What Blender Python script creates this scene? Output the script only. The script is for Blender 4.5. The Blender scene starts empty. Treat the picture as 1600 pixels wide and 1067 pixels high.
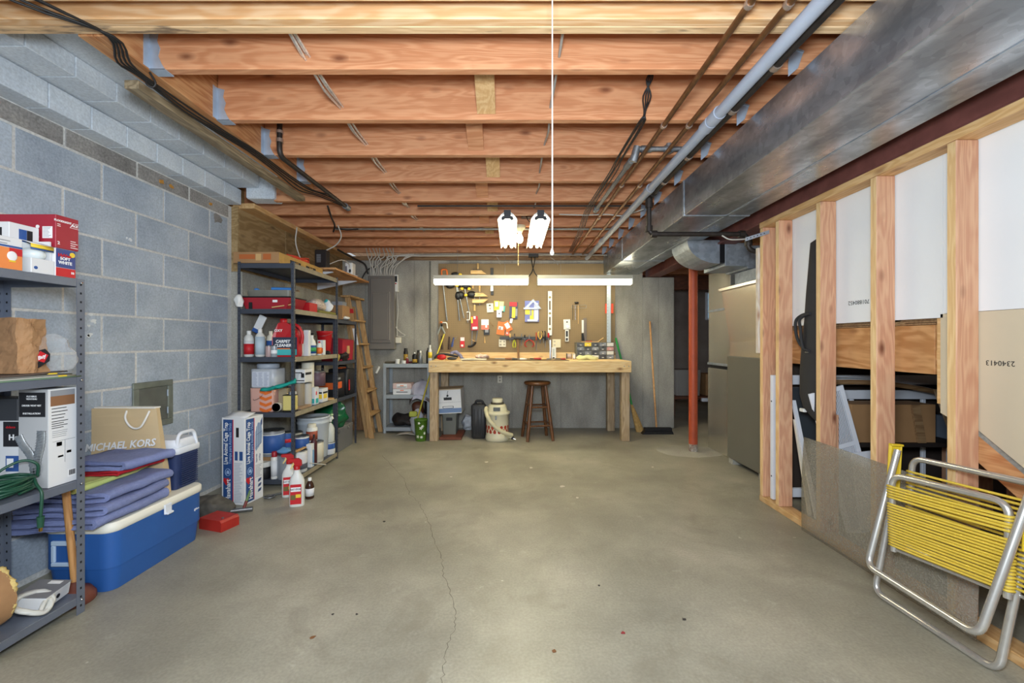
import bpy, bmesh, math, random
from mathutils import Vector, Matrix, noise
random.seed(7)
S = bpy.context.scene
COL = S.collection
F, HZ = 667.0, 1.1            # focal length in photo pixels, camera height in metres
cam = bpy.data.cameras.new('camera'); cam.sensor_width = 36; cam.lens = 36*F/1600
cam.clip_start = .02
co = bpy.data.objects.new('camera', cam); COL.objects.link(co)
co.location = (0, 0, HZ); co.rotation_euler = (math.pi/2, 0, 0); S.camera = co
S.view_settings.view_transform = 'Standard'; S.view_settings.look = 'None'
S.view_settings.gamma = 1; S.view_settings.use_curve_mapping = False
S.view_settings.exposure = EXPOSURE = 0.25
S.cycles.use_denoising = True
W = bpy.data.worlds.new('world'); S.world = W; W.use_nodes = True
W.node_tree.nodes['Background'].inputs[0].default_value = (.86, .93, 1, 1)
W.node_tree.nodes['Background'].inputs[1].default_value = .5
def lamp(name, kind, loc, power, col=(1, 1, 1), size=.3, size_y=None, rot=(0, 0, 0), parent=None):
    l = bpy.data.lights.new(name, kind); l.energy = power; l.color = col
    if kind == 'AREA':
        l.size = size
        if size_y: l.shape = 'RECTANGLE'; l.size_y = size_y
    elif kind == 'POINT': l.shadow_soft_size = size
    o = bpy.data.objects.new(name, l); COL.objects.link(o); o.location = loc; o.rotation_euler = rot
    if parent: o.parent = parent
    return o
# the photographer's bounced flash just over the camera, and an added wide fill light, out of view behind it
lamp('flash_light', 'AREA', (0, .04, 1.36), 56, (.80, .9, 1), .34, .26, (math.radians(87), 0, 0))
lamp('rear_fill_light', 'AREA', (0, -1.1, 2.0), 46, (.86, .93, 1), 3.4, .7, (math.radians(46), 0, 0))

# ------------------------------------------------------------------ helpers
def at(x, y, d): return Vector(((x-800)/F*d, d, HZ-(y-533.5)/F*d))   # photo pixel at a depth -> world
def px(x, d): return (x-800)/F*d
def pz(y, d): return HZ-(y-533.5)/F*d
def V(*a): return Vector(a)
def lin(h):
    if isinstance(h, str):
        h = h.lstrip('#'); c = [int(h[i:i+2], 16)/255 for i in (0, 2, 4)]
        return tuple(x/12.92 if x <= .04045 else ((x+.055)/1.055)**2.4 for x in c)+(1,)
    return tuple(h)+(1,)
MATS = {}
def nodes(name):
    m = bpy.data.materials.new(name); m.use_nodes = True
    nt = m.node_tree; b = nt.nodes['Principled BSDF']
    return m, nt, b, nt.nodes.new, nt.links.new
def mat(name, col='808080', rough=.6, metal=0, nz=0, ns=15, bump=0, bs=150, emit=0, trans=0, ior=1.45, col2=None, alpha=1, stretch=None, coat=0):
    if name in MATS: return MATS[name]
    m, nt, b, N, L = nodes(name)
    c = lin(col); b.inputs['Base Color'].default_value = c
    b.inputs['Roughness'].default_value = rough; b.inputs['Metallic'].default_value = metal
    b.inputs['IOR'].default_value = ior
    if coat: b.inputs['Coat Weight'].default_value = coat
    if alpha < 1: b.inputs['Alpha'].default_value = alpha
    if trans: b.inputs['Transmission Weight'].default_value = trans
    if emit:
        b.inputs['Emission Color'].default_value = c; b.inputs['Emission Strength'].default_value = emit
    if nz or bump:
        tc = N('ShaderNodeTexCoord'); src = tc.outputs['Object']
        if stretch:
            mp = N('ShaderNodeMapping'); mp.inputs['Scale'].default_value = stretch
            L(src, mp.inputs[0]); src = mp.outputs[0]
    if nz:
        t = N('ShaderNodeTexNoise'); t.inputs['Scale'].default_value = ns; t.inputs['Detail'].default_value = 5
        L(src, t.inputs['Vector'])
        r = N('ShaderNodeValToRGB'); r.color_ramp.elements[0].position = .3; r.color_ramp.elements[1].position = .7
        k = lin(col2) if col2 else tuple(max(0, v*(1-nz)) for v in c[:3])+(1,)
        r.color_ramp.elements[0].color = k
        r.color_ramp.elements[1].color = c if col2 else tuple(min(1, v*(1+nz*.5)) for v in c[:3])+(1,)
        L(t.outputs['Fac'], r.inputs[0]); L(r.outputs[0], b.inputs['Base Color'])
    if bump:
        t = N('ShaderNodeTexNoise'); t.inputs['Scale'].default_value = bs; t.inputs['Detail'].default_value = 4
        L(src, t.inputs['Vector'])
        bp = N('ShaderNodeBump'); bp.inputs['Strength'].default_value = bump; bp.inputs['Distance'].default_value = .003
        L(t.outputs['Fac'], bp.inputs['Height']); L(bp.outputs[0], b.inputs['Normal'])
    MATS[name] = m; return m
def wood(name, light, mid, dark, axis=0, rough=.62, knots=.5, across=14, vary=.12, grime=0, gate=.2):
    """sawn softwood: long grain along one axis, growth rings, dark knots; a random shift per object"""
    if name in MATS: return MATS[name]
    m, nt, b, N, L = nodes(name)
    tc = N('ShaderNodeTexCoord'); oi = N('ShaderNodeObjectInfo')
    off = N('ShaderNodeVectorMath'); off.operation = 'MULTIPLY_ADD'
    cx = N('ShaderNodeCombineXYZ')
    for i in range(3): L(oi.outputs['Random'], cx.inputs[i])
    L(cx.outputs[0], off.inputs[0]); off.inputs[1].default_value = (13.1, 27.7, 19.3); L(tc.outputs['Object'], off.inputs[2])
    def mapped(along, acr):
        mp = N('ShaderNodeMapping'); s = [acr]*3; s[axis] = along; mp.inputs['Scale'].default_value = s
        L(off.outputs[0], mp.inputs[0]); return mp.outputs[0]
    n1 = N('ShaderNodeTexNoise'); n1.inputs['Scale'].default_value = 1; n1.inputs['Detail'].default_value = 5
    n1.inputs['Distortion'].default_value = .8; L(mapped(.55, across*.5), n1.inputs['Vector'])
    n2 = N('ShaderNodeTexNoise'); n2.inputs['Scale'].default_value = 1; n2.inputs['Detail'].default_value = 3
    L(mapped(3.5, across*11), n2.inputs['Vector'])
    kv = N('ShaderNodeTexVoronoi'); kv.inputs['Scale'].default_value = 1; kv.inputs['Randomness'].default_value = 1
    L(mapped(5, 11), kv.inputs['Vector'])
    ks = N('ShaderNodeSeparateColor'); L(kv.outputs['Color'], ks.inputs[0]); kg = N('ShaderNodeMath'); kg.operation = 'GREATER_THAN'; L(ks.outputs[0], kg.inputs[0]); kg.inputs[1].default_value = gate
    wv = N('ShaderNodeMath'); wv.operation = 'SINE'
    mm = N('ShaderNodeMath'); mm.operation = 'MULTIPLY'; L(n1.outputs['Fac'], mm.inputs[0]); mm.inputs[1].default_value = 84
    ka = N('ShaderNodeMath'); ka.operation = 'MULTIPLY_ADD'; L(kv.outputs['Distance'], ka.inputs[0]); ka.inputs[1].default_value = 9; L(mm.outputs[0], ka.inputs[2])
    L(ka.outputs[0], wv.inputs[0])
    rg = N('ShaderNodeMapRange'); L(wv.outputs[0], rg.inputs['Value']); rg.inputs['From Min'].default_value = -1
    ramp = N('ShaderNodeValToRGB'); e = ramp.color_ramp.elements
    e[0].position = .1; e[0].color = tuple(a*.88+b*.12 for a, b in zip(lin(mid), lin(dark))); e[1].position = .74; e[1].color = lin(light); k_ = e.new(.38); k_.color = lin(mid)
    mixf = N('ShaderNodeMath'); mixf.operation = 'MULTIPLY_ADD'; L(n2.outputs['Fac'], mixf.inputs[0]); mixf.inputs[1].default_value = .7
    sc = N('ShaderNodeMath'); sc.operation = 'MULTIPLY'; L(rg.outputs[0], sc.inputs[0]); sc.inputs[1].default_value = .34
    L(sc.outputs[0], mixf.inputs[2]); L(mixf.outputs[0], ramp.inputs[0])
    kr = N('ShaderNodeMapRange'); L(kv.outputs['Distance'], kr.inputs['Value'])
    kr.inputs['From Min'].default_value = .05; kr.inputs['From Max'].default_value = .23
    kr.inputs['To Min'].default_value = min(1, knots*1.5); kr.inputs['To Max'].default_value = 0
    kx = N('ShaderNodeMath'); kx.operation = 'MULTIPLY'; L(kr.outputs[0], kx.inputs[0]); L(kg.outputs[0], kx.inputs[1])
    mx = N('ShaderNodeMix'); mx.data_type = 'RGBA'; L(kx.outputs[0], mx.inputs['Factor']); L(ramp.outputs[0], mx.inputs['A']); mx.inputs['B'].default_value = lin(dark)
    last = mx.outputs['Result']
    if grime:
        g = N('ShaderNodeTexNoise'); g.inputs['Scale'].default_value = 1; g.inputs['Detail'].default_value = 8; L(mapped(7, 40), g.inputs['Vector'])
        gr = N('ShaderNodeMapRange'); L(g.outputs['Fac'], gr.inputs['Value']); gr.inputs['From Min'].default_value = .56; gr.inputs['From Max'].default_value = .68; gr.inputs['To Max'].default_value = grime
        g2 = N('ShaderNodeMix'); g2.data_type = 'RGBA'; L(gr.outputs[0], g2.inputs['Factor']); L(last, g2.inputs['A']); g2.inputs['B'].default_value = lin('3a3030'); last = g2.outputs['Result']
    hv = N('ShaderNodeHueSaturation'); vr = N('ShaderNodeMapRange'); L(oi.outputs['Random'], vr.inputs['Value'])
    vr.inputs['To Min'].default_value = 1-vary; vr.inputs['To Max'].default_value = 1+vary
    L(vr.outputs[0], hv.inputs['Value']); L(last, hv.inputs['Color']); L(hv.outputs[0], b.inputs['Base Color'])
    b.inputs['Roughness'].default_value = rough
    bp = N('ShaderNodeBump'); bp.inputs['Strength'].default_value = .12; bp.inputs['Distance'].default_value = .002
    L(n2.outputs['Fac'], bp.inputs['Height']); L(bp.outputs[0], b.inputs['Normal'])
    MATS[name] = m; return m
def concrete(name, cols, scale=1., fine=.35, rough=.85, streak=False, vary=0, bump=.25, pits=0, lines=0, blotch=0):
    if name in MATS: return MATS[name]
    m, nt, b, N, L = nodes(name)
    tc = N('ShaderNodeTexCoord'); oi = N('ShaderNodeObjectInfo'); src = tc.outputs['Object']
    if vary:
        cx = N('ShaderNodeVectorMath'); cx.operation = 'MULTIPLY_ADD'
        c3 = N('ShaderNodeCombineXYZ'); [L(oi.outputs['Random'], c3.inputs[i]) for i in range(3)]
        L(c3.outputs[0], cx.inputs[0]); cx.inputs[1].default_value = (31, 17, 23); L(src, cx.inputs[2]); src = cx.outputs[0]
    big = N('ShaderNodeTexNoise'); big.inputs['Scale'].default_value = 1.3*scale; big.inputs['Detail'].default_value = 7; big.inputs['Roughness'].default_value = .6
    if streak:
        mp = N('ShaderNodeMapping'); mp.inputs['Scale'].default_value = (2.2, 2.2, .8); L(src, mp.inputs[0]); L(mp.outputs[0], big.inputs['Vector'])
    else: L(src, big.inputs['Vector'])
    fn = N('ShaderNodeTexNoise'); fn.inputs['Scale'].default_value = 95; fn.inputs['Detail'].default_value = 6; L(src, fn.inputs['Vector'])
    r = N('ShaderNodeValToRGB'); e = r.color_ramp.elements
    e[0].position = .33; e[0].color = lin(cols[0]); e[1].position = .68; e[1].color = lin(cols[-1])
    if len(cols) > 2: k = e.new(.5); k.color = lin(cols[1])
    L(big.outputs['Fac'], r.inputs[0])
    fr = N('ShaderNodeMapRange'); L(fn.outputs['Fac'], fr.inputs['Value']); fr.inputs['From Min'].default_value = .3; fr.inputs['From Max'].default_value = .7
    fr.inputs['To Min'].default_value = 1-fine; fr.inputs['To Max'].default_value = 1+fine*.6
    last = fr.outputs[0]
    if vary:
        vr = N('ShaderNodeMapRange'); L(oi.outputs['Random'], vr.inputs['Value']); vr.inputs['To Min'].default_value = 1-vary; vr.inputs['To Max'].default_value = 1+vary
        mu = N('ShaderNodeMath'); mu.operation = 'MULTIPLY'; L(last, mu.inputs[0]); L(vr.outputs[0], mu.inputs[1]); last = mu.outputs[0]
    if lines:     # form-board lines left in poured concrete
        sx = N('ShaderNodeSeparateXYZ'); L(tc.outputs['Object'], sx.inputs[0])
        md = N('ShaderNodeMath'); md.operation = 'PINGPONG'; L(sx.outputs[0], md.inputs[0]); md.inputs[1].default_value = lines
        lr = N('ShaderNodeMapRange'); L(md.outputs[0], lr.inputs['Value']); lr.inputs['From Max'].default_value = .012; lr.inputs['To Min'].default_value = .8
        m2 = N('ShaderNodeMath'); m2.operation = 'MULTIPLY'; L(last, m2.inputs[0]); L(lr.outputs[0], m2.inputs[1]); last = m2.outputs[0]
    hv = N('ShaderNodeHueSaturation'); L(last, hv.inputs['Value']); L(r.outputs[0], hv.inputs['Color'])
    col = hv.outputs[0]
    if blotch:    # trowel swirls, damp stains and drips soaked into the slab
        bn = N('ShaderNodeTexNoise'); bn.inputs['Scale'].default_value = 2.3; bn.inputs['Detail'].default_value = 9; bn.inputs['Roughness'].default_value = .7; bn.inputs['Distortion'].default_value = 1.2; L(src, bn.inputs['Vector'])
        br = N('ShaderNodeMapRange'); L(bn.outputs['Fac'], br.inputs['Value']); br.inputs['From Min'].default_value = .52; br.inputs['From Max'].default_value = .75; br.inputs['To Max'].default_value = .7
        b2 = N('ShaderNodeMix'); b2.data_type = 'RGBA'; L(br.outputs[0], b2.inputs['Factor']); L(col, b2.inputs['A']); b2.inputs['B'].default_value = lin('7a7464'); col = b2.outputs['Result']
        sn = N('ShaderNodeTexNoise'); sn.inputs['Scale'].default_value = 7; sn.inputs['Detail'].default_value = 8; sn.inputs['Roughness'].default_value = .75; L(src, sn.inputs['Vector'])
        s2 = N('ShaderNodeMapRange'); L(sn.outputs['Fac'], s2.inputs['Value']); s2.inputs['From Min'].default_value = .6; s2.inputs['From Max'].default_value = .7; s2.inputs['To Max'].default_value = .4
        b3 = N('ShaderNodeMix'); b3.data_type = 'RGBA'; L(s2.outputs[0], b3.inputs['Factor']); L(col, b3.inputs['A']); b3.inputs['B'].default_value = lin('c2bdb0'); col = b3.outputs['Result']
    if pits:
        sp = N('ShaderNodeTexNoise'); sp.inputs['Scale'].default_value = 16; sp.inputs['Detail'].default_value = 3; L(src, sp.inputs['Vector'])
        sr = N('ShaderNodeMapRange'); L(sp.outputs['Fac'], sr.inputs['Value']); sr.inputs['From Min'].default_value = .745; sr.inputs['From Max'].default_value = .765
        sr.inputs['To Max'].default_value = pits
        mx = N('ShaderNodeMix'); mx.data_type = 'RGBA'; L(sr.outputs[0], mx.inputs['Factor']); L(col, mx.inputs['A']); mx.inputs['B'].default_value = lin('d8d4c6'); col = mx.outputs['Result']
    L(col, b.inputs['Base Color']); b.inputs['Roughness'].default_value = rough
    bp = N('ShaderNodeBump'); bp.inputs['Strength'].default_value = bump; bp.inputs['Distance'].default_value = .003
    L(fn.outputs['Fac'], bp.inputs['Height']); L(bp.outputs[0], b.inputs['Normal'])
    MATS[name] = m; return m
def galv(name, c0, c1, rough=.32, metal=.9, scale=34, smear=.5, sp_=1):
    """galvanised sheet: zinc spangle, smeared dull patches"""
    if name in MATS: return MATS[name]
    m, nt, b, N, L = nodes(name)
    tc = N('ShaderNodeTexCoord')
    v = N('ShaderNodeTexVoronoi'); v.inputs['Scale'].default_value = scale; L(tc.outputs['Object'], v.inputs['Vector'])
    n = N('ShaderNodeTexNoise'); n.inputs['Scale'].default_value = 2.6; n.inputs['Detail'].default_value = 6
    mp = N('ShaderNodeMapping'); mp.inputs['Scale'].default_value = (1.6, .6, 2.); L(tc.outputs['Object'], mp.inputs[0]); L(mp.outputs[0], n.inputs['Vector'])
    r = N('ShaderNodeValToRGB'); e = r.color_ramp.elements; e[0].position = .38; e[0].color = lin(c0); e[1].position = .62; e[1].color = lin(c1)
    L(n.outputs['Fac'], r.inputs[0])
    hv = N('ShaderNodeHueSaturation'); sr = N('ShaderNodeMapRange'); sp = N('ShaderNodeSeparateColor')
    L(v.outputs['Color'], sp.inputs[0]); L(sp.outputs[0], sr.inputs['Value']); sr.inputs['To Min'].default_value = 1-.14*sp_; sr.inputs['To Max'].default_value = 1+.12*sp_
    L(sr.outputs[0], hv.inputs['Value']); L(r.outputs[0], hv.inputs['Color']); L(hv.outputs[0], b.inputs['Base Color'])
    rr = N('ShaderNodeMapRange'); L(n.outputs['Fac'], rr.inputs['Value']); rr.inputs['From Min'].default_value = .35; rr.inputs['From Max'].default_value = .65
    rr.inputs['To Min'].default_value = rough+smear*.35; rr.inputs['To Max'].default_value = rough
    L(rr.outputs[0], b.inputs['Roughness']); b.inputs['Metallic'].default_value = metal
    bp = N('ShaderNodeBump'); bp.inputs['Strength'].default_value = .06; bp.inputs['Distance'].default_value = .004
    n3 = N('ShaderNodeTexNoise'); n3.inputs['Scale'].default_value = 9; L(tc.outputs['Object'], n3.inputs['Vector'])
    L(n3.outputs['Fac'], bp.inputs['Height']); L(bp.outputs[0], b.inputs['Normal'])
    MATS[name] = m; return m

class MB:
    """collects shapes; build() links them as ONE mesh object"""
    def __init__(s, m=None): s.v = []; s.f = []; s.fm = []; s.fs = []; s.mats = []; s.T = None; s.mat(m) if m else None
    def mat(s, m):
        if m not in s.mats: s.mats.append(m)
        s.c = s.mats.index(m); return s
    def add(s, vs, fs, sm=False):
        o = len(s.v)
        s.v += [tuple(s.T @ Vector(p)) if s.T else tuple(p) for p in vs]
        for f in fs: s.f.append([i+o for i in f]); s.fm.append(s.c); s.fs.append(sm)
        return s
    def box(s, x0, x1, y0, y1, z0, z1, b=0):
        if x0 > x1: x0, x1 = x1, x0
        if y0 > y1: y0, y1 = y1, y0
        if z0 > z1: z0, z1 = z1, z0
        b = min(b, (x1-x0)*.45, (y1-y0)*.45, (z1-z0)*.45)
        if b <= 0:
            v = [(x, y, z) for x in (x0, x1) for y in (y0, y1) for z in (z0, z1)]
            return s.add(v, [(0, 1, 3, 2), (4, 6, 7, 5), (0, 4, 5, 1), (2, 3, 7, 6), (0, 2, 6, 4), (1, 5, 7, 3)])
        vs, ix = [], {}
        X, Y, Z = (x0, x1), (y0, y1), (z0, z1)
        for i in (0, 1):
            for j in (0, 1):
                for k in (0, 1):
                    sx, sy, sz = b*(1-2*i), b*(1-2*j), b*(1-2*k)
                    for a, p in (('x', (X[i], Y[j]+sy, Z[k]+sz)), ('y', (X[i]+sx, Y[j], Z[k]+sz)), ('z', (X[i]+sx, Y[j]+sy, Z[k]))):
                        ix[i, j, k, a] = len(vs); vs.append(p)
        q = lambda *t: tuple(ix[k] for k in t)
        fs = []
        for i in (0, 1):
            fs.append(q((i, 0, 0, 'x'), (i, 1, 0, 'x'), (i, 1, 1, 'x'), (i, 0, 1, 'x')))
            fs.append(q((0, i, 0, 'y'), (1, i, 0, 'y'), (1, i, 1, 'y'), (0, i, 1, 'y')))
            fs.append(q((0, 0, i, 'z'), (1, 0, i, 'z'), (1, 1, i, 'z'), (0, 1, i, 'z')))
            for j in (0, 1):
                fs.append(q((i, j, 0, 'x'), (i, j, 1, 'x'), (i, j, 1, 'y'), (i, j, 0, 'y')))
                fs.append(q((i, 0, j, 'x'), (i, 1, j, 'x'), (i, 1, j, 'z'), (i, 0, j, 'z')))
                fs.append(q((0, i, j, 'y'), (1, i, j, 'y'), (1, i, j, 'z'), (0, i, j, 'z')))
                for k in (0, 1): fs.append(q((i, j, k, 'x'), (i, j, k, 'y'), (i, j, k, 'z')))
        return s.add(vs, fs)
    def loft(s, rings, cap=True, sm=True, closed=True):
        n = len(rings[0]); vs = [p for r in rings for p in r]; fs = []
        for a in range(len(rings)-1):
            for i in range(n if closed else n-1):
                j = (i+1) % n; fs.append((a*n+i, a*n+j, (a+1)*n+j, (a+1)*n+i))
        s.add(vs, fs, sm)
        if cap and closed:
            s.add(rings[0], [tuple(range(n))[::-1]]); s.add(rings[-1], [tuple(range(n))])
        return s
    def tube(s, pts, r, n=8, closed=False, cap=True):
        P = [Vector(p) for p in pts]; rs = r if isinstance(r, (list, tuple)) else [r]*len(P)
        rings = []; up = None
        for i, p in enumerate(P):
            a = P[i-1] if (i or closed) else p; c = P[(i+1) % len(P)] if (i < len(P)-1 or closed) else p
            t = (c-a).normalized() if (c-a).length > 1e-9 else Vector((0, 0, 1))
            if up is None:
                up = Vector((0, 0, 1)) if abs(t.z) < .9 else Vector((0, 1, 0))
            x = t.cross(up)
            x = x.normalized() if x.length > 1e-6 else t.orthogonal().normalized()
            up = x.cross(t).normalized()
            rings.append([p+(x*math.cos(k*math.tau/n)+up*math.sin(k*math.tau/n))*rs[i] for k in range(n)])
        if closed: rings.append(rings[0]); return s.loft(rings, False)
        return s.loft(rings, cap)
    def cyl(s, a, b, r, r2=None, n=14): return s.tube([a, b], [r, r if r2 is None else r2], n)
    def lathe(s, prof, c=(0, 0, 0), n=20, sx=1, sy=1, sm=True):
        rings = [[(c[0]+r*sx*math.cos(k*math.tau/n), c[1]+r*sy*math.sin(k*math.tau/n), c[2]+z) for k in range(n)] for r, z in prof]
        return s.loft(rings, True, sm)
    def prism(s, poly, ax, a0, a1, sm=False):
        """poly in the plane across ax ('x': (y,z), 'y': (x,z), 'z': (x,y)), pushed from a0 to a1"""
        def p(u, v, a): return (a, u, v) if ax == 'x' else (u, a, v) if ax == 'y' else (u, v, a)
        n = len(poly); vs = [p(u, v, a0) for u, v in poly]+[p(u, v, a1) for u, v in poly]
        s.add(vs, [(i, (i+1) % n, n+(i+1) % n, n+i) for i in range(n)], sm)
        s.add(vs[:n], [tuple(range(n))]); s.add(vs[n:], [tuple(range(n))[::-1]]); return s
    def slab(s, x0, x1, y0, y1, z0, z1, r, seg=4, taper=0, bz=0):
        """upright block with rounded corners; taper shrinks the foot; bz rounds top and bottom"""
        rings = []; R = min(r, (x1-x0)*.49, (y1-y0)*.49)
        lv = [(z0, -bz-taper), (z0+bz, -taper), (z1-bz, 0), (z1, -bz)] if bz else [(z0, -taper), (z1, 0)]
        for z, g in lv:
            ring = []
            for qx, qy, a0 in ((x1-R, y1-R, 0), (x0+R, y1-R, 1), (x0+R, y0+R, 2), (x1-R, y0+R, 3)):
                for k in range(seg+1):
                    a = (a0+k/seg)*math.pi/2; ring.append((qx+(R+g)*math.cos(a), qy+(R+g)*math.sin(a), z))
            rings.append(ring)
        return s.loft(rings, True, True)
    def ell(s, c, rx, ry, rz, nu=14, nv=9):
        pr = [(max(1e-4, math.sin(math.pi*i/nv)), -math.cos(math.pi*i/nv)*rz) for i in range(nv+1)]
        return s.lathe([(q*rx, z) for q, z in pr], c, nu, 1, ry/rx)
    def grid(s, fn, nu, nv, th=0):
        """sheet through fn(u,v), u and v from 0 to 1; th gives it a thickness along its normal"""
        P = [[Vector(fn(i/nu, j/nv)) for j in range(nv+1)] for i in range(nu+1)]
        vs = [p for r in P for p in r]; m = nv+1
        fs = [(i*m+j, (i+1)*m+j, (i+1)*m+j+1, i*m+j+1) for i in range(nu) for j in range(nv)]
        if not th: return s.add(vs, fs, True)
        nr = []
        for i in range(nu+1):
            for j in range(nv+1):
                a = P[min(i+1, nu)][j]-P[max(i-1, 0)][j]; b = P[i][min(j+1, nv)]-P[i][max(j-1, 0)]
                c = a.cross(b); nr.append(c.normalized() if c.length > 1e-12 else Vector((0, 0, 1)))
        k = len(vs); v2 = [p-q*th for p, q in zip(vs, nr)]
        fs2 = [tuple(x+k for x in f[::-1]) for f in fs]
        rim = [i*m for i in range(nu+1)]+[nu*m+j for j in range(1, nv+1)]+[i*m+nv for i in range(nu-1, -1, -1)]+[j for j in range(nv-1, 0, -1)]
        sd = [(rim[i], rim[(i+1) % len(rim)], rim[(i+1) % len(rim)]+k, rim[i]+k) for i in range(len(rim))]
        return s.add(vs+v2, fs+fs2+sd, True)
    def face(s, fr, x0, x1, y0, y1, t=.0007, b=None):
        """thin printed panel on a face frame fr=(origin, right, up)"""
        o, r, u = fr; n = r.cross(u).normalized(); b = -.0002 if b is None else b
        vs = [o+r*x+u*y+n*z for z in (b, t) for x, y in ((x0, y0), (x1, y0), (x1, y1), (x0, y1))]
        return s.add(vs, [(0, 3, 2, 1), (4, 5, 6, 7), (0, 1, 5, 4), (1, 2, 6, 5), (2, 3, 7, 6), (3, 0, 4, 7)])
    def fpoly(s, fr, pts, t=.0012):
        o, r, u = fr; n = r.cross(u).normalized(); k = len(pts)
        vs = [o+r*x+u*y-n*.0002 for x, y in pts]+[o+r*x+u*y+n*t for x, y in pts]
        return s.add(vs, [tuple(range(k))[::-1], tuple(range(k, 2*k))]+[(i, (i+1) % k, k+(i+1) % k, k+i) for i in range(k)])
    def rumple(s, amp, sc, seed=0, axis=None):
        o = Vector((seed*7.3, seed*3.1, seed*5.7))
        for i, p in enumerate(s.v):
            q = noise.noise_vector(Vector(p)*sc+o)*amp
            if axis is not None: q = Vector([q[k] if k in axis else 0 for k in range(3)])
            s.v[i] = tuple(Vector(p)+q)
        return s
    def build(s, name, parent=None, label=None, at_=None, smooth_all=False):
        off = ORG.get(parent.name) if parent else None
        if off is None and at_ is not None: off = Vector(at_)
        vs = [tuple(Vector(p)-off) for p in s.v] if off is not None else s.v
        me = bpy.data.meshes.new(name); me.from_pydata(vs, [], s.f)
        for m in s.mats: me.materials.append(m)
        me.polygons.foreach_set('material_index', s.fm); me.polygons.foreach_set('use_smooth', s.fs)
        bm = bmesh.new(); bm.from_mesh(me); bmesh.ops.recalc_face_normals(bm, faces=bm.faces); bm.to_mesh(me); bm.free()
        o = bpy.data.objects.new(name, me); COL.objects.link(o)
        if parent: o.parent = parent
        if at_ is not None and not (parent and parent.name in ORG): o.location = at_
        if label: o['label'] = label
        return o
ORG = {}
def tag(o, label, cat, group=None):
    o['label'] = label; o['category'] = cat
    if group: o['group'] = group
    return o
def thing(name, label, cat, loc, rz=0, group=None, world=False):
    o = bpy.data.objects.new(name, None); COL.objects.link(o); o.empty_display_size = .05
    o.location = loc; o.rotation_euler = (0, 0, rz)
    if world: ORG[o.name] = Vector(loc)
    return tag(o, label, cat, group)
def solo(name, mb, label, cat, group=None):
    lo = [min(p[i] for p in mb.v) for i in range(3)]; hi = [max(p[i] for p in mb.v) for i in range(3)]
    return tag(mb.build(name, None, None, ((lo[0]+hi[0])/2, (lo[1]+hi[1])/2, lo[2])), label, cat, group)
def struct(name, mb):
    o = mb.build(name); o['kind'] = 'structure'; return o
def inst(me_obj, loc, parent=None, rot=None, name=None):
    o = me_obj.copy(); COL.objects.link(o); o.location = loc
    if rot: o.rotation_euler = rot
    if parent: o.parent = parent
    return o
TEXTS = []
def text(s, parent, fr, x, y, h, m, name='lettering', slant=0, ext=.0006, bold=0, align='CENTER', sx=1, off=.0008):
    """raised or printed words on a face frame; sizes in metres; turned into a mesh at the end"""
    TEXTS.append((s, parent, fr, x, y, h, m, name, slant, ext, bold, align, sx, off))
def make_texts():
    tmp = []
    for t in TEXTS:
        c = bpy.data.curves.new('lettering', 'FONT'); c.body = t[0]; c.size = t[5]*1.38; c.extrude = t[9]; c.offset = t[10]; c.shear = t[8]
        c.align_x = t[11]; c.align_y = 'CENTER'; c.resolution_u = 2; c.materials.append(t[6])
        o = bpy.data.objects.new('lettering', c); COL.objects.link(o); tmp.append(o)
    dg = bpy.context.evaluated_depsgraph_get()
    for o, t in zip(tmp, TEXTS):
        me = bpy.data.meshes.new_from_object(o.evaluated_get(dg))
        fo, r, u = t[2]; n = r.cross(u).normalized(); p = fo+r*t[3]+u*t[4]+n*t[13]
        off = ORG.get(t[1].name)
        if off is not None: p = p-off
        M = Matrix((r*t[12], u, n)).transposed().to_4x4(); M.translation = p
        me.transform(M); q = bpy.data.objects.new(t[7], me); COL.objects.link(q); q.parent = t[1]
    for o in tmp:
        c = o.data; bpy.data.objects.remove(o); bpy.data.curves.remove(c)
def fr(o, r, u): return (Vector(o), Vector(r).normalized(), Vector(u).normalized())
UX, UY, UZ = Vector((1, 0, 0)), Vector((0, 1, 0)), Vector((0, 0, 1))
def arc(c, r, a0, a1, n, plane='xz'):
    out = []
    for i in range(n+1):
        a = a0+(a1-a0)*i/n; u, v = r*math.cos(a), r*math.sin(a)
        out.append((c[0]+u, c[1], c[2]+v) if plane == 'xz' else (c[0]+u, c[1]+v, c[2]) if plane == 'xy' else (c[0], c[1]+u, c[2]+v))
    return out
def bend(pts, r, n=5):
    """polyline with rounded corners"""
    P = [Vector(p) for p in pts]; out = [P[0]]
    for i in range(1, len(P)-1):
        a, b, c = P[i-1], P[i], P[i+1]; k = min(r, (a-b).length*.48, (c-b).length*.48)
        p, q = b+(a-b).normalized()*k, b+(c-b).normalized()*k
        out += [p*(1-t)**2+b*2*t*(1-t)+q*t*t for t in [j/n for j in range(n+1)]]
    return out+[P[-1]]
def smooth(pts, n=4):
    """Catmull-Rom through the points"""
    P = [Vector(p) for p in pts]; P = [P[0]*2-P[1]]+P+[P[-1]*2-P[-2]]; out = []
    for i in range(1, len(P)-2):
        a, b, c, d = P[i-1:i+3]
        for j in range(n):
            t = j/n; out.append(.5*((2*b)+(c-a)*t+(2*a-5*b+4*c-d)*t*t+(3*b-a-3*c+d)*t**3))
    return out+[P[-2]]
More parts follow.
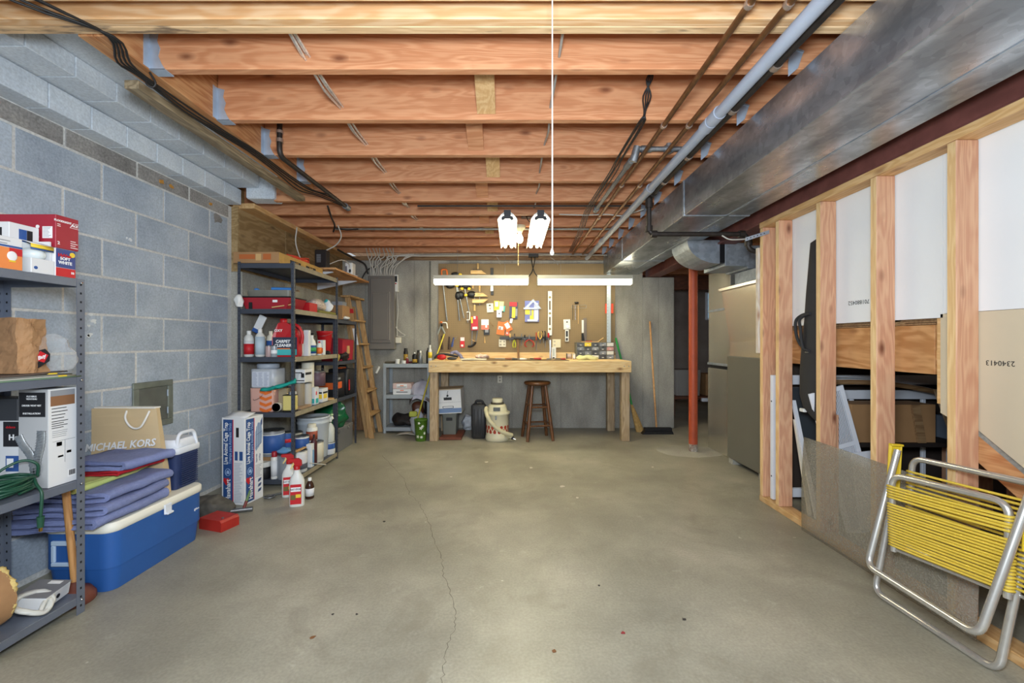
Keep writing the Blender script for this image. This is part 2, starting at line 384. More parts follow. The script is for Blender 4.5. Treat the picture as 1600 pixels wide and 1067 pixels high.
# ------------------------------------------------------------------ materials
BLK = concrete('block_face', ('9ba6b4', 'aab5c2', 'bbc5cf'), 2.2, .17, .9, vary=.07, bump=.5)
CORB = concrete('corbel_face', ('c3ccd6', 'd2dae2', 'dfe5ea'), 2.2, .16, .9, vary=.05, bump=.4)
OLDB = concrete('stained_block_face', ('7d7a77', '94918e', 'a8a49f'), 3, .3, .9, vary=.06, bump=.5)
MORT = concrete('mortar', ('cacac8', 'd7d7d4'), 6, .2, .95, bump=.6)
FLOOR = concrete('floor_concrete', ('837f71', '969282', 'aca796'), 1.1, .15, .40, bump=.08, pits=.6, blotch=1)
POUR = concrete('poured_concrete', ('85827a', '9b988f', 'adaaa0'), 1.5, .2, .85, streak=True, bump=.25, lines=.31)
DARKC = concrete('far_concrete', ('7d726a', '8f837a', '9a8f86'), 1.5, .2, .9)
JOIST = wood('joist_wood', 'd69b70', 'c4845a', '743f26', 0, knots=.55, across=11, vary=.08, gate=.6)
JOISTL = wood('header_wood', 'e6c093', 'd8a672', '8a4f30', 0, knots=.6, across=11, vary=.05, gate=.7)
JOISTG = wood('stained_header_wood', 'e2bf92', 'd0a97c', '7d5636', 0, knots=.3, across=11, vary=.05, grime=.7)
BEAMW = wood('ledger_wood', 'cf9a68', 'b67a4c', '7d4a30', 1, knots=.4, across=11)
STUD = wood('stud_wood', 'd6a884', 'c59070', '7a4a34', 2, knots=.75, across=13, vary=.07)
STUDY = wood('stud_lit_edge_wood', 'e6c590', 'd9b07a', '9a6a3c', 2, knots=.3, across=12, vary=.05)  # paler copy for the room-side face; its lighting is put into the colour
PLATE = wood('plate_wood', 'dcb682', 'cca069', '8a5a38', 1, knots=.4, across=12)
PINE = wood('pine_board', 'e6ca96', 'dab680', '8f6235', 0, knots=.75, across=9)
PINEV = wood('pine_post', 'b7a182', '9f8766', '6a533a', 2, knots=.5, across=9)
PLY = wood('plywood', 'cc9a66', 'b27d4a', '7d4d2c', 1, knots=.45, across=5)
OLDW = wood('old_wood', '8f6c49', '76563a', '4a3424', 2, knots=.4, across=12)
OLDWX = wood('old_wood_flat', '9c7d58', '836343', '4a3424', 0, knots=.4, across=10)
SHEATH = wood('sheathing_wood', 'a38a62', '8a7048', '5a4630', 1, knots=.5, across=5)
DARKW = wood('dark_wood', '6d3f26', '58301b', '3a2014', 0, knots=.4, across=9)
GALV = galv('duct_metal', '858d95', 'c6ccd3', .22, .76)
GALVB = galv('duct_metal_dull', 'a3adb8', 'bcc4cc', .42, .7)
GALVT = mat('plenum_metal', 'd2ccbe', .27, .82, .07, 2.5)
STEELRED = mat('red_oxide_steel', '7d4c45', .5, .0, .25, 12)
STEELDK = mat('dark_red_steel', '4a2018', .6, .1, .35, 10)
COLRED = mat('orange_primer_paint', 'a8492a', .5, 0, .15, 8)
PVC = mat('grey_pvc', 'a8b0be', .4, 0, .08, 8)
IRON = mat('black_iron', '3d3733', .5, .5, .3, 20)
COPPER = mat('dull_copper', '85603f', .45, .75, .35, 25)
SOLDER = mat('solder_joint', 'b8a698', .4, .7)
ZINC = mat('zinc_clip', 'bccada', .35, .45, .1, 30)
WHITE = mat('white_plastic', 'e6e6e2', .4)
WPAINT = mat('white_paint', 'dfe3ea', .5, 0, .05, 6)
BLACK = mat('black_plastic', '17171a', .45)
DGREY = mat('dark_grey_plastic', '3a3c40', .5)
CABLEW = mat('white_cable', 'c9c6bd', .5)
CABLEB = mat('black_cable', '22201f', .5)
CABLEG = mat('grey_cable', 'a39f97', .4)
SHELFM = mat('grey_shelf_steel', '6d7482', .38, .25, .1, 9)
SHELFD = mat('slate_shelf_steel', '474c57', .42, .25, .12, 9)
SHELFL = mat('pale_shelf_steel', 'a3abb0', .45, .2, .1, 9)
HOLE = mat('post_slot', '15161a', .8)
CHROME = mat('bright_steel', 'c8c8c6', .2, 1)
STEEL = mat('tool_steel', '8d9092', .35, .9, .2, 30)
ALU = mat('aluminium_tube', 'd2d0ca', .26, .72, .08, 40)
RED = mat('red_plastic', 'b3181f', .4)
REDM = mat('red_metal_paint', 'a5281f', .5, 0, .15, 10)
YEL = mat('yellow_strap', 'd9bb45', .45, 0, .06, 20)
YELP = mat('yellow_plastic', 'd8b92e', .4)
PAPER = mat('white_carton', 'dedfe0', .6)
GREYCARD = mat('grey_carton', 'b4b5b6', .6)
CARD = mat('cardboard', 'a67f56', .8, 0, .12, 6)
BLUEP = mat('printed_blue', '2d5597', .5)
REDP = mat('printed_red', 'c4232b', .5)
ORAP = mat('printed_orange', 'e0702c', .5)
BLKP = mat('printed_black', '1e1e22', .55)
GRYP = mat('printed_grey', '8d9096', .6)
YELLP = mat('printed_yellow', 'e9c93c', .5)
TEALP = mat('printed_teal', '3fb0b0', .5)
WHTP = mat('printed_white', 'ededed', .55)
TANP = mat('printed_tan', 'c9a36c', .6)
CREAM = mat('cream_enamel', 'd9d2b4', .4)
def film():
    m, nt, b, N, L = nodes('clear_film'); b.inputs['Base Color'].default_value = (.9, .92, .93, 1); b.inputs['Roughness'].default_value = .12
    t_ = N('ShaderNodeBsdfTransparent'); x = N('ShaderNodeMixShader'); lw = N('ShaderNodeLayerWeight'); lw.inputs[0].default_value = .25
    r = N('ShaderNodeMapRange'); L(lw.outputs['Facing'], r.inputs['Value']); r.inputs['To Min'].default_value = .06; r.inputs['To Max'].default_value = .6
    L(r.outputs[0], x.inputs[0]); L(t_.outputs[0], x.inputs[1]); L(b.outputs[0], x.inputs[2]); L(x.outputs[0], nt.nodes['Material Output'].inputs[0]); return m
CLEAR = film()
def glow(name, col, s):
    return mat(name, col, .4, emit=s)
# ------------------------------------------------------------------ the room
LW, BW = -2.2, 5.42           # left block wall face, back wall face
fl = MB(FLOOR).box(-2.4, 4.6, -2, 8.3, -.12, 0); floor = struct('floor', fl)
CRK = mat('floor_crack', '6a655a', .95)
ck = MB(CRK); pts = []
for (x, y) in ((598, 712), (632, 748), (640, 772), (655, 786), (662, 800), (672, 818), (677, 842), (690, 872), (694, 900), (708, 940), (712, 972), (703, 1000), (694, 1040), (690, 1075)):
    pts.append(Vector((px(x, F*HZ/(y-533.5)), F*HZ/(y-533.5), 0)))
pp = []
for a, b in zip(pts, pts[1:]):
    for k in range(7):
        p = a.lerp(b, k/7); p.x += random.uniform(-.008, .008); pp.append(p)
for i in range(len(pp)-1):
    w0, w1 = random.uniform(.0006, .0019), random.uniform(.0006, .0019); a, b = pp[i], pp[i+1]
    ck.add([(a.x-w0, a.y, .0006), (a.x+w0, a.y, .0006), (b.x+w1, b.y, .0006), (b.x-w1, b.y, .0006)], [(0, 1, 2, 3)])
ck.build('crack', floor)
# left wall: bed of mortar, one object per block
mb = MB(MORT).box(-2.42, LW-.0025, .2, 3.35, 0, 2.156)
wl = struct('wall_left', mb)
blk = MB(BLK).box(-.03, 0, .0062, .4002, .0062, .1973, .002)
b0 = None
def block(proto, loc):
    global b0
    return inst(proto, loc, wl)
full = blk.build('concrete_block', wl)
half = MB(BLK).box(-.03, 0, .0062, .197, .0062, .1973, .002).build('concrete_block', wl)
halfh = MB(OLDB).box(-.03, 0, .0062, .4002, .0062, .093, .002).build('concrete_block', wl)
firsts = {id(full): True, id(half): True, id(halfh): True}
def put(p, y, z):
    loc = Vector((LW+random.uniform(-.0015, .0015), y, z))
    if firsts.pop(id(p), None): p.location = loc
    else: inst(p, loc, wl)
for k in range(-5, 5):
    z = 1.04+.2035*k; y0 = 2.292 if k % 2 == 0 else 2.499
    y = y0-.4064*3
    while y+.4064 < 3.352: put(full, y, z); y += .4064
    if y+.2 < 3.352: put(half, y, z)
y = 2.099-.4064*3
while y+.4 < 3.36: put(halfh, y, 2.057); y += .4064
c1 = MB(CORB).box(-.14, 0, .001, .1945, .0, .114, .003).build('corbel_block', wl)
c2 = MB(CORB).box(-.2, 0, .001, .1945, .0, .093, .003).build('corbel_block', wl)
y, n = 1.145, 0
while y < 3.3:
    o = c1 if n == 0 else inst(c1, (0, 0, 0), wl)
    o.location = (-2.095, y, 2.157); n += 1; y += .1965
y, n = 1.112, 0
while y < 3.2:
    o = c2 if n == 0 else inst(c2, (0, 0, 0), wl)
    o.location = (-1.94, y, 2.277); n += 1; y += .1965
MB(CORB).box(-2.4, -1.5, .6, 3.3, 2.372, 2.424).build('hearth_slab', wl)
MB(CORB).box(-2.05, -1.83, 3.28, 3.42, 2.2, 2.37, .01).rumple(.004, 20).build('corbel_block', wl)
MB(POUR).box(-2.42, -2.12, 3.35, BW+.1, 0, 1.65, .006).build('concrete_section', wl)
for y0, y1 in ((3.36, 4.05), (4.055, 4.72), (4.725, BW)):
    MB(SHEATH).box(-2.2, -2.15, y0, y1, 1.65, 2.16, .003).build('sheathing_panel', wl)
MB(SHEATH).box(-2.42, -2.15, 3.351, 3.359, 1.65, 2.16).build('sheathing_panel', wl)
MB(SHEATH).box(-2.4, -2.33, 3.36, BW, 2.16, 2.424).build('rim_board', wl)
MB(PLATE).box(-2.2, -2.03, 3.36, BW, 2.148, 2.189, .003).build('sill_plate', wl)
# back wall with a lowered pocket for the steel beam
mb = MB(POUR).box(-2.42, 1.66, BW, 5.66, 0, 2.13, .004).box(1.66, 2.06, BW, 5.66, 0, 1.915, .006)
wb = struct('wall_back', mb)
MB(OLDWX).box(-2.2, 1.66, BW+.02, 5.6, 2.13, 2.188, .003).build('sill_plate', wb)
MB(concrete('form_seam', ('62615c', '6e6d68'), 4, .2)).box(px(672, BW)-.012, px(672, BW)+.012, BW-.004, BW+.01, 0, 2.12).build('form_seam', wb)
# far room, seen only through the passage on the right
wf = struct('wall_far', MB(DARKC).box(1.2, 4.6, 8.0, 8.3, 0, 2.43).box(4.5, 4.7, 3., 8.3, 0, 2.43))
win = struct('window_1', MB(WPAINT).box(3.62, 3.98, 7.97, 8.02, 1.50, 2.02, .01))
GB = mat('glass_block', '9fc4dc', .15, emit=.35)  # faint glow stands in for light coming through the glass
for i in range(4):
    MB(GB).box(3.66, 3.79, 7.955, 7.99, 1.53+.12*i, 1.64+.12*i, .008).build('pane', win)
    MB(GB).box(3.81, 3.94, 7.955, 7.99, 1.53+.12*i, 1.64+.12*i, .008).build('pane', win)
# ceiling: subfloor, joists with their hangers, bridging
cl = struct('ceiling', MB(PLY).box(-2.42, 4.6, -1.5, 8.3, 2.425, 2.45))
JD = [1.707, 2.097, 2.494, 2.903, 3.314, 3.665, 4.04, 4.43, 4.85, 5.22]
def joist(y, x0, x1, m, th=.04, name='joist'):
    return MB(m).box(x0, x1, y, y+th, 2.19, 2.424, .003).build(name, cl, None, ((x0+x1)/2, y, 2.3))
for y in (-.4, 0, .42, .84, 1.33-.06+.06): joist(y, -2.3, 1.9, JOISTL)
joist(1.441, -2.35, 1.9, JOISTL, .036); joist(1.4785, -2.35, 1.9, JOISTG, .037)
for i, y in enumerate(JD):
    j = joist(y, -1.447 if i < 4 else -1.85 if i == 4 else -2.3, 1.9, JOIST)
    off = Vector(((-1.447 if i < 4 else -1.85 if i == 4 else -2.3)/2+.95, y, 2.3)); ORG[j.name] = off
    if i < 4:
        h = MB(ZINC)
        poly = [(-1.449, 2.186), (-1.385, 2.186), (-1.40, 2.21), (-1.413, 2.24), (-1.405, 2.27), (-1.418, 2.30), (-1.412, 2.335), (-1.449, 2.345)]
        h.prism(poly, 'y', y-.003, y-.0008).prism(poly, 'y', y+.0408, y+.043).box(-1.449, -1.385, y-.003, y+.043, 2.185, 2.1885)
        h.box(-1.4495, -1.4475, y-.03, y-.003, 2.19, 2.345).build('joist_hanger', j)
    c = MB(ZINC); c.T = Matrix.Translation((1.112, y-.004, 2.2)) @ Matrix.Rotation(.35, 4, 'Y')
    c.prism([(-.03, .07), (.028, .07), (.03, 0), (.005, -.045), (-.012, 0)], 'y', -.002, 0).box(-.03, .028, -.006, 0, .062, .07).build('strap_clip', j)
for y in (5.75, 6.3, 6.9, 7.5): joist(y, 1.2, 4.5, JOIST)
for k, x, d in ((0, 760, 2.09), (1, 744, 2.49), (2, 771, 2.9), (3, 754, 3.31), (4, 770, 3.66), (5, 757, 4.03), (6, 765, 4.42)):
    X = px(x, d); a, b = JD[k]+.045, JD[k+1]-.004
    m = MB(PLATE if k % 2 == 0 else JOIST)
    m.add([(X-.045, a, 2.40), (X+.045, a, 2.40), (X+.045, b, 2.215), (X-.045, b, 2.215), (X-.045, a-.0, 2.42), (X+.045, a-.0, 2.42), (X+.045, b, 2.24), (X-.045, b, 2.24)],
          [(0, 1, 2, 3), (4, 7, 6, 5), (0, 4, 5, 1), (1, 5, 6, 2), (2, 6, 7, 3), (3, 7, 4, 0)]).build('bridging_board', cl)
MB(BEAMW).box(-1.49, -1.449, 1.518, 3.12, 2.186, 2.424, .002).build('ledger_beam', cl)
MB(BEAMW).box(-1.545, -1.493, 1.518, 3.12, 2.186, 2.424, .002).build('ledger_beam', cl)
MB(wood('weathered_nailer', 'a89678', '85745a', '4d4234', 1, knots=.4)).box(-1.61, -1.55, 1.77, 3.2, 2.15, 2.186, .003).build('nailer_board', cl)
# right: stud wall under the stair
sp = MB(PLATE).box(1.715, 1.804, .5, 2.96, 1.881, 1.919, .002)
wr = struct('wall_right', sp)
MB(PLATE).box(1.715, 1.804, .5, 2.96, .001, .038, .002).build('sole_plate', wr)
def stud(y, m=STUD):
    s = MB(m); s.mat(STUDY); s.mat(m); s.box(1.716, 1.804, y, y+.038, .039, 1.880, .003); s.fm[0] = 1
    return s.build('stud', wr, None, (1.76, y, 0))
for y in (.92, 1.29, 1.648, 2.008, 2.373, 2.743, 2.918): stud(y)
MB(wood('painted_stud', 'e4ddd2', 'd2c2b0', 'a67a5a', 2, knots=.8)).box(1.704, 1.79, 2.958, 2.985, 1.02, 1.75, .002).build('painted_stud_offcut', wr)
DRY = mat('drywall_paper', 'e8eaea', .85, 0, .03, 3)
DRYT = mat('drywall_back_paper', 'cdbfa4', .85, 0, .04, 4)
MB(DRY).box(1.8065, 1.819, 1.79, 2.96, 1.2, 1.92).build('drywall_sheet', wr)
MB(DRY).box(1.8065, 1.819, .5, 1.788, 1.217, 1.92).build('drywall_sheet', wr)
MB(DRYT).prism([(.5, 1.2155), (1.80, 1.2155), (1.80, .80), (1.735, .77), (1.665, .764), (.5, -.05)], 'x', 1.8065, 1.819).build('drywall_sheet', wr)
st = MB(POUR).prism([(1.70, .785), (1.70, .755), (.6, -.015), (.6, .015)], 'x', 1.8205, 1.86)
st.mat(BEAMW).prism([(1.70, .754), (1.70, .65), (.75, -.015), (.6, -.014)], 'x', 1.822, 1.858).build('stair_stringer', wr)
# stairwell side: ledge of plywood and the closet it closes off
mb = MB(PLY).box(1.822, 1.85, 1.84, 2.955, .958, 1.172, .001); mb.mat(OLDWX)
for i, (x, z) in enumerate(((1.822, 1.174), (1.826, 1.184), (1.83, 1.193))): mb.box(x, 1.87, 1.835, 2.955, z, z+.0075)
mb.build('plywood_header', wr)
mb = MB(PLY)
for i in range(4): mb.mat((PLATE, OLDWX)[i % 2]).box(1.8225+.0075*i, 1.829+.0075*i, 1.80, 1.83, .835, 1.21)
mb.build('plywood_edge', wr)
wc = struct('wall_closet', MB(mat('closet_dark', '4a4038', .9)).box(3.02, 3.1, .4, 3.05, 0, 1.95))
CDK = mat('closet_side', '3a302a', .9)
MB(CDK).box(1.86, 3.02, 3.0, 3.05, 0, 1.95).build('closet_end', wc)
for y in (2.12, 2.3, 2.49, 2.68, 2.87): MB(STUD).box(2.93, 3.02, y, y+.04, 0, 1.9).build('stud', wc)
MB(PLATE).add([(1.83, .7, .12), (3.0, .7, .12), (3.0, 2.95, 1.9), (1.83, 2.95, 1.9), (1.83, .7, .16), (3.0, .7, .16), (3.0, 2.95, 1.94), (1.83, 2.95, 1.94)],
              [(0, 1, 2, 3), (4, 7, 6, 5), (0, 4, 5, 1), (1, 5, 6, 2), (2, 6, 7, 3), (3, 7, 4, 0)]).build('stair_soffit', wc)
f1 = fr((1.8064, 2.2, 1.3), -UY, UZ)
f1r = fr((1.8064, 2.2, 1.3), UY, -UZ)
text('701880452', wr, fr((1.8064, 2.225, 1.305), UY, -UZ), 0, 0, .022, BLKP, 'stamped_number', ext=.0002)
text('2340413', wr, fr((1.8064, 1.58, 1.02), UY, -UZ), 0, 0, .02, BLKP, 'stamped_number', ext=.0002)

# flakes and chips lying on the slab
for x, y, r, m in ((489, 996, .012, mat('dry_leaf', '7a5230', .8)), (973, 989, .010, mat('red_flake', '8c2a30', .7)), (1069, 968, .010, mat('dark_flake', '3a3430', .8)), (557, 960, .007, mat('dark_flake', '3a3430', .8)), (866, 1018, .012, mat('dry_leaf', '7a5230', .8)), (520, 960, .006, mat('dark_flake', '3a3430', .8)), (936, 915, .006, mat('dark_flake', '3a3430', .8)), (878, 760, .03, mat('pale_chip', 'cfcabf', .8)), (902, 778, .016, mat('pale_chip', 'cfcabf', .8)), (830, 731, .02, mat('pale_chip', 'cfcabf', .8)), (1020, 730, .018, mat('pale_chip', 'cfcabf', .8)), (705, 745, .015, mat('pale_chip', 'cfcabf', .8)), (760, 722, .02, mat('pale_chip', 'cfcabf', .8)), (600, 815, .01, mat('dark_flake', '3a3430', .8))):
    d = F*HZ/(y-533.5); c = (px(x, d), d); n = 9
    q = MB(m); rr = [r*random.uniform(.45, 1) for _ in range(n)]; q.prism([(c[0]+rr[k]*math.cos(k*math.tau/n), c[1]+rr[k]*math.sin(k*math.tau/n)) for k in range(n)], 'z', .0004, .0025); q.build('floor_chip', floor)

SPOT = mat('spackle_spot', 'dfe2e2', .8); FOAM = mat('foam_spot', 'c08a3e', .8)
for x, y, r, m in ((141, 492, .012, SPOT), (146, 502, .016, SPOT), (138, 509, .010, SPOT), (140, 523, .014, SPOT), (137, 525, .012, SPOT), (203, 374, .012, SPOT), (198, 372, .007, SPOT), (252, 284, .016, FOAM), (267, 291, .018, FOAM), (329, 319, .014, FOAM), (338, 340, .05, OLDB), (370, 362, .03, SPOT)):
    Y = 2.2*F/(800-x); z = pz(y, Y); n = 10; rr = [r*random.uniform(.4, 1) for _ in range(n)]
    MB(m).prism([(Y+rr[k]*math.cos(k*math.tau/n)*1.3, z+rr[k]*math.sin(k*math.tau/n)) for k in range(n)], 'x', LW-.003, LW+.0025+(.004 if m is FOAM else 0)).build('wall_spot', wl)
# ------------------------------------------------------------------ lamps
TUBE = glow('lit_tube', (1, .95, .68), 36)
LENS = glow('lit_lens', (1, .92, .66), 12)
BULBM = glow('lit_bulb', (1, .84, .58), 20)
REFL = mat('white_reflector', 'f2efe6', .45)
def shop_light(x, label):
    t = thing('shop_light', label, 'ceiling light', (x, 4.05, 2.1), 0, 'hanging shop lights')
    prof = [(-.082, 0), (-.078, .012), (-.05, .045), (-.028, .06), (.028, .06), (.05, .045), (.078, .012), (.082, 0), (.079, 0), (.048, .04), (-.048, .04), (-.079, 0)]
    MB(REFL).prism(prof, 'y', -.55, .55).build('reflector', t)
    for s in (-1, 1):
        MB(TUBE).cyl((s*.034, -.53, .018), (s*.034, .53, .018), .0135, n=12).build('tube', t)
        for e in (-1, 1): MB(WHITE).cyl((s*.034, e*.528, .018), (s*.034, e*.545, .018), .017, n=10).build('tube_socket', t)
    MB(DGREY).prism([(-.028, .03), (-.05, .01), (-.05, -.005), (-.034, -.01), (-.018, .004), (.018, .004), (.034, -.01), (.05, -.005), (.05, .01), (.028, .03), (.028, .075), (-.028, .075)], 'y', -.562, -.552).build('end_bracket', t)
    for y in (-.45, .45): MB(STEEL).tube([(-.02, y, .06), (0, y, .09), (.02, y, .06)], .0015, 5).build('hanging_wire', t)
    return t
shop_light(-.038, 'left of the two bright twin-tube shop lights hanging under the joists')
shop_light(.235, 'right of the two bright twin-tube shop lights hanging under the joists')
def bench_light(x0, x1, label):
    c = (x0+x1)/2; h = (x1-x0)/2
    t = thing('bench_light', label, 'light', (c, 5.0, 1.765), 0, 'strip lights over the workbench')
    MB(mat('strip_housing', 'b9b7ad', .45)).box(-h, h, -.062, .062, .056, .105, .004).build('housing', t)
    prof = [(-.06, .0555), (-.06, .022), (-.045, .004), (0, -.002), (.045, .004), (.06, .022), (.06, .0555)]
    MB(LENS).prism(prof, 'x', -h+.014, h-.014).build('diffuser', t)
    for s in (-1, 1): MB(WHITE).box(s*h, s*(h-.013), -.064, .064, 0, .08, .004).build('end_cap', t)
    for s in (-1, 1): MB(STEEL).cyl((s*h*.5, 0, .104), (s*h*.5, 0, .42), .0016, n=5).build('hanging_chain', t)
    return t
bench_light(px(678, 5), px(826, 5), 'lit strip light over the left half of the workbench')
bench_light(px(839, 5), px(987, 5), 'lit strip light over the right half of the workbench')
t = thing('bulb_lamp', 'bare glowing bulb in a ceiling holder between the shop lights', 'bulb', (.072, 4.02, 2.19), 0)
MB(CREAM).lathe([(.055, 0), (.058, -.012), (.05, -.03), (.032, -.045), (.026, -.062), (.001, -.062)], n=20).build('lamp_holder', t)
MB(BULBM).lathe([(.001, -.165), (.018, -.161), (.03, -.145), (.034, -.127), (.03, -.108), (.02, -.09), (.015, -.072), (.014, -.06)], n=18).build('bulb', t)
cm = MB(TANP).cyl((-.012, -.02, -.045), (-.014, -.03, -.36), .0022, n=6); cm.lathe([(.001, -.385), (.006, -.38), (.006, -.365), (.002, -.358)], (-.014, -.03, 0), 8)
cm.build('pull_cord', t)
m = MB(mat('white_cord', 'e4e0d6', .6)).cyl((px(863, 1.3), 1.3, 1.375), (px(863, 1.3), 1.3, 2.42), .0022, n=7)
m.lathe([(.001, 0), (.005, .002), (.0065, .008), (.005, .013), (.0025, .02)], (px(862.5, 1.3), 1.3, 1.362), 10)
solo('pull_string', m, 'long white pull string with a bead, hanging in front of everything', 'cord')
t = thing('junction_box', 'small junction box with orange cord between the shop lights', 'electrical box', at(822, 341, 4.0), 0)
MB(STEEL).box(-.045, .045, -.02, .03, 0, .08, .004).build('box', t)
for s in (-1, 1): MB(CREAM).box(s*.02-.012, s*.02+.012, -.024, -.02, .02, .06, .003).build('socket', t)
MB(BLACK).tube(smooth([(.0, -.03, .04), (.01, -.05, -.02), (.04, -.04, -.045), (.08, -.02, -.01), (.12, 0, .03)]), .004).build('lamp_cord', t)
m = MB(BLACK)
for s in (-1, 1): m.tube(smooth([at(833+s*3, 399, 5.05), at(833+s*2, 410, 5.03), at(833-s*2, 425, 5.01), at(833-s*9, 434, 5)]), .006, 6)
m.box(px(826, 5.06), px(841, 5.06), 5.03, 5.1, 2.10, 2.135)
solo('lamp_cord', m, 'black cords crossing down from a socket to both bench strip lights', 'cord')
# ------------------------------------------------------------------ duct and steel
t = thing('supply_duct', 'long rectangular galvanised duct with smeared patches under the joists', 'duct', (1.38, 2.5, 1.949), world=True)
D0, D1 = 1.949, 2.187
for i, (a, b) in enumerate(((-.9, 2.884), (2.889, 4.498), (4.503, 5.418))):
    MB(GALV).box(1.16, 1.60, a, b, D0, D1, .003).build('duct_section', t)
for y in (2.8865, 4.5005): MB(GALVB).box(1.157, 1.603, y-.012, y+.012, D0-.003, D1).build('drive_cleat', t)
MB(GALVB).box(1.44, 1.458, -.9, 5.41, D0-.003, D0+.001).build('bottom_seam', t)
t = thing('steel_beam', 'dark red steel beam running along the top of the stud wall', 'beam', (1.81, 2.5, 1.92), world=True)
MB(STEELRED).box(1.735, 1.885, .2, 5.6, 1.9205, 1.935, .002).build('bottom_flange', t)
MB(STEELRED).box(1.752, 1.764, .2, 5.6, 1.935, 2.17).build('web', t)
MB(STEELRED).box(1.735, 1.885, .2, 5.6, 2.17, 2.186, .002).build('top_flange', t)
CH = mat('chalk', 'cfc2b4', .9)
m = MB(CH); random.seed(3)
for k in range(7):
    y = 4.62+.085*k; m.tube(smooth([(1.7505, y, 2.03), (1.7505, y+.02, 2.08), (1.7505, y+.045, 2.035), (1.7505, y+.05, 2.07), (1.7505, y+.07, 2.04)], 3), .002, 4)
m.build('chalk_scrawl', t)
t = thing('support_column', 'orange red round steel column standing on the floor by the furnace', 'column', (1.816, 4.28, 0), 0)
MB(COLRED).cyl((0, 0, .075), (0, 0, 1.9), .042, n=24).build('post', t)
MB(concrete('flaked_paint', ('7a5a4a', '9a938a', 'b9b4aa'), 14, .4)).lathe([(.042, .0005), (.043, .03), (.0425, .06), (.042, .0755)], n=24).build('flaked_base', t)
MB(COLRED).box(-.08, .08, -.08, .08, 1.9, 1.919, .003).build('cap_plate', t)
m = MB(concrete('floor_patch', ('97948a', 'a19e93'), 5, .12, .7)).lathe([(.30, .0012), (.29, .003), (.001, .004)], (1.78, 4.28, 0), 28, 1.1, .8, )
m.rumple(.02, 4, 2, (0, 1)).build('column_patch', floor)
# branch duct with rounded elbow
t = thing('branch_duct', 'blue grey sheet metal duct with a rounded elbow in front of the column', 'duct', (1.7, 3.7, 1.74), world=True)
zt, zb = pz(375, 3.6), pz(412, 3.6); xl, xr = px(1073.7, 3.6), px(1124.7, 3.6)
poly = [(xr, zt), (xl, zt)]+[(xr-(xr-xl)*math.cos(a*math.pi/16), zt-(zt-zb)*math.sin(a*math.pi/16)) for a in range(1, 9)]
MB(GALVB).prism(poly, 'y', 3.6, 3.95).build('elbow', t)
MB(BLACK).box(xr, px(1133, 3.6), 3.605, 3.95, zb+.01, zt-.01).build('joint_strap', t)
MB(GALVB).box(px(1133, 3.6), px(1171, 3.6), 3.6, 4.0, pz(415.5, 3.6), pz(379, 3.6), .003).build('duct_section', t)
MB(GALVB).box(px(1171, 3.6), 2.5, 3.63, 4.0, pz(418, 3.6), pz(382, 3.6), .003).build('duct_section', t)
t = thing('cold_air_duct', 'upright shiny galvanised duct dropping to the floor beside the furnace', 'duct', (2.2, 4.215, 0), 0)
MB(GALVT).box(-.16, .2, -.22, .23, .001, .83, .004).build('duct_section', t)
MB(GALVT).box(-.155, .195, -.215, .225, .865, 1.80, .004).build('duct_section', t)
MB(BLACK).box(-.14, .18, -.2, .21, .83, .865).build('joint_gap', t)
MB(GALVB).box(-.164, .2, -.22, .234, .862, .885, .002).build('drive_cleat', t)
MB(GALVB).box(-.158, .2, -.22, .23, 1.40, 1.425, .002).build('drive_cleat', t)
t = thing('furnace', 'olive grey furnace cabinet with a metal plenum behind the stud wall', 'furnace', (2.24, 3.61, 0), 0)
FURN = mat('furnace_enamel', '6a685f', .42, .1, .05, 4)
MB(FURN).box(-.28, .28, -.27, .28, .05, .968, .006).build('cabinet', t)
for y in (-.23, .24):
    for x in (-.225, .225): MB(POUR).box(x-.045, x+.045, y-.04, y+.03, 0.001, .05).build('foot', t)
m = MB(GALVT); a, b = [(-.265, -.25), (.265, -.25), (.265, .26), (-.265, .26)], [(-.30, -.26), (.265, -.26), (.265, .34), (-.30, .34)]
m.loft([[(x, y, .968) for x, y in a], [(x, y, 1.1) for x, y in a], [(x, y, 1.56) for x, y in b]], True, False).build('plenum', t)
MB(GALVT).box(-.32, .28, -.27, .36, 1.56, 1.59, .004).build('plenum_flange', t)
MB(GALVB).box(-.2, .25, -.2, .3, 1.59, 1.72, .004).build('plenum_neck', t)
# ------------------------------------------------------------------ pipes
t = thing('drain_pipe', 'thick pale grey plastic drain pipe running under the joists', 'pipe', (.945, 3.1, 2.15), world=True)
MB(PVC).tube([(.945, .6, 2.135), (.945, 5.4, 2.152)], .026, 14).build('pipe', t)
for y in (1.975, 2.06, 2.94, 4.5): MB(PVC).tube([(.945, y-.035, 2.14+.0036*y-.005), (.945, y+.035, 2.14+.0036*y-.005)], .031, 14).build('coupling', t)
text('PVC-DWV  SCH 40  ASTM', t, fr((.9275, 1.5, 2.121), UY, Vector((-.7, 0, .7))), 0, 0, .012, BLUEP, 'pipe_print', ext=.0002, off=.002)
t = thing('gas_pipe', 'black iron pipe beside the drain pipe, dropping under the duct', 'pipe', (1.0, 2.1, 2.14), world=True)
MB(IRON).tube(bend([(1.0, .6, 2.15), (1.0, 3.07, 2.15)], .02), .019, 12).build('pipe', t)
MB(IRON).tube(bend([(.985, 3.07, 2.13), (.985, 3.07, 1.872), (1.69, 3.07, 1.872), (1.70, 3.07, 1.76), (1.78, 3.07, 1.74)], .05), .017, 12).build('drop_pipe', t)
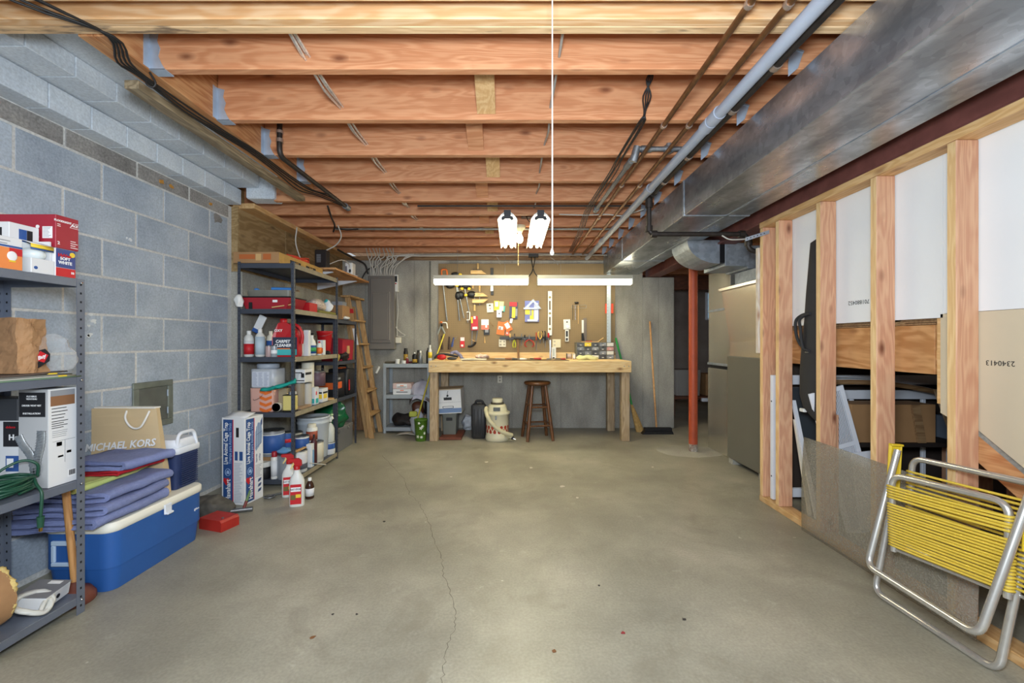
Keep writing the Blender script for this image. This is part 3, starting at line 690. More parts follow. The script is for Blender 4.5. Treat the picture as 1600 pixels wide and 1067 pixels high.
for p, q in (((1.0, 3.02, 2.15), (1.0, 3.12, 2.15)), ((.985, 3.07, 2.12), (.985, 3.07, 2.06)), ((.985, 3.07, 1.93), (.985, 3.07, 1.89)), ((1.0, 3.07, 1.872), (1.04, 3.07, 1.872)), ((1.63, 3.07, 1.872), (1.67, 3.07, 1.872)), ((1.70, 3.07, 1.83), (1.70, 3.07, 1.79))): MB(IRON).cyl(p, q, .026, n=12).build('fitting', t)
for y in (1.62, 1.93, 2.42, 2.8): MB(SOLDER).tube([(1.0, y-.012, 2.15), (1.0, y+.012, 2.15)], .023, 12).build('strap', t)
for nm, X, lab in (('copper_pipe', .752, 'left of the two thin brown copper pipes under the joists'), ('copper_pipe', .877, 'right of the two thin brown copper pipes, nearer the grey drain pipe')):
    t = thing(nm, lab, 'pipe', (X, 3.1, 2.16), 0, 'copper water pipes', world=True)
    MB(COPPER).tube([(X, .6, 2.166), (X-.004, 2.5, 2.168), (X-.01, 5.35, 2.168)], .0115, 10).build('pipe', t)
    for y in (1.35, 2.11, 2.92, 3.68): MB(SOLDER).tube([(X-.002, y-.008, 2.167), (X-.002, y+.008, 2.167)], .0155, 10).build('strap', t)
t = thing('valve_pipe', 'short galvanised pipe with a valve tee and capped end under the joists', 'pipe', (.8, 2.9, 2.15), world=True)
OLDG = galv('old_galvanised', '6f7274', '9a9da0', .45, .7, 60)
MB(OLDG).tube(bend([(.99, 2.45, 2.205), (.71, 2.45, 2.205), (.70, 2.47, 2.16), (.675, 3.44, 2.16)], .03), .014, 10).build('pipe', t)
for p, q, r in (((.74, 2.45, 2.205), (.80, 2.45, 2.205), .019), ((.72, 2.45, 2.22), (.70, 2.47, 2.14), .022), ((.70, 2.5, 2.16), (.695, 2.6, 2.16), .019), ((.677, 3.4, 2.16), (.675, 3.46, 2.16), .021), ((.90, 2.45, 2.18), (.90, 2.45, 2.235), .016), ((.875, 2.45, 2.205), (.925, 2.45, 2.205), .02)): MB(OLDG).cyl(p, q, r, n=10).build('fitting', t)
t = thing('iron_pipe', 'dark iron pipe hanging slantwise beside the ledger, capped at its far end', 'pipe', (-1.3, 2.8, 2.15), world=True)
MB(IRON).tube(bend([(-1.30, 2.39, 2.42), (-1.302, 2.39, 2.14), (-1.285, 3.33, 2.145)], .05), .0145, 10).build('pipe', t)
for p, q, r in (((-1.30, 2.39, 2.215), (-1.30, 2.39, 2.235), .018), ((-1.30, 2.39, 2.265), (-1.30, 2.39, 2.28), .018)): MB(SOLDER).cyl(p, q, r, n=10).build('joint_seal', t)
MB(OLDG).cyl((-1.287, 3.29, 2.145), (-1.285, 3.35, 2.145), .023, n=10).build('end_fitting', t)
CONDU = galv('conduit_metal', '85847c', 'a19f96', .4, .75, 60)
m = MB(CONDU).tube([(-1.68, 4.07, 2.172), (-.2, 4.075, 2.172), (.98, 4.07, 2.172)], .0105, 8)
for x in (-1.1, -.3, .6): m.cyl((x-.03, 4.073, 2.172), (x+.03, 4.073, 2.172), .014, n=8)
solo('conduit', m, 'straight metal conduit across the joists just beyond the shop lights', 'pipe')
solo('conduit', MB(IRON).tube([(-.75, 3.39, 2.176), (.95, 3.39, 2.176)], .008, 8), 'thin dark conduit across the joists on the near side of the shop lights', 'pipe')
# ------------------------------------------------------------------ cables
CABS = galv('silver_cable', 'b4b2ac', 'e6e4dd', .25, .6, 80)
m = MB(CABS)
for k, (dx, dz) in enumerate(((-.009, 0), (.003, .005), (.012, -.003), (0, -.008))):
    pts = []
    for i, y in enumerate([1.53]+JD[:8]):
        pts += [(-.82-.012*i+dx, y+.02, 2.256+dz)]
        if i < 8: pts += [(-.826-.012*i+dx*1.4, y+.2, 2.243+dz*1.7+random.uniform(-.01, .004))]
    m.tube(smooth(pts, 3), .0052, 6)
solo('cable_bundle', m, 'bundle of silver cables threaded through the joists on the left', 'cable')
m = MB(CABLEG); pts = []
for i, y in enumerate([1.5]+JD[:8]):
    pts += [(.188, y+.02, 2.25)]
    if i < 8: pts += [(.19+random.uniform(-.008, .008), y+.2, 2.235+random.uniform(-.008, .004))]
solo('cable', m.tube(smooth(pts, 3), .0058, 7), 'single grey cable threaded through the joists near the middle', 'cable')
m = MB(CABLEB)
for k in range(4):
    e = lambda a: random.uniform(-a, a)
    pts = [at(1020+k*2, 108, 2.0)+V(0, 0, .01), at(1019-k*3, 124, 2.02), at(1011+k*4-6, 150, 2.05), at(1006+e(2), 178, 2.06)]
    pts += [V(.615+k*.012+e(.006), 2.1, 2.172), V(.612+k*.013+e(.006), 2.5, 2.172), V(.612+k*.014+e(.006), 2.72, 2.17), V(.60+k*.014, 3.5, 2.172), V(.64+k*.014+e(.01), 4.2, 2.172), V(.68+k*.012, 5.1, 2.172)]
    m.tube(smooth(pts, 4), .0036, 6)
solo('cable_bundle', m, 'bundle of black cables hanging along the left of the copper pipes', 'cable')
m = MB(CABLEB)
for k in range(4):
    e = lambda a: random.uniform(-a, a)
    o = k*.016
    pts = [V(-1.72+o*2, 1.05, 2.172), V(-1.56+o*1.8, 1.34, 2.172+e(.006)), V(-1.40-o*.4, 1.50, 2.172), V(-1.45-o, 1.62, 2.16), V(-1.475-o*.5, 1.72, 2.166), V(-1.485-o, 1.97, 2.172+e(.008)), V(-1.46-o, 2.2, 2.17), V(-1.44-o, 2.42, 2.174), V(-1.43-o*1.2, 2.7, 2.168), V(-1.38-o*2, 2.95, 2.15+e(.01)), V(-1.32-o*2, 3.12, 2.165), V(-1.3-o, 3.4, 2.178)]
    m.tube(smooth(pts, 4), .0042, 6)
m.tube(smooth([(-1.475, 1.72, 2.15), (-1.47, 1.72, 2.135), (-1.455, 1.73, 2.13), (-1.445, 1.73, 2.15), (-1.46, 1.72, 2.185)]), .004, 6)
solo('cable_bundle', m, 'bundle of black cables stapled along the left ledger beam', 'cable')
m = MB(CABLEB)
m.tube(smooth([at(512, 322, 3.35), at(518, 340, 3.6), at(523, 352, 3.9), at(521, 362, 4.0)]), .008, 6)
m.tube(smooth([at(523, 356, 4.05), at(540, 359, 4.06), at(560, 358, 4.06)]), .006, 6)
solo('cable', m, 'dark cable dropping from the joists to the left end of the conduit', 'cable')
# white cables fanning out of the breaker panel
m = MB(CABLEW); random.seed(11)
for k in range(15):
    x0 = 580+k*2.5; xt = 575+k*5.2 if k < 9 else 606+(k-9)*9
    pts = [at(x0, 431, 5.33), at(x0+(2 if k > 7 else -1)+random.uniform(-2, 2), 419, 5.32), at((x0+xt)/2+random.uniform(-6, 6), 408+random.uniform(-3, 2), 5.28), at(xt+random.uniform(-3, 3), 399+random.uniform(-1, 2), 5.26)]
    if k > 8: pts += [V(px(650+k*3, 5.26), 5.27, 2.165+random.uniform(-.01, .01)), V(.2+k*.05, 5.28, 2.17)]
    else: pts += [V(px(xt, 5.2), 5.13, 2.22)]
    m.tube(smooth(pts, 4), .0062, 6)
solo('panel_cables', m, 'white cables fanning from the breaker panel up to the joists', 'cable')
m = MB(CABLEB)
m.tube(smooth([at(575, 428, 5.33), at(570, 413, 5.3), at(556, 405, 5.2), at(540, 397, 4.8), at(528, 390, 4.6)]), .011, 7)
m.tube(smooth([at(590, 428, 5.36), at(584, 417, 5.34), at(572, 424, 5.34), at(564, 438, 5.34)]), .008, 7)
solo('cable', m, 'black cables looping to the left of the breaker panel top', 'cable')
m = MB(CABLEG)
for k in range(4):
    pts = [V(-1.2+.1*k, 5.24+.012*k, 2.17)]+[V(-.8+.5*i, 5.22+.012*k+random.uniform(-.02, .02), 2.168+random.uniform(-.012, .008)) for i in range(5)]
    m.tube(smooth(pts, 4), .006, 6)
m.tube(smooth([at(776, 401, 5.25), at(780, 407, 5.25), at(782, 413, 5.25)]), .004, 6).tube(smooth([at(860, 402, 5.25), at(868, 408, 5.25), at(872, 414, 5.25)]), .004, 6)
solo('cable_bundle', m, 'grey cables running along the last joist above the pegboard', 'cable')
m = MB(CABLEW).tube(smooth([V(.4, 3.62, 2.178), V(.62, 3.62, 2.172), V(.8, 3.62, 2.178), V(.92, 3.6, 2.16), V(1.02, 3.55, 2.175), V(1.08, 3.5, 2.186)]), .005, 6)
solo('cable', m, 'white cable crossing behind the copper pipes to the duct', 'cable')
m = MB(CABLEW).tube(smooth([at(1128, 368, 3.0), at(1140, 374, 3.0), at(1158, 374, 3.02), at(1175, 372, 3.04)]), .005, 6)
solo('cable', m, 'white cable sagging under the black pipe near the stud wall', 'cable')
m = MB(ZINC); m.T = None
a, b = at(1165, 374, 2.90), at(1202, 362, 2.905)
d = (b-a).normalized()
for i in range(8):
    p, q = a+(b-a)*(i/8), a+(b-a)*((i+1)/8)
    m.add([p+UZ*.012, q+UZ*.012, q-UZ*.012, p-UZ*.012, p+UZ*.012+UY*.003, q+UZ*.012+UY*.003, q-UZ*.012+UY*.003, p-UZ*.012+UY*.003], [(0, 1, 2, 3), (7, 6, 5, 4), (0, 4, 5, 1), (3, 2, 6, 7), (0, 3, 7, 4), (1, 5, 6, 2)])
m.mat(HOLE)
for i in range(6): p = a+(b-a)*((i+.5)/7); m.cyl(p-UY*.0012, p, .004, n=6)
solo('pipe_strap', m, 'perforated metal strap holding the pipe to the last stud', 'strap')
# ------------------------------------------------------------------ builders for goods
def carton(name, label, cat, x0, x1, y0, y1, z0, z1, m, rz=0, group=None, flaps=False):
    """cardboard box; returns (thing, camera-side face frame, room-side face frame), both in the thing's own space"""
    cx, cy = (x0+x1)/2, (y0+y1)/2; w, d, h = (x1-x0)/2, (y1-y0)/2, z1-z0
    t = thing(name, label, cat, (cx, cy, z0), rz, group)
    MB(m).box(-w, w, -d, d, .0005, h, .0015).build('box', t)
    return t, fr((-w, -d, 0), UX, UZ), fr((w, -d, 0), UY, UZ), w*2, d*2, h
def dec(t, f, rects, name='printed_label'):
    by = {}
    for m, x0, x1, y0, y1 in rects: by.setdefault(m.name, (m, []))[1].append((x0, x1, y0, y1))
    for k, (m, rs) in enumerate(by.values()):
        for i, r in enumerate(rs):
            MB(m).face(f, *r, t=.0007+.0005*k).build(name, t)
def lines(t, f, x0, x1, y0, y1, n, m, h=.0022, name='fine_print'):
    """rows of small print too small to read"""
    q = MB(m)
    for i in range(n):
        y = y1-(y1-y0)*i/max(1, n-1); q.face(f, x0, x0+(x1-x0)*random.uniform(.6, 1), y-h/2, y+h/2, .0011)
    o = q.build(name, t); o['kind'] = 'stuff'
def can(name, label, cat, x, y, z, r, h, body, lab=None, lid=None, bail=False, group=None, l0=.12, l1=.88, stripe=None):
    t = thing(name, label, cat, (x, y, z), random.uniform(0, 6), group)
    MB(body).lathe([(r*.97, .0005), (r, .004), (r, h-.006), (r*.98, h-.002)], n=22).build('body', t)
    if lab: MB(lab).lathe([(r*.99, h*l0), (r*1.012, h*l0+.001), (r*1.012, h*l1), (r*.99, h*l1+.001)], n=22).build('label_band', t)
    if stripe: MB(stripe[0]).lathe([(r, h*stripe[1]), (r*1.022, h*stripe[1]+.001), (r*1.022, h*stripe[2]), (r, h*stripe[2]+.001)], n=22).build('stripe', t)
    MB(lid or STEEL).lathe([(r*.98, h-.004), (r*1.03, h-.002), (r*1.03, h+.004), (r*.9, h+.004), (r*.88, h-.001), (.001, h-.0005)], n=22).build('lid', t)
    if bail: MB(STEEL).tube([(r*1.03*math.cos(a), r*1.03*math.sin(a)*.55, h*.8+r*.9*math.sin(a)*(.9 if bail == 2 else -.35)) for a in [math.pi*i/10 for i in range(11)]], .0016, 5).build('bail', t)
    return t
PROF = {
 'round': ([(.85, 0), (1, .03), (1, .68), (.85, .78), (.42, .86), (.4, .88)], (.44, .87, 1.0)),
 'sloped': ([(.9, 0), (1, .02), (1, .55), (.8, .7), (.45, .82), (.38, .86)], (.42, .85, 1.0)),
 'aerosol': ([(.95, 0), (1, .02), (1, .76), (.7, .82), (.68, .83)], (.78, .8, 1.0)),
 'tall': ([(.9, 0), (1, .02), (1, .74), (.5, .86), (.3, .88)], (.3, .87, 1.0)),
}
def bottle(name, label, x, y, z, r, h, body, cap, lab=None, kind='round', l0=.12, l1=.6, group=None, flat=1, stripe=None):
    t = thing(name, label, name.split('_')[-1].replace('filler', 'tub').replace('carton', 'bottle'), (x, y, z), 0, group); p, (cr, c0, c1) = PROF[kind]
    MB(body).lathe([(r*a, h*b+.0005) for a, b in p], n=20, sy=flat).build('body', t)
    MB(cap).lathe([(r*cr, h*c0), (r*cr, h*c1-.003), (r*cr*.85, h*c1), (.001, h*c1)], n=16).build('cap', t)
    if lab: MB(lab).lathe([(r*.99, h*l0), (r*1.015, h*l0), (r*1.015, h*l1), (r*.99, h*l1)], n=20, sy=flat).build('label_band', t)
    if stripe: MB(stripe[0]).lathe([(r*.99, h*stripe[1]), (r*1.03, h*stripe[1]), (r*1.03, h*stripe[2]), (r*.99, h*stripe[2])], n=20, sy=flat).build('stripe', t)
    return t
def blob(name, label, cat, c, rx, ry, rz, m, amp=.015, sc=18, seed=1, nu=26, nv=16, group=None, flat=True):
    q = MB(m).ell((0, 0, 0), rx, ry, rz, nu, nv); q.rumple(amp, sc, seed)
    if flat: q.v = [(x, y, max(z, -rz*.82)) for x, y, z in q.v]
    q.v = [(x+c[0], y+c[1], z+c[2]) for x, y, z in q.v]
    return solo(name, q, label, cat, group)
def shelf_unit(name, label, x0, x1, y0, y1, H, levels, m, lipm=None, fl=.032, holes=True, lip=.03, feet=False, world_lab=None):
    t = thing(name, label, 'shelving', ((x0+x1)/2, (y0+y1)/2, 0), world=True)
    for i, (x, sx) in enumerate(((x0, 1), (x1, -1))):
        for y, sy in ((y0, 1), (y1, -1)):
            q = MB(m).box(x, x+sx*fl, y, y+sy*.002, .001, H).box(x, x+sx*.002, y+sy*.002, y+sy*fl, .001, H)
            p = q.build('post', t)
            if holes:
                h = MB(HOLE)
                for k in range(int(H/.035)):
                    z = .03+.035*k
                    for s in (-1, 1):
                        h.box(x+sx*fl*.42, x+sx*fl*.58, y-.0012 if sy > 0 else y-.0032, y+.0032 if sy > 0 else y+.0012, z, z+.008)
                        h.box(x-.0012 if sx > 0 else x-.0032, x+.0032 if sx > 0 else x+.0012, y+sy*fl*.42, y+sy*fl*.6, z, z+.008)
                        break
                o = h.build('post_slots', t); o['kind'] = 'stuff'
            if feet: MB(m).cyl((x+sx*.012, y+sy*.012, .001), (x+sx*.012, y+sy*.012, .05), .02, .016, n=10).build('foot', t)
            for z in levels:
                MB(CHROME).ell((x+(.004 if sx < 0 else -.002), y+sy*fl*.5, z-.014), .0035, .005, .005, 8, 5).build('bolt', t)
    for z in levels:
        q = MB(m).box(x0+.003, x1-.003, y0+.003, y1-.003, z-.004, z)
        q.box(x0+.003, x1-.003, y0+.003, y0+.006, z-lip, z-.004).box(x0+.003, x1-.003, y1-.006, y1-.003, z-lip, z-.004).box(x0+.003, x0+.006, y0+.006, y1-.006, z-lip, z-.004)
        s = q.build('shelf', t)
        MB(lipm or m).box(x1-.003, x1-.0005, y0+fl, y1-fl, z-lip, z+.001, .001).build('shelf_lip', t)
    return t
# ------------------------------------------------------------------ near left shelving
random.seed(21)
shelf_unit('steel_shelving', 'grey slotted steel shelving nearest the camera against the block wall', -2.075, -1.743, .82, 1.742, 1.352, (1.350, .958, .54, .072), SHELFM)
ZT = 1.3515
t, fc, frm, w, d, h = carton('bulb_carton', 'blue and red carton reading soft white at the end of the top shelf', 'box', -1.9, -1.747, 1.634, 1.708, ZT, 1.460, WHTP)
dec(t, frm, [(mat('box_navy', '3b4a86', .5), .001, d-.001, .035, h-.001), (REDP, .001, d-.001, .001, .034)])
text('HyVee', t, frm, d*.42, .082, .013, REDP, 'brand_lettering', off=.0025, bold=.0006)
text('SOFT\nWHITE', t, frm, d*.45, .062, .0115, WHTP, off=.0025, bold=.0006)
text('10', t, frm, d*.8, .018, .009, WHTP, off=.0035, bold=.0004)
MB(YELLP).lathe([(.011, 0), (.011, .001), (.001, .0012)], n=14)
q = MB(YELLP); o_, r_, u_ = frm; c_ = o_+r_*(d*.82)+u_*.09
q.cyl(c_+UX*.001, c_+UX*.0025, .010, n=14).build('sun_emblem', t)
lines(t, frm, .006, .04, .006, .028, 3, WHTP, .003)
t, fc, frm, w, d, h = carton('bulb_pack', 'open white pack with a large frosted bulb showing beside the soft white carton', 'box', -1.86, -1.748, 1.552, 1.631, ZT, ZT+.055, PAPER)
MB(PAPER).box(-.05, -.045, -.038, .038, .055, .128).box(-.045, .045, .033, .038, .055, .128).build('back_panel', t)
q = MB(PAPER).grid(lambda u, v: (-.046+.10*u, -.039+.078*v, .128-.02*u*u), 5, 2, .001); q.build('top_flap', t)
q = MB(YELLP).grid(lambda u, v: (.054+.001*u, -.039+.078*v, .107-.014*u), 2, 2, .001); q.build('yellow_band', t)
q = MB(BLUEP).grid(lambda u, v: (.0535+.001*u, -.039+.078*v, .093-.006*u), 2, 2, .001); q.build('blue_band', t)
MB(mat('frosted_glass', 'dfe8ea', .25)).ell((.012, 0, .072), .042, .036, .026, 18, 10).build('bulb', t)
q = MB(BLUEP); q.cyl((.0562, -.025, .02), (.0575, -.025, .02), .006, n=12).build('round_emblem', t)
t, fc, frm, w, d, h = carton('bulb_carton', 'orange and white carton with a light bulb picture at the shelf edge', 'box', -1.86, -1.748, 1.39, 1.524, ZT, 1.464, PAPER)
dec(t, frm, [(mat('box_orange', 'e98a4a', .5), .001, d-.001, .001, .075), (REDP, d-.04, d-.001, .05, .0755), (BLUEP, .03, d-.001, .0765, .083)])
f = frm; c_ = f[0]+f[1]*(d-.032)+f[2]*.047
q = MB(WHTP).ell(c_+UX*.0015, .0018, .016, .017, 14, 8).build('bulb_picture', t)
MB(YELLP).box(c_.x+.001, c_.x+.003, c_.y-.009, c_.y+.009, c_.z-.021, c_.z-.015).build('bulb_base_picture', t)
lines(t, frm, .03, d-.02, .088, .098, 2, GRYP, .003)
t, fc, frm, w, d, h = carton('flood_bulb_carton', 'white carton with a blue and black panel and sideways lettering, behind the orange carton', 'box', -1.98, -1.80, 1.528, 1.625, ZT, 1.53, PAPER)
dec(t, fc, [(BLUEP, w-.075, w-.045, .11, .158), (BLKP, w-.044, w-.026, .11, .158)])
dec(t, frm, [(BLUEP, .03, .055, .115, .16), (BLKP, .056, .074, .115, .16)])
text('SYLVANIA', t, fr(fc[0], UZ, -UX), .13, -(w-.095), .012, BLUEP, off=.002)
lines(t, fc, .01, .06, .1, .16, 6, GRYP)
t, fc, frm, w, d, h = carton('floodlight_carton', 'large dark red carton lying on top of the bulb cartons', 'box', -2.07, -1.748, 1.635, 1.722, 1.461, 1.588, mat('box_red', 'a02235', .45))
dec(t, fc, [(WHTP, w-.05, w-.012, .035, .08)])
lines(t, fc, w-.1, w-.062, .035, .075, 9, mat('pale_print', 'd89aa6', .6), .002)
MB(WHTP).cyl((w/2-.068, -d/2-.0015, .079), (w/2-.068, -d/2-.0005, .079), .007, n=12).build('round_emblem', t)
lines(t, fc, w-.047, w-.016, .04, .076, 8, GRYP, .0016)
text('FLOODLIGHT', t, frm, .026, .105, .0075, WHTP, off=.0012, bold=.0003)
text('ACE', t, frm, .07, .098, .009, WHTP, slant=.2, off=.0012, bold=.0004)
MB(WHTP).fpoly(frm, [(.052, .088), (.088, .088), (.088, .0895), (.0545, .0895), (.066, .107), (.086, .107), (.086, .1085), (.065, .1085)]).build('emblem_outline', t)
text('2', t, frm, .010, .019, .012, WHTP, off=.0012, bold=.0005)
lines(t, frm, .055, .084, .01, .035, 4, WHTP, .0025); lines(t, frm, .006, .02, .085, .092, 2, WHTP, .0025)
# second level
for i, (m, lab) in enumerate(((mat('newsprint_green', '6f8a72', .7), 'lowest magazine of the flat pile on the second shelf, green edged'), (mat('newsprint_white', 'b9b8ae', .7), 'pale magazine second from the bottom of the pile on the second shelf'), (mat('newsprint_grey', '77756f', .7), 'grey magazine third from the bottom of the pile on the second shelf'), (mat('newsprint_brown', '5c5048', .7), 'topmost curling brown magazine of the pile on the second shelf'))):
    z = .9585+.0052*i; y1 = 1.725-.012*i
    q = MB(m).grid(lambda u, v: (-2.02+.28*u-.006*i, 1.0+(y1-1.0)*v, z+.0048+(.007*max(0, v-.8)*5*(i == 3))*math.sin(u*5)**2), 8, 8, .0044)
    if i in (1, 3): q.mat(YELLP).box(-1.745-.006*i, -1.738-.006*i, y1-.07, y1-.04, z+.0005, z+.0055)
    solo('magazine', q, lab, 'magazine', 'magazines on the second shelf')
KRAFT = mat('kraft_paper', 'a9815a', .75, 0, .2, 9, .6, 25); KRAFTD = mat('kraft_paper_shaded', '94704e', .75, 0, .2, 9, .6, 25)  # darker copy puts shade into the bag's camera-side paper
t = thing('paper_bag', 'crumpled brown paper bag standing on the magazines', 'bag', (-1.90, 1.60, .9815))
q = MB(KRAFTD)
def ring(z, g):
    base = [(-.12+g, -.045), (-.05, -.047), (.03, -.044), (.10-g, -.045), (.115-g*1.5, -.005), (.108-g, .05), (0, .055), (-.12+g, .05)]; out = []
    for i in range(8):
        (x0, y0), (x1, y1) = base[i], base[(i+1) % 8]
        for k in range(6): out.append((x0+(x1-x0)*k/6, y0+(y1-y0)*k/6, z))
    return out
q.loft([ring(.0005+.203*k/22+(.006 if k == 22 else 0)*0, .010*k/22) for k in range(23)], False, False)
q.rumple(.007, 24, 3); q.rumple(.0035, 70, 5); q.v = [(x, y, max(.0004, z)) for x, y, z in q.v]
for i, f in enumerate(q.f):
    c = sum((Vector(q.v[j]) for j in f), Vector())/len(f)
    if c.x > .088-.06*max(0, c.z) and c.y > -.042: q.fm[i] = 1
q.fs = [False]*len(q.f)
q.mats.append(KRAFT); q.build('bag_body', t)
MB(KRAFTD).box(-.105, .085, -.04, .045, .002, .006).build('bag_floor', t)
t = thing('plastic_bag', 'clear plastic bag with a black and red label behind the shelf post', 'bag', (-1.80, 1.672, .982), .0)
q = MB(CLEAR).ell((0, 0, .075), .068, .04, .08, 30, 18); q.rumple(.03, 15, 5); q.rumple(.012, 45, 2); q.v = [(x, y, max(.001, z)) for x, y, z in q.v]; q.build('bag_film', t)
f = fr((-.012, -.062, .02), Vector((.9, .1, .42)), Vector((-.42, .0, .9)))
MB(BLKP).fpoly(f, [(0, 0), (.02, -.012), (.066, -.004), (.078, .02), (.07, .045), (.04, .05), (.016, .034), (-.012, .034)], .001).build('black_label', t)
MB(REDP).fpoly(f, [(.026, .018), (.048, -.002), (.072, .018), (.052, .044)], .0025).build('red_diamond', t)
text('Buy', t, fr(f[0], f[1], f[2]), .049, .02, .014, WHTP, slant=.3, off=.0034, bold=.0004)
text('Rug', t, f, .012, .006, .010, WHTP, off=.0022)
# third level
t, fc, frm, w, d, h = carton('vent_kit_carton', 'tall grey carton picturing silver dryer hose, on the third shelf', 'box', -1.876, -1.763, 1.622, 1.728, .541, .918, GREYCARD)
dec(t, fc, [(BLKP, .003, w-.01, .272, h-.012)]); dec(t, frm, [(PAPER, .001, d-.001, .001, h-.002), (mat('picture_brown', '8a6244', .6), .008, d-.008, .31, .348), (GRYP, .008, d-.008, .348, .37)])
for k in range(3): text(('FLEXIBLE\nVENTING', 'DRYER VENT KIT', 'INSTALLATION')[k], t, fc, w*.46, .345-.03*k, .007, WHTP, off=.0014)
q = MB(galv('foil_hose', '9aa0a4', 'd0d4d6', .3, .85, 90))
for pts in ([(.03, -.0575, .05), (.036, -.056, .11), (.05, -.056, .17), (.052, -.056, .22)], [(.028, -.0565, .05), (.014, -.056, .12), (-.02, -.0555, .17), (-.035, -.0555, .2)]):
    P = smooth([(x-.02, y, z) for x, y, z in pts], 9)
    q.tube([(a.x, -.0535+.0, a.z) for a in P], [.016+.0022*(i % 2) for i in range(len(P))], 10)
q.v = [(x, max(y, -.068), z) for x, y, z in q.v]
q.v = [(x, -.053-(abs(min(0, y+.053))*.35), z) for x, y, z in q.v]
q.build('hose_picture', t)
q = MB(GRYP)
for k in range(16): q.tube([(.002+.0016*k-.0, -.0625, .06+.0105*k), (.034+.0006*k, -.0625, .064+.0105*k)], .0012, 4)
o = q.build('hose_ribs', t); o['kind'] = 'stuff'
lines(t, frm, .012, d-.02, .262, .30, 4, BLKP, .003); lines(t, frm, .012, d-.03, .225, .25, 4, BLKP, .0028); lines(t, frm, .014, d-.035, .19, .212, 4, GRYP, .002)
dec(t, frm, [(BLKP, .03, .05, .152, .168), (BLKP, .035, .055, .108, .115), (BLKP, .068, .085, .118, .128), (WHTP, .072, d-.002, .022, .052)])
for k in range(7): MB(BLKP).face(frm, .076+.0035*k, .078+.0035*k, .028, .048, .0019).build('barcode_bar', t)
MB(GRYP).face(frm, .016, d-.006, .172, .1735, .0013).build('table_rule', t); MB(GRYP).face(frm, .06, .0612, .085, .172, .0013).build('table_rule', t)
t, fc, frm, w, d, h = carton('steamer_carton', 'white and black picture carton left of the tall grey carton', 'box', -2.06, -1.884, 1.64, 1.73, .541, .795, PAPER)
dec(t, fc, [(BLKP, w-.07, w-.002, .155, h-.003), (BLUEP, w-.06, w-.004, .06, .12), (GRYP, .01, .08, .09, .15), (GRYP, .01, .08, .02, .08), (WHTP, w-.055, w-.03, .075, .11), (BLKP, .03, .07, .19, .225)])
text('Ho', t, fc, w-.028, .19, .022, WHTP, off=.0022, bold=.0008); text('deluxe', t, fc, w-.04, .23, .01, REDP, off=.0022)
t, fc, frm, w, d, h = carton('dark_carton', 'dark carton lying behind the steamer carton under the shelf', 'box', -2.06, -1.90, 1.64, 1.73, .7955, .88, DGREY)
t = thing('extension_cord', 'coiled dark green extension cord on the third shelf, its plug hanging over the edge', 'cord', (-1.81, 1.53, .5415)); GRN = mat('green_cord', '1f4a38', .4)
q = MB(GRN); P = []
for i in range(150):
    a = i*.42; P.append((.055*math.cos(a)*(1+.12*math.sin(i*.7))-.012, .085*math.sin(a)*(1+.1*math.cos(i*.31)), .012+.05*i/150+.006*math.sin(i*.9)))
q.tube(P, .0052, 6).build('coil', t)
MB(GRN).tube(smooth([(-.02, -.03, .05), (-.03, .0, .09), (.0, .045, .118), (.03, .07, .1), (.02, .08, .05)], 5), .0052, 6).build('loop', t)
MB(GRN).tube(smooth([(.03, .06, .05), (.05, .05, .03), (.075, .045, .0), (.078, .04, -.06), (.076, .04, -.09)], 5), .0052, 6).build('tail', t)
MB(GRN).cyl((.076, .04, -.085), (.076, .04, -.125), .011, .009, n=10).build('plug', t)
MB(mat('brass', 'c9a45a', .3, 1)).box(.073, .0745, .036, .044, -.14, -.124).box(.078, .0795, .036, .044, -.14, -.124).build('prong', t)
t = thing('tool_tray', 'dark shallow tray of odds and ends under the green cord', 'tray', (-1.86, 1.36, .541))
MB(DGREY).box(-.1, .1, -.1, .1, .0005, .006).box(-.1, .1, -.1, -.096, .006, .03).box(-.1, .1, .096, .1, .006, .03).box(.096, .1, -.096, .096, .006, .03).box(-.1, -.096, -.096, .096, .006, .03).build('tray', t)
for k in range(4): MB((COPPER, STEEL)[k % 2]).cyl((random.uniform(-.06, .06), -.07+.04*k, .014), (random.uniform(-.06, .06), -.05+.045*k, .014), .006, n=8).build('loose_part', t)
# bottom level
t = thing('insulation_roll', 'roll of brown kraft faced insulation with frayed yellow edge on the bottom shelf', 'insulation', (-1.872, 1.315, .073))
q = MB(KRAFT); q.lathe([(.11, -.3), (.112, -.1), (.113, .06), (.112, .15), (.114, .2)], (0, 0, 0), 30); q.v = [(x, z+.0, y+.118) for x, y, z in q.v]; q.rumple(.007, 16, 2); q.build('kraft_facing', t)
FUZZ = mat('yellow_fibre', 'd9bf7a', .95, 0, .25, 60, .8, 120); q = MB(FUZZ)
q.lathe([(.108, .19), (.116, .198), (.114, .207), (.106, .212), (.09, .209), (.001, .205)], n=120); q.v = [(x*(k_ := random.uniform(.98, 1.015)), z+random.uniform(-.005, .004), y*k_+.118) for x, y, z in q.v]; q.rumple(.011, 26, 4); q.build('frayed_fibre', t)
MB(REDP).box(-.05, .03, -.02, .1, .203, .2085).rumple(.003, 20, 1).build('red_wrapper', t)
t = thing('transformer_box', 'small grey topped white box with a black button tilted on the bottom shelf', 'electrical box', (-1.835, 1.66, .074), .25)
q = MB(PAPER); q.T = Matrix.Rotation(.16, 4, 'Y') @ Matrix.Translation((0, 0, .012)); q.box(-.055, .05, -.062, .065, 0, .05, .003).build('case', t)
q = MB(mat('device_grey', '7f8084', .5)); q.T = Matrix.Rotation(.16, 4, 'Y') @ Matrix.Translation((0, 0, .012)); q.box(-.056, .051, -.063, .066, .0502, .053, .001).build('top_plate', t)
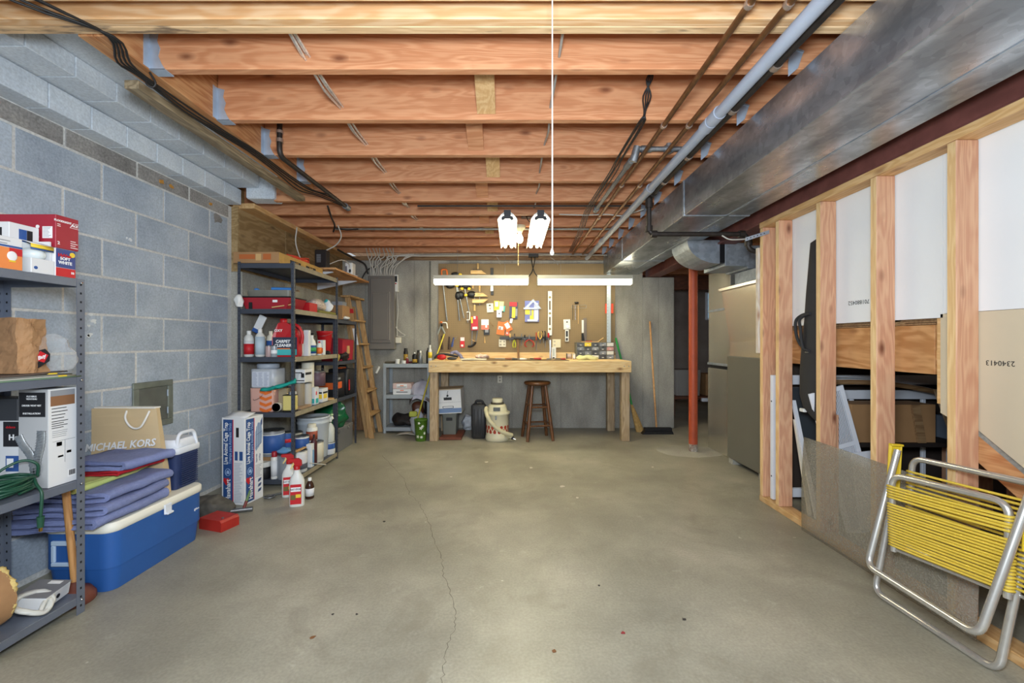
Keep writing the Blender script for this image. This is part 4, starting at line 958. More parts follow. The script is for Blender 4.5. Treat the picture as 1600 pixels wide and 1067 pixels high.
q = MB(BLACK); q.T = Matrix.Rotation(.16, 4, 'Y') @ Matrix.Translation((0, 0, .012)); q.cyl((.0505, .0, .026), (.053, .0, .026), .008, n=12).build('button', t)
q = MB(WHTP); q.T = Matrix.Rotation(.16, 4, 'Y') @ Matrix.Translation((0, 0, .012)); q.box(-.01, .03, .035, .055, .053, .0542).build('sticker', t)
q = MB(mat('cord_white', 'cfcfc8', .4)); P = []
for i in range(70):
    a = i*.36; P.append((-1.795+.043*math.cos(a)+.004*math.sin(i), 1.60+.052*math.sin(a)+.004*math.cos(i*1.3), .083+.09*abs(math.sin(i*.18))*.7))
P += [(-1.77, 1.62, .12), (-1.765, 1.64, .105)]
solo('white_cable', q.tube(smooth(P, 2), .0075, 7), 'coil of thick white cable in front of the small grey topped box', 'cable')
t = thing('plunger', 'toilet plunger with wooden handle and brown rubber cup beside the shelf post', 'plunger', (-1.842, 1.80, 0))
RUB = mat('brown_rubber', '6d3a2c', .6)
MB(RUB).lathe([(.062, .0005), (.068, .01), (.066, .03), (.05, .055), (.028, .066), (.02, .085), (.014, .09)], n=22).build('cup', t)
MB(wood('handle_wood', 'cb965c', 'b27e48', '7d5530', 2, knots=.1, across=20)).tube([(0, 0, .08), (-.022, .0, .3), (-.045, .0, .53)], .0135, 12).build('handle', t)
# ------------------------------------------------------------------ coolers, towels, bag
t = thing('ice_chest', 'large blue ice chest with a cream lid on the floor by the block wall', 'cooler', (-1.90, 2.14, 0))
BLU = mat('cooler_blue', '2a5a9e', .45, 0, .08, 5); LID = mat('cooler_cream', 'ebe8da', .5)
MB(BLU).slab(-.145, .155, -.28, .27, .001, .105, .055, 5, .012).build('lower_body', t)
MB(BLU).slab(-.149, .160, -.286, .275, .107, .262, .055, 5).build('body', t)
MB(LID).slab(-.155, .166, -.292, .281, .262, .305, .055, 5, 0, .008).build('lid', t)
MB(WPAINT).box(.164, .174, -.015, .03, .235, .285, .004).build('latch', t)
MB(WPAINT).box(.171, .186, -.012, .027, .235, .246, .003).build('latch_grip', t)
q = MB(mat('handle_pale', 'b7cbe0', .45))
for a in ((-.095, .045, .215, .235), (-.095, .045, .125, .142)): q.box(a[0], a[1], -.296, -.284, a[2], a[3], .003)
q.box(-.095, -.078, -.2955, -.2845, .142, .215, .003).box(.028, .045, -.2955, -.2845, .142, .215, .003).build('end_handle', t)
text('igloo', t, fr((.161, 0, 0), UY, UZ), .21, .18, .013, WHTP, 'brand_lettering', slant=.3, off=.0012)
t = thing('small_cooler', 'small navy ribbed cooler with white lid and handle on the blue ice chest', 'cooler', (-1.925, 2.352, .3065)); t.scale = (1.1, 1.06, 1.14)
NAVY = mat('cooler_navy', '27365f', .5)
MB(NAVY).slab(-.115, .13, -.082, .082, .0005, .165, .025, 4, .01).build('body', t)
for k in range(15): MB(NAVY).box(.124+.0004*k, .1335, -.05, .062, .012+.01*k, .017+.01*k, .001).build('rib', t)
MB(WPAINT).slab(-.12, .137, -.088, .088, .166, .195, .028, 4, 0, .004).build('lid_rim', t)
MB(WPAINT).slab(-.105, .122, -.07, .07, .195, .232, .03, 4, -.01, .006).build('lid', t)
q = MB(WPAINT); q.tube(bend([(.115, -.06, .18), (.12, -.055, .262), (.12, .05, .262), (.128, .062, .18)], .03), .0085, 8); q.build('handle', t)
TOW = mat('periwinkle_terry', '7d87b3', .95, 0, .1, 60, .9, 300); TOWR = mat('red_cloth', 'b01a28', .9, 0, .15, 12); TOWY = mat('lime_cloth', 'c9dc86', .9, 0, .15, 10, col2='e0d98a')
def towel(x0, x1, y0, y1, z0, th, folds, m, label, seed, droop=.0, skew=0, name='folded_towel', gap=.002):
    """one long cloth folded back and forth: rounded folds show on the near end and the room side"""
    path = []; n = folds
    for k in range(n):
        z = z0+th*.5+k*(th+gap); a, b = (x0, x1) if k % 2 == 0 else (x1, x0)
        ins = random.uniform(-.006, .010)
        for i in range(13): path.append(((a+(b-a)*(.05+.90*i/12)), z))
        if k < n-1:
            s = 1 if b > a else -1
            for j in range(0, 7):
                an = -math.pi/2+math.pi*j/6; path.append((b+s*(ins-.02+.02*math.cos(an)), z+(th+gap)/2+((th+gap)/2+.004*math.cos(an))*math.sin(an)))
    q = MB(m)
    N = 12
    def P(off):
        out = []
        for i, (x, z) in enumerate(path):
            a = path[max(0, i-1)]; b = path[min(len(path)-1, i+1)]; dx, dz = b[0]-a[0], b[1]-a[1]; L = math.hypot(dx, dz) or 1
            out.append((x-dz/L*off, z+dx/L*off))
        return out
    up, lo = P(th*.46), P(-th*.46); prof = up+lo[::-1]
    rings = []
    for j in range(N+1):
        v = j/N; y = y0+(y1-y0)*v; dr = droop*(1-v)**2*.9
        e = .003 if j in (0, N) else 0
        rings.append([(x+skew*v, y+.006*math.sin(x*23+seed), z-dr*max(0, min(1, (x1-x)/(x1-x0))) if droop else z) for x, z in prof])
    q.loft(rings, True, True); q.rumple(.009, 7, seed); q.rumple(.004, 24, seed+9)
    return solo(name, q, label, 'towel', 'folded towels on the blue ice chest')
random.seed(5)
towel(-2.17, -1.752, 1.80, 2.17, .309, .020, 2, TOW, 'bottom folded periwinkle towel, hanging over the end of the ice chest', 1, .035, .0, gap=.005)
towel(-2.14, -1.738, 1.815, 2.19, .356, .019, 2, TOW, 'second folded periwinkle towel from the bottom of the stack', 2, .02, -.03, gap=.005)
towel(-2.15, -1.758, 1.845, 2.2, .401, .020, 2, TOW, 'third folded periwinkle towel, just under the yellow green cloth', 3, .0, -.0, gap=.005)
towel(-2.13, -1.86, 1.82, 2.19, .448, .012, 2, TOWY, 'yellow green tie-dyed cloth folded between the towels', 4, .0, .0, 'folded_cloth')
towel(-2.1, -1.83, 1.97, 2.19, .478, .010, 2, TOWR, 'red cloth folded under the topmost towel', 5, .0, .03, 'folded_cloth')
towel(-2.1, -1.80, 1.97, 2.195, .503, .020, 2, TOW, 'topmost folded periwinkle towel in front of the tan gift bag', 6, .0, .05, gap=.005)
t = thing('gift_bag', 'tan paper carrier bag with white rope handle lying against the small cooler', 'bag', (-1.962, 2.235, .307), 0)
TAN = mat('tan_paper', 'd0b78f', .55, 0, .06, 6, .3, 12); TANW = mat('bag_rim', 'ece8e0', .6)
q = MB(TAN).loft([[(-.212, -.028, z), (.168-.055*(z/.4)**1.3, -.028+.02*z/.4, z), (.163-.055*(z/.4)**1.3, .02, z), (-.212, .02, z)] for z in [.0005+.445*k/10 for k in range(11)]], True, False)
q.rumple(.005, 9, 3, (1,)); q.build('bag_body', t)
MB(TANW).box(-.212, .104, -.016, .024, .444, .451, .001).build('rim', t)
MB(TANW).tube(smooth([(-.042, -.014, .432), (-.036, -.03, .40), (-.016, -.034, .365), (.014, -.034, .345), (.046, -.033, .352), (.068, -.03, .39), (.076, -.014, .432)]), .005, 7).build('rope_handle', t)
text('MICHAEL KORS', t, fr((0, -.034, .262), Vector((1, .0, .09)), Vector((.05, .05, 1))), -.055, 0, .038, WHTP, 'brand_lettering', slant=.1, off=.004, bold=.0012, sx=1.0)
t = thing('cleanout_door', 'weathered grey metal cleanout door set in the block wall', 'vent', (-2.2, 2.613, .715), 0)
OLDM = mat('weathered_zinc', '82887f', .6, .4, .25, 14)
q = MB(OLDM); q.box(0.0005, .012, -.146, .146, .105, .142, .003).box(.0005, .012, -.146, .146, -.142, -.105, .003).box(.0005, .012, -.146, -.105, -.105, .105, .003).box(.0005, .012, .105, .146, -.105, .105, .003).build('frame', t)
MB(mat('door_grey', '6b6e68', .65, .3, .2, 9)).box(.0005, .007, -.104, .104, -.104, .104, .002).build('door_leaf', t)
for z in (-.05, .06): MB(ZINC).cyl((.012, .1, z-.02), (.012, .1, z+.02), .004, n=8).build('hinge', t)
# ------------------------------------------------------------------ middle shelving on the left
random.seed(33)
LIPB = mat('dusty_beige_lip', '978d77', .7, 0, .2, 14)
UX0, UX1, UY0, UY1 = -2.06, -1.638, 3.205, 4.02
SL = (1.688, 1.345, .982, .566, .062)
shelf_unit('steel_shelving', 'tall slate grey shelving crowded with cleaners and paint by the pilaster', UX0, UX1, UY0, UY1, 1.70, SL, SHELFD, LIPB, lip=.036, fl=.021)
shelf_unit('steel_shelving', 'lower slate shelving with red bins just beyond the tall crowded shelving', -2.06, -1.685, 4.07, 4.63, 1.315, (1.312, .905, .545), SHELFD, None, lip=.032, fl=.022)
def ps(x, d): return px(x, d)
# top of the tall unit
t, fc, frm, w, d, h = carton('cardboard_tray', 'long flat cardboard carton with orange labels and yellow side on the top shelf', 'box', -2.10, -1.755, 3.215, 3.96, 1.691, 1.775, CARD)
ORL = mat('label_rust', 'b5622f', .6); YCARD = mat('yellow_carton', 'cba055', .6, 0, .15, 20)
dec(t, fc, [(ORL, .045, .165, .03, .066), (TANP, .17, .21, .02, .07), (ORL, .225, .285, .026, .07)])
dec(t, frm, [(YCARD, .002, d-.002, .002, h-.002), (BLKP, .16, .33, .02, .055), (BLKP, .42, .60, .02, .055)])
text('CRATE', t, frm, .245, .037, .022, YCARD, off=.003, bold=.0006); text('TRAY', t, frm, .51, .037, .022, YCARD, off=.003, bold=.0006)
ORC = mat('orange_cord', 'd2452a', .5); q = MB(ORC); P = []
for i in range(130):
    a = i*.5; P.append((-1.86+.07*math.cos(a)*(1+.15*math.sin(i)), 3.70+.13*math.sin(a), 1.782+.05*i/130*math.sin(i*.4)**2))
tag_oc = solo('extension_cord', q.tube(P, .006, 6), 'orange extension cord coiled on the yellow sided carton', 'cord')
# second shelf
t = thing('red_drawer_case', 'dark red lidded plastic case on the second shelf of the tall unit', 'case', (-1.845, 3.345, 1.346)); DRED = mat('dark_red_plastic', '9c1f2c', .4)
MB(DRED).loft([[(-.165, -.12, .0005), (.14, -.12, .0005), (.14, .12, .0005), (-.165, .12, .0005)], [(-.20, -.125, .085), (.17, -.125, .085), (.17, .13, .085), (-.2, .13, .085)]], True, False).build('case_body', t)
MB(BLACK).box(-.205, .175, -.13, .135, .086, .095, .003).build('case_lid_seam', t)
MB(BLACK).box(-.14, -.115, -.127, -.122, .0, .05).build('latch_slot', t); MB(WHTP).box(.04, .075, -.1275, -.1235, .05, .068).build('paper_tag', t)
t = thing('clear_case', 'grey translucent tray with a blue handle lying on the dark red case', 'case', (-1.86, 3.36, 1.442))
MB(mat('smoky_plastic', '7d7b70', .35, 0, .2, 10)).slab(-.17, .17, -.11, .11, .0005, .05, .03, 4, .008).build('case_body', t)
MB(mat('blue_handle', '3f7fc4', .4)).tube([(.02, -.09, .062), (.185, -.07, .06)], .012, 10).build('handle', t)
MB(mat('blue_handle', '3f7fc4', .4)).ell((-.1, -.08, .056), .02, .02, .012, 10, 6).build('clip', t)
t, fc, frm, w, d, h = carton('red_tray', 'bright red shallow plastic tray under the shelf odds and ends', 'tray', -1.80, -1.66, 3.50, 3.64, 1.346, 1.42, RED); 
solo('paint_stick', MB(TANP).cyl((-1.80, 3.20, 1.356), (-1.655, 3.25, 1.385), .005, n=6), 'thin wooden stick lying in front of the dark red case', 'stick')
blob('plastic_wrap', 'crumpled white plastic wrap hanging off the left post of the tall unit', 'bag', (ps(375, 3.2), 3.19, 1.40), .03, .025, .05, WHITE, .012, 30, 3)
t = thing('hanging_package', 'white and blue package hanging beneath the second shelf', 'package', (px(404, 3.35), 3.35, 1.22))
q = MB(PAPER); q.T = Matrix.Rotation(.45, 4, 'Y'); q.box(-.03, .03, -.008, .008, -.03, .09, .004).build('pack', t)
q = MB(BLUEP); q.T = Matrix.Rotation(.45, 4, 'Y'); q.box(-.0305, .0305, -.009, .009, -.055, -.022, .003).build('blue_end', t)
q = MB(mat('kraft_wrap', '8d7458', .8, 0, .3, 14)).ell((0, 0, .09), .05, .07, .11, 16, 10); q.rumple(.03, 9, 8); q.v = [(x-1.86, y+3.68, max(1.347, z+1.347)) for x, y, z in q.v]
solo('paper_bundle', q, 'crumpled brown paper bundle at the back of the second shelf', 'paper')
q = MB(mat('speckled_bag', 'c9b9ae', .4, 0, .5, 60)).ell((0, 0, .05), .08, .13, .06, 20, 10); q.rumple(.02, 14, 4); q.v = [(x-1.75, y+3.80, max(1.37, z+1.37)) for x, y, z in q.v]
solo('seed_bag', q, 'limp speckled plastic bag lying on the olive tray', 'bag')
solo('olive_tray', MB(mat('olive_tray_green', '75712f', .6)).box(-1.83, -1.645, 3.66, 3.99, 1.346, 1.369, .004), 'flat olive green box at the far end of the second shelf', 'tray')
t = thing('teal_package', 'crinkled white package with teal tip at the far end of the second shelf', 'package', (-1.70, 3.93, 1.37))
q = MB(PAPER).ell((0, 0, .05), .045, .03, .055, 14, 9); q.rumple(.02, 25, 6); q.v = [(x, y, max(.001, z)) for x, y, z in q.v]; q.build('pack', t)
q = MB(TEALP).ell((-.01, 0, .1), .025, .015, .025, 10, 7); q.rumple(.01, 30, 2); q.build('teal_tip', t)
# third shelf: cleaners
z = SL[2]+.0005
W2 = mat('bottle_white', 'dcdcd6', .4); W3 = mat('bottle_cream', 'd8d2c0', .45)
bottle('cleaner_bottle', 'white bottle with a red edged label at the left end of the third shelf', -2.018, 3.275, z, .034, .2, W2, WHITE, PAPER, 'round', .08, .62, stripe=(REDP, .1, .5))
bottle('cleaner_bottle', 'pale blue labelled white bottle second from the left on the third shelf', -1.935, 3.28, z, .034, .215, W2, WHITE, mat('label_pale_blue', 'b9cbd6', .5), 'round', .08, .72)
bottle('cleaner_bottle', 'blue labelled bottle squeezed behind the pale blue labelled one', -1.905, 3.37, z, .03, .2, W3, W3, BLUEP, 'round', .1, .62)
bottle('jar', 'short jar with a brown lid behind the leftmost cleaner bottles', -2.0, 3.40, z, .035, .21, W3, mat('brown_lid', '6f4d2d', .5), None, 'tall')
for i, (x, y, m, lab) in enumerate(((-1.862, 3.27, mat('jar_pinkish', 'b59a96', .3), 'small pinkish glass jar left of the red jug'), (-1.812, 3.255, mat('jar_clear_grey', '9aa0a4', .2), 'small grey glass jar beside the red jug'))):
    can('glass_jar', lab, 'jar', x, y, z, .024, .085, m, WHTP if i else None, STEEL, l0=.3, l1=.6, group='small glass jars')
can('paint_tin', 'pale tin standing behind the small glass jars', 'tin', -1.89, 3.46, z, .045, .16, W3, None, STEEL)
t = thing('carpet_cleaner_jug', 'big red jug with a handle and a teal label reading carpet cleaner', 'jug', (-1.742, 3.30, z), .12)
q = MB(RED); prof = [(-.088, 0), (-.092, .02), (-.09, .15), (-.075, .215), (-.055, .255), (-.045, .262), (.0, .262), (.02, .255), (.05, .235), (.08, .20), (.098, .15), (.1, .02), (.095, 0)]
q.loft([[(x, y0*(1 if zz < .2 else .6), zz+.0005) for x, zz in prof] for y0 in (-.04, .04)], True, False)
q.build('body', t)
MB(RED).lathe([(.024, .262), (.026, .268), (.026, .29), (.018, .294), (.001, .294)], (-.022, 0, 0), 14).build('cap', t)
MB(RED).tube(smooth([(.03, 0, .25), (.085, 0, .235), (.115, 0, .17), (.11, 0, .1)]), .012, 8).build('handle', t)
f = fr((0, -.0402, 0), UX, UZ)
MB(mat('label_navy', '273045', .5)).face(f, -.085, .09, .012, .15, .001).build('label', t)
MB(TEALP).face(f, -.083, .088, .014, .058, .0016).build('teal_band', t); MB(ORAP).face(f, -.083, .04, .058, .066, .0016).build('orange_band', t)
text('OXY', t, f, -.045, .20, .02, WHTP, off=.0-.014+.0005+.0135, bold=.0006)
text('CARPET\nCLEANER', t, f, -.012, .102, .022, WHTP, slant=.15, off=.003, bold=.0011, sx=.95)
bottle('caulk_carton', 'tall white square bottle behind the red jug', -1.735, 3.50, z, .03, .235, W2, W2, None, 'tall')
carton('glue_box', 'narrow white box with dark marks beside the red jug', 'box', -1.685, -1.645, 3.45, 3.49, z, z+.21, PAPER)
bottle('adhesive_bottle', 'white bottle with a rainbow label in the middle of the third shelf', -1.69, 3.60, z, .036, .17, W2, WHITE, BLUEP, 'sloped', .1, .5, stripe=(mat('label_green', '3c9c58', .5), .2, .4))
t, fc, frm, w, d, h = carton('adhesive_box', 'small white and black box next to the rainbow labelled bottle', 'box', -1.70, -1.65, 3.73, 3.78, z, z+.13, PAPER); dec(t, fc, [(BLKP, .002, .03, .02, .09), (ORAP, .032, .048, .02, .06)])
bottle('black_canister', 'black capped canister behind the small white and black box', -1.76, 3.77, z, .03, .19, BLACK, BLACK, None, 'aerosol')
t = thing('red_pail', 'open red plastic pail at the far end of the third shelf', 'bucket', (-1.712, 3.90, z)); 
MB(RED).lathe([(.045, .0005), (.048, .004), (.066, .195), (.07, .198), (.07, .212), (.064, .212), (.062, .2), (.044, .012), (.001, .01)], n=24).build('pail', t)
MB(STEEL).tube(smooth([(.07, 0, .195), (.05, -.05, .175), (0, -.072, .165), (-.05, -.05, .175), (-.07, 0, .195)]), .0016, 5).build('bail', t)
q = MB(BLACK).box(-.045, .045, -.02, .02, 0, .035, .008).rumple(.01, 30, 2); q.v = [(x-1.67, y+3.81, max(z, zz+z)) for x, y, zz in q.v]
solo('glove', q, 'crumpled black glove in front of the red pail', 'glove')
# fourth shelf
z = SL[3]+.0005
t = thing('orange_tub', 'pink tub with orange chevrons on the fourth shelf', 'tub', (-1.905, 3.32, z), .0)
PINK = mat('tub_pink', 'd3a495', .5); q = MB(PINK).slab(-.09, .09, -.08, .08, .0005, .178, .02, 4, .004).build('tub', t)
f = fr((0, -.0765, 0), UX, UZ)
for k in range(4): MB(ORAP).fpoly(f, [(-.01, .03+.045*k-.02), (.035, .012+.045*k-.02), (.08, .03+.045*k-.02), (.08, .052+.045*k-.02), (.035, .034+.045*k-.02), (-.01, .052+.045*k-.02)], .006).build('orange_chevron', t)
MB(STEEL).tube(smooth([(-.09, -.03, .13), (-.05, -.09, .09), (0, -.095, .11), (.02, -.085, .14)]), .0016, 5).build('bail', t)
t = thing('square_jar', 'big square pale grey jar with a printed label on the orange tub', 'jar', (-1.90, 3.33, z+.179))
MB(mat('jar_grey', 'b6bac0', .35, 0, .08, 8)).slab(-.098, .098, -.085, .085, .0005, .145, .035, 5, .0, .006).build('body', t)
MB(mat('jar_lid', '9ea6b2', .4)).lathe([(.07, .145), (.078, .148), (.078, .178), (.07, .184), (.001, .184)], n=26).build('lid', t)
f = fr((0, -.0852, 0), UX, UZ); MB(mat('label_lilac', 'ccd0da', .5)).face(f, -.075, .055, .012, .125).build('label', t)
for k in range(3): lines(t, f, -.07+.043*k, -.035+.043*k, .02, .115, 12, mat('print_blue_grey', '8891a8', .6), .003)
q = MB(mat('teal_cloth', '129c8f', .6, 0, .3, 12)); q.grid(lambda u, v: (-.12+.24*u, -.03+.06*v+.01*math.sin(9*u), .0+.055*u*u+.016*math.sin(v*3.1)*u), 14, 6, .02); q.rumple(.012, 22, 3); q.v = [(x-1.75, y+3.20, z_+z+.185) for x, y, z_ in q.v]
solo('teal_glove', q, 'teal rubber glove draped over the fourth shelf goods', 'glove')
carton('tan_box', 'plain tan box beside the orange tub', 'box', -1.80, -1.735, 3.29, 3.36, z, z+.17, mat('box_tan', '9b8d72', .7))
q = MB(W3); q.lathe([(.032, -.02), (.034, -.018), (.034, .018), (.032, .02), (.022, .02), (.022, -.02), (.032, -.02)], n=20); q.v = [(x-1.785, zz+3.25, y+z+.035) for x, y, zz in q.v]
solo('tape_roll', q, 'roll of pale tape standing on edge in front of the tan box', 'tape')
bottle('spray_can', 'white aerosol can with red dots right of the tan box', -1.712, 3.34, z, .024, .18, W2, mat('cap_brown', '7a4a3a', .5), REDP, 'aerosol', .35, .6)
t = thing('solvent_tin', 'square yellow tin with black foot at the corner of the fourth shelf', 'tin', (-1.685, 3.245, z)); YTIN = mat('yellow_tin', 'd3c478', .4)
MB(YTIN).box(-.045, .045, -.028, .028, .012, .125, .006).build('body', t); MB(BLACK).box(-.046, .046, -.029, .029, .0005, .012, .003).build('foot', t)
MB(BLACK).box(-.046, .046, -.029, .029, .125, .13, .003).build('top', t); MB(STEEL).cyl((.0, 0, .13), (0, 0, .15), .012, n=12).build('cap', t)
can('tall_can', 'tall tan can under the white bin on the fourth shelf', 'can', -1.71, 3.43, z, .04, .2, mat('can_tan', '8f8370', .5), None, STEEL)
can('tall_can', 'tall pale can right of the tall tan can', 'can', -1.69, 3.52, z, .036, .19, mat('can_pale', 'b9b5ac', .5), None, STEEL)
t, fc, frm, w, d, h = carton('printed_bin', 'white box with dark print stacked on the tall cans', 'box', -1.755, -1.65, 3.40, 3.53, z+.205, z+.31, PAPER); dec(t, fc, [(BLKP, .01, w-.02, .075, .083), (BLKP, .004, w-.004, .012, .02), (BLKP, w-.03, w-.005, .04, .075)]); lines(t, fc, .015, w-.03, .03, .066, 4, GRYP, .005); dec(t, frm, [(BLKP, .01, .11, .06, .08)])
can('white_canister', 'off white canister behind the dark printed white box', 'can', -1.75, 3.66, z, .05, .35, W3, None, W3)
t, fc, frm, w, d, h = carton('poison_box', 'white and teal box with a red mark on the fourth shelf', 'box', -1.722, -1.66, 3.60, 3.67, z, z+.145, PAPER); dec(t, fc, [(REDP, .008, .024, .085, .115), (TEALP, .008, .055, .01, .05)]); dec(t, frm, [(TEALP, .01, .06, .01, .05), (REDP, .012, .03, .08, .11)])
t, fc, frm, w, d, h = carton('sandpaper_box', 'white box with yellow picture right of the teal box', 'box', -1.735, -1.66, 3.74, 3.85, z, z+.12, PAPER); dec(t, fc, [(YELLP, .02, .07, .03, .07), (BLKP, .01, .07, .075, .09)]); dec(t, frm, [(YELLP, .02, .09, .03, .07), (BLKP, .01, .1, .075, .09)])
can('paint_can', 'dark paint can with wire bail on the white boxes of the fourth shelf', 'paint can', -1.705, 3.74, z+.146, .065, .125, mat('can_dark', '4b3a42', .4), mat('label_plum', '5a4450', .5), STEEL, 2)
carton('support_box', 'cream box carrying the dark paint can at the back', 'box', -1.80, -1.741, 3.63, 3.83, z, z+.144, W3)
solo('wood_disc', MB(TANP).cyl((-1.69, 3.93, z), (-1.69, 3.93, z+.012), .05, n=20), 'thin round wooden disc lying on the fourth shelf', 'disc')
solo('flat_package', MB(mat('pack_brown', 'a08468', .6)).box(-1.71, -1.645, 3.33, 3.5, z, z+.022, .003), 'flat brown package in front of the tall tan can', 'package')
# bottom shelf: paint
z = SL[4]+.0005
can('paint_can', 'large grey lidded paint can at the near end of the bottom shelf', 'paint can', -1.875, 3.34, z+.155, .085, .19, mat('can_grey', '8b8d90', .4), W2, STEEL, 1, stripe=(BLUEP, .15, .85))
carton('paint_carton', 'brown carton under the large grey lidded paint can', 'box', -1.97, -1.76, 3.27, 3.43, z, z+.155, CARD)
can('paint_can', 'plain steel can second along the bottom shelf', 'paint can', -1.72, 3.26, z, .065, .18, mat('can_steel', '9aa2ac', .35, .4), None, STEEL, 1)
can('paint_can', 'white paint can with large dark letters on the bottom shelf', 'paint can', -1.71, 3.42, z, .064, .165, W2, mat('label_white_black', 'd7d7da', .5), STEEL, 1, stripe=(mat('label_storm', '5a5c68', .5), .15, .4))
bottle('spray_can', 'white aerosol can with dark red cap on the bottom shelf', -1.80, 3.235, z, .025, .205, W2, mat('cap_dark_red', '9c1c28', .4), PAPER, 'aerosol', .1, .68)
can('bowl_tub', 'white plastic tub at the near edge of the bottom shelf', 'tub', -1.885, 3.245, z+.09, .05, .035, W2, None, W2)
can('black_can', 'black can under the white plastic tub', 'can', -1.885, 3.245, z, .045, .088, BLACK, BLKP, BLACK)
q = MB(mat('blue_glove', '5b8cb8', .6)).ell((0, 0, .02), .05, .05, .022, 16, 8); q.rumple(.014, 26, 2); q.v = [(x-1.735, y+3.25, zz+z+.187) for x, y, zz in q.v]
solo('blue_glove', q, 'blue glove lying on the plain steel can', 'glove')
q = MB(TANP).box(-1.70, -1.672, 3.25, 3.48, z+.172, z+.182, .002)
solo('stir_stick', q, 'wide wooden paint paddle laid across the lettered paint can', 'stick')
can('paint_can', 'white paint can with blue label behind the paint paddle', 'paint can', -1.755, 3.56, z+.1, .058, .15, W2, WHTP, STEEL, 0, stripe=(BLUEP, .2, .9))
carton('can_stand', 'grey box under the blue labelled paint can', 'box', -1.83, -1.70, 3.50, 3.63, z, z+.1, mat('box_grey', '77787a', .6))
can('paint_can', 'big cream paint can with faded print near the middle of the bottom shelf', 'paint can', -1.71, 3.70, z, .07, .17, W3, mat('label_cream', 'cfc9b6', .6), STEEL, 1)
bottle('wood_filler', 'brown labelled tub with tall cream cap standing on the cream paint can', -1.735, 3.70, z+.1745, .045, .15, W2, W3, mat('label_rust_red', '9c4a34', .5), 'aerosol', .1, .6)
t = thing('caulk_box', 'white and pale blue upright box on the bottom shelf', 'box', (-1.672, 3.535, z)); MB(PAPER).box(-.022, .022, -.025, .025, .0005, .19, .002).build('box', t); MB(mat('label_sky', '7ba7cf', .5)).box(.0222, .0232, -.005, .024, .01, .14).build('printed_label', t)
t = thing('white_bucket', 'white five gallon bucket at the back of the bottom shelf', 'bucket', (-1.795, 3.86, z))
BUCK = mat('bucket_white', 'b9c0c6', .4); q = MB(BUCK).lathe([(.115, .0005), (.118, .01), (.132, .30), (.137, .305), (.137, .32), (.132, .325), (.134, .345), (.139, .348), (.139, .365), (.128, .365), (.124, .355), (.001, .352)], n=30); q.build('bucket', t)
t = thing('spray_bottle', 'empty white spray bottle standing on a small can on the bottom shelf', 'bottle', (-1.69, 3.95, z+.112))
def sprayer(t, h, r, body, trig, flat=1, noz=None):
    MB(body).lathe([(r*.92, .0005), (r, .006), (r, h*.5), (r*.8, h*.62), (r*.42, h*.72), (r*.4, h*.77)], n=20, sy=flat).build('body', t)
    q = MB(trig); q.lathe([(r*.48, h*.765), (r*.48, h*.83), (r*.3, h*.84)], n=14); q.build('collar', t)
    q = MB(trig); q.prism([(-r*.95, h*.96), (-r*.9, h), (r*.55, h), (r*.8, h*.9), (r*.45, h*.83), (-r*.35, h*.83), (-r*.35, h*.92)], 'y', -r*.3, r*.3); q.build('spray_head', t)
    q = MB(noz or trig); q.prism([(-r*.5, h*.93), (-r*.4, h*.93), (-r*.55, h*.84), (-r*.85, h*.79), (-r*.92, h*.8), (-r*.65, h*.86)], 'y', -r*.2, r*.2); q.build('trigger', t)
sprayer(t, .235, .045, mat('bottle_milky', 'c9ccc4', .35), W2)
MB(BLACK).lathe([(.0225, .177), (.0225, .185), (.018, .185)], n=12).build('neck_ring', t)
can('small_can', 'small blue and white can under the empty spray bottle', 'can', -1.695, 3.955, z, .052, .108, W2, PAPER, STEEL, stripe=(BLUEP, .45, .9))
solo('stick', MB(W3).cyl((-1.66, 3.50, .104), (-1.50, 3.44, .108), .004, n=6), 'pale stick poking out from the bottom shelf over the floor', 'stick')
zz_ = SL[4]+.0005
can('paint_can', 'orange labelled can deep on the bottom shelf behind the trap carton', 'paint can', -1.98, 3.50, zz_, .07, .24, mat('can_orange', 'b5682c', .4), None, STEEL)
can('paint_can', 'tall blue can deep on the bottom shelf left of the post', 'paint can', -1.83, 3.47, zz_+.11, .05, .19, BLUEP, None, STEEL, stripe=(REDP, .6, .75))
carton('wood_block', 'dark wooden block under the tall blue can', 'block', -1.885, -1.775, 3.42, 3.53, zz_, zz_+.109, DGREY)
can('paint_can', 'dusty white can behind the blue labelled paint can', 'paint can', -1.87, 3.66, zz_, .068, .26, W3, mat('label_greyish', 'b5b2aa', .6), STEEL, 1)
bottle('stain_bottle', 'dark red bottle in the shadow beside the white bucket', -1.68, 3.62, zz_, .026, .25, mat('bottle_maroon', '4c2226', .4), BLACK, None, 'tall')
can('paint_can', 'dull silver can at the far back of the bottom shelf', 'paint can', -1.98, 3.74, zz_, .07, .2, mat('can_silver', '85888a', .35, .5), None, STEEL)
z3_ = SL[2]+.0005; z4_ = SL[3]+.0005
bottle('cleaner_bottle', 'blue capped bottle at the back of the third shelf', -1.86, 3.62, z3_, .034, .23, W2, BLUEP, TEALP, 'sloped', .1, .5)
bottle('spray_can', 'grey aerosol can at the back of the third shelf', -1.83, 3.74, z3_, .03, .21, mat('can_silver', '85888a', .35, .5), RED, None, 'aerosol')
bottle('cleaner_bottle', 'orange labelled bottle near the rainbow labelled one', -1.655, 3.665, z3_, .02, .12, W2, REDP, ORAP, 'round', .1, .55)
can('tall_can', 'dark can in the shadow at the back of the fourth shelf', 'can', -1.93, 3.55, z4_, .06, .2, mat('can_dark', '4b3a42', .4), None, STEEL)
can('paint_can', 'white lidded can at the back of the fourth shelf', 'paint can', -1.90, 3.74, z4_, .065, .17, W2, GRYP, STEEL, 1)
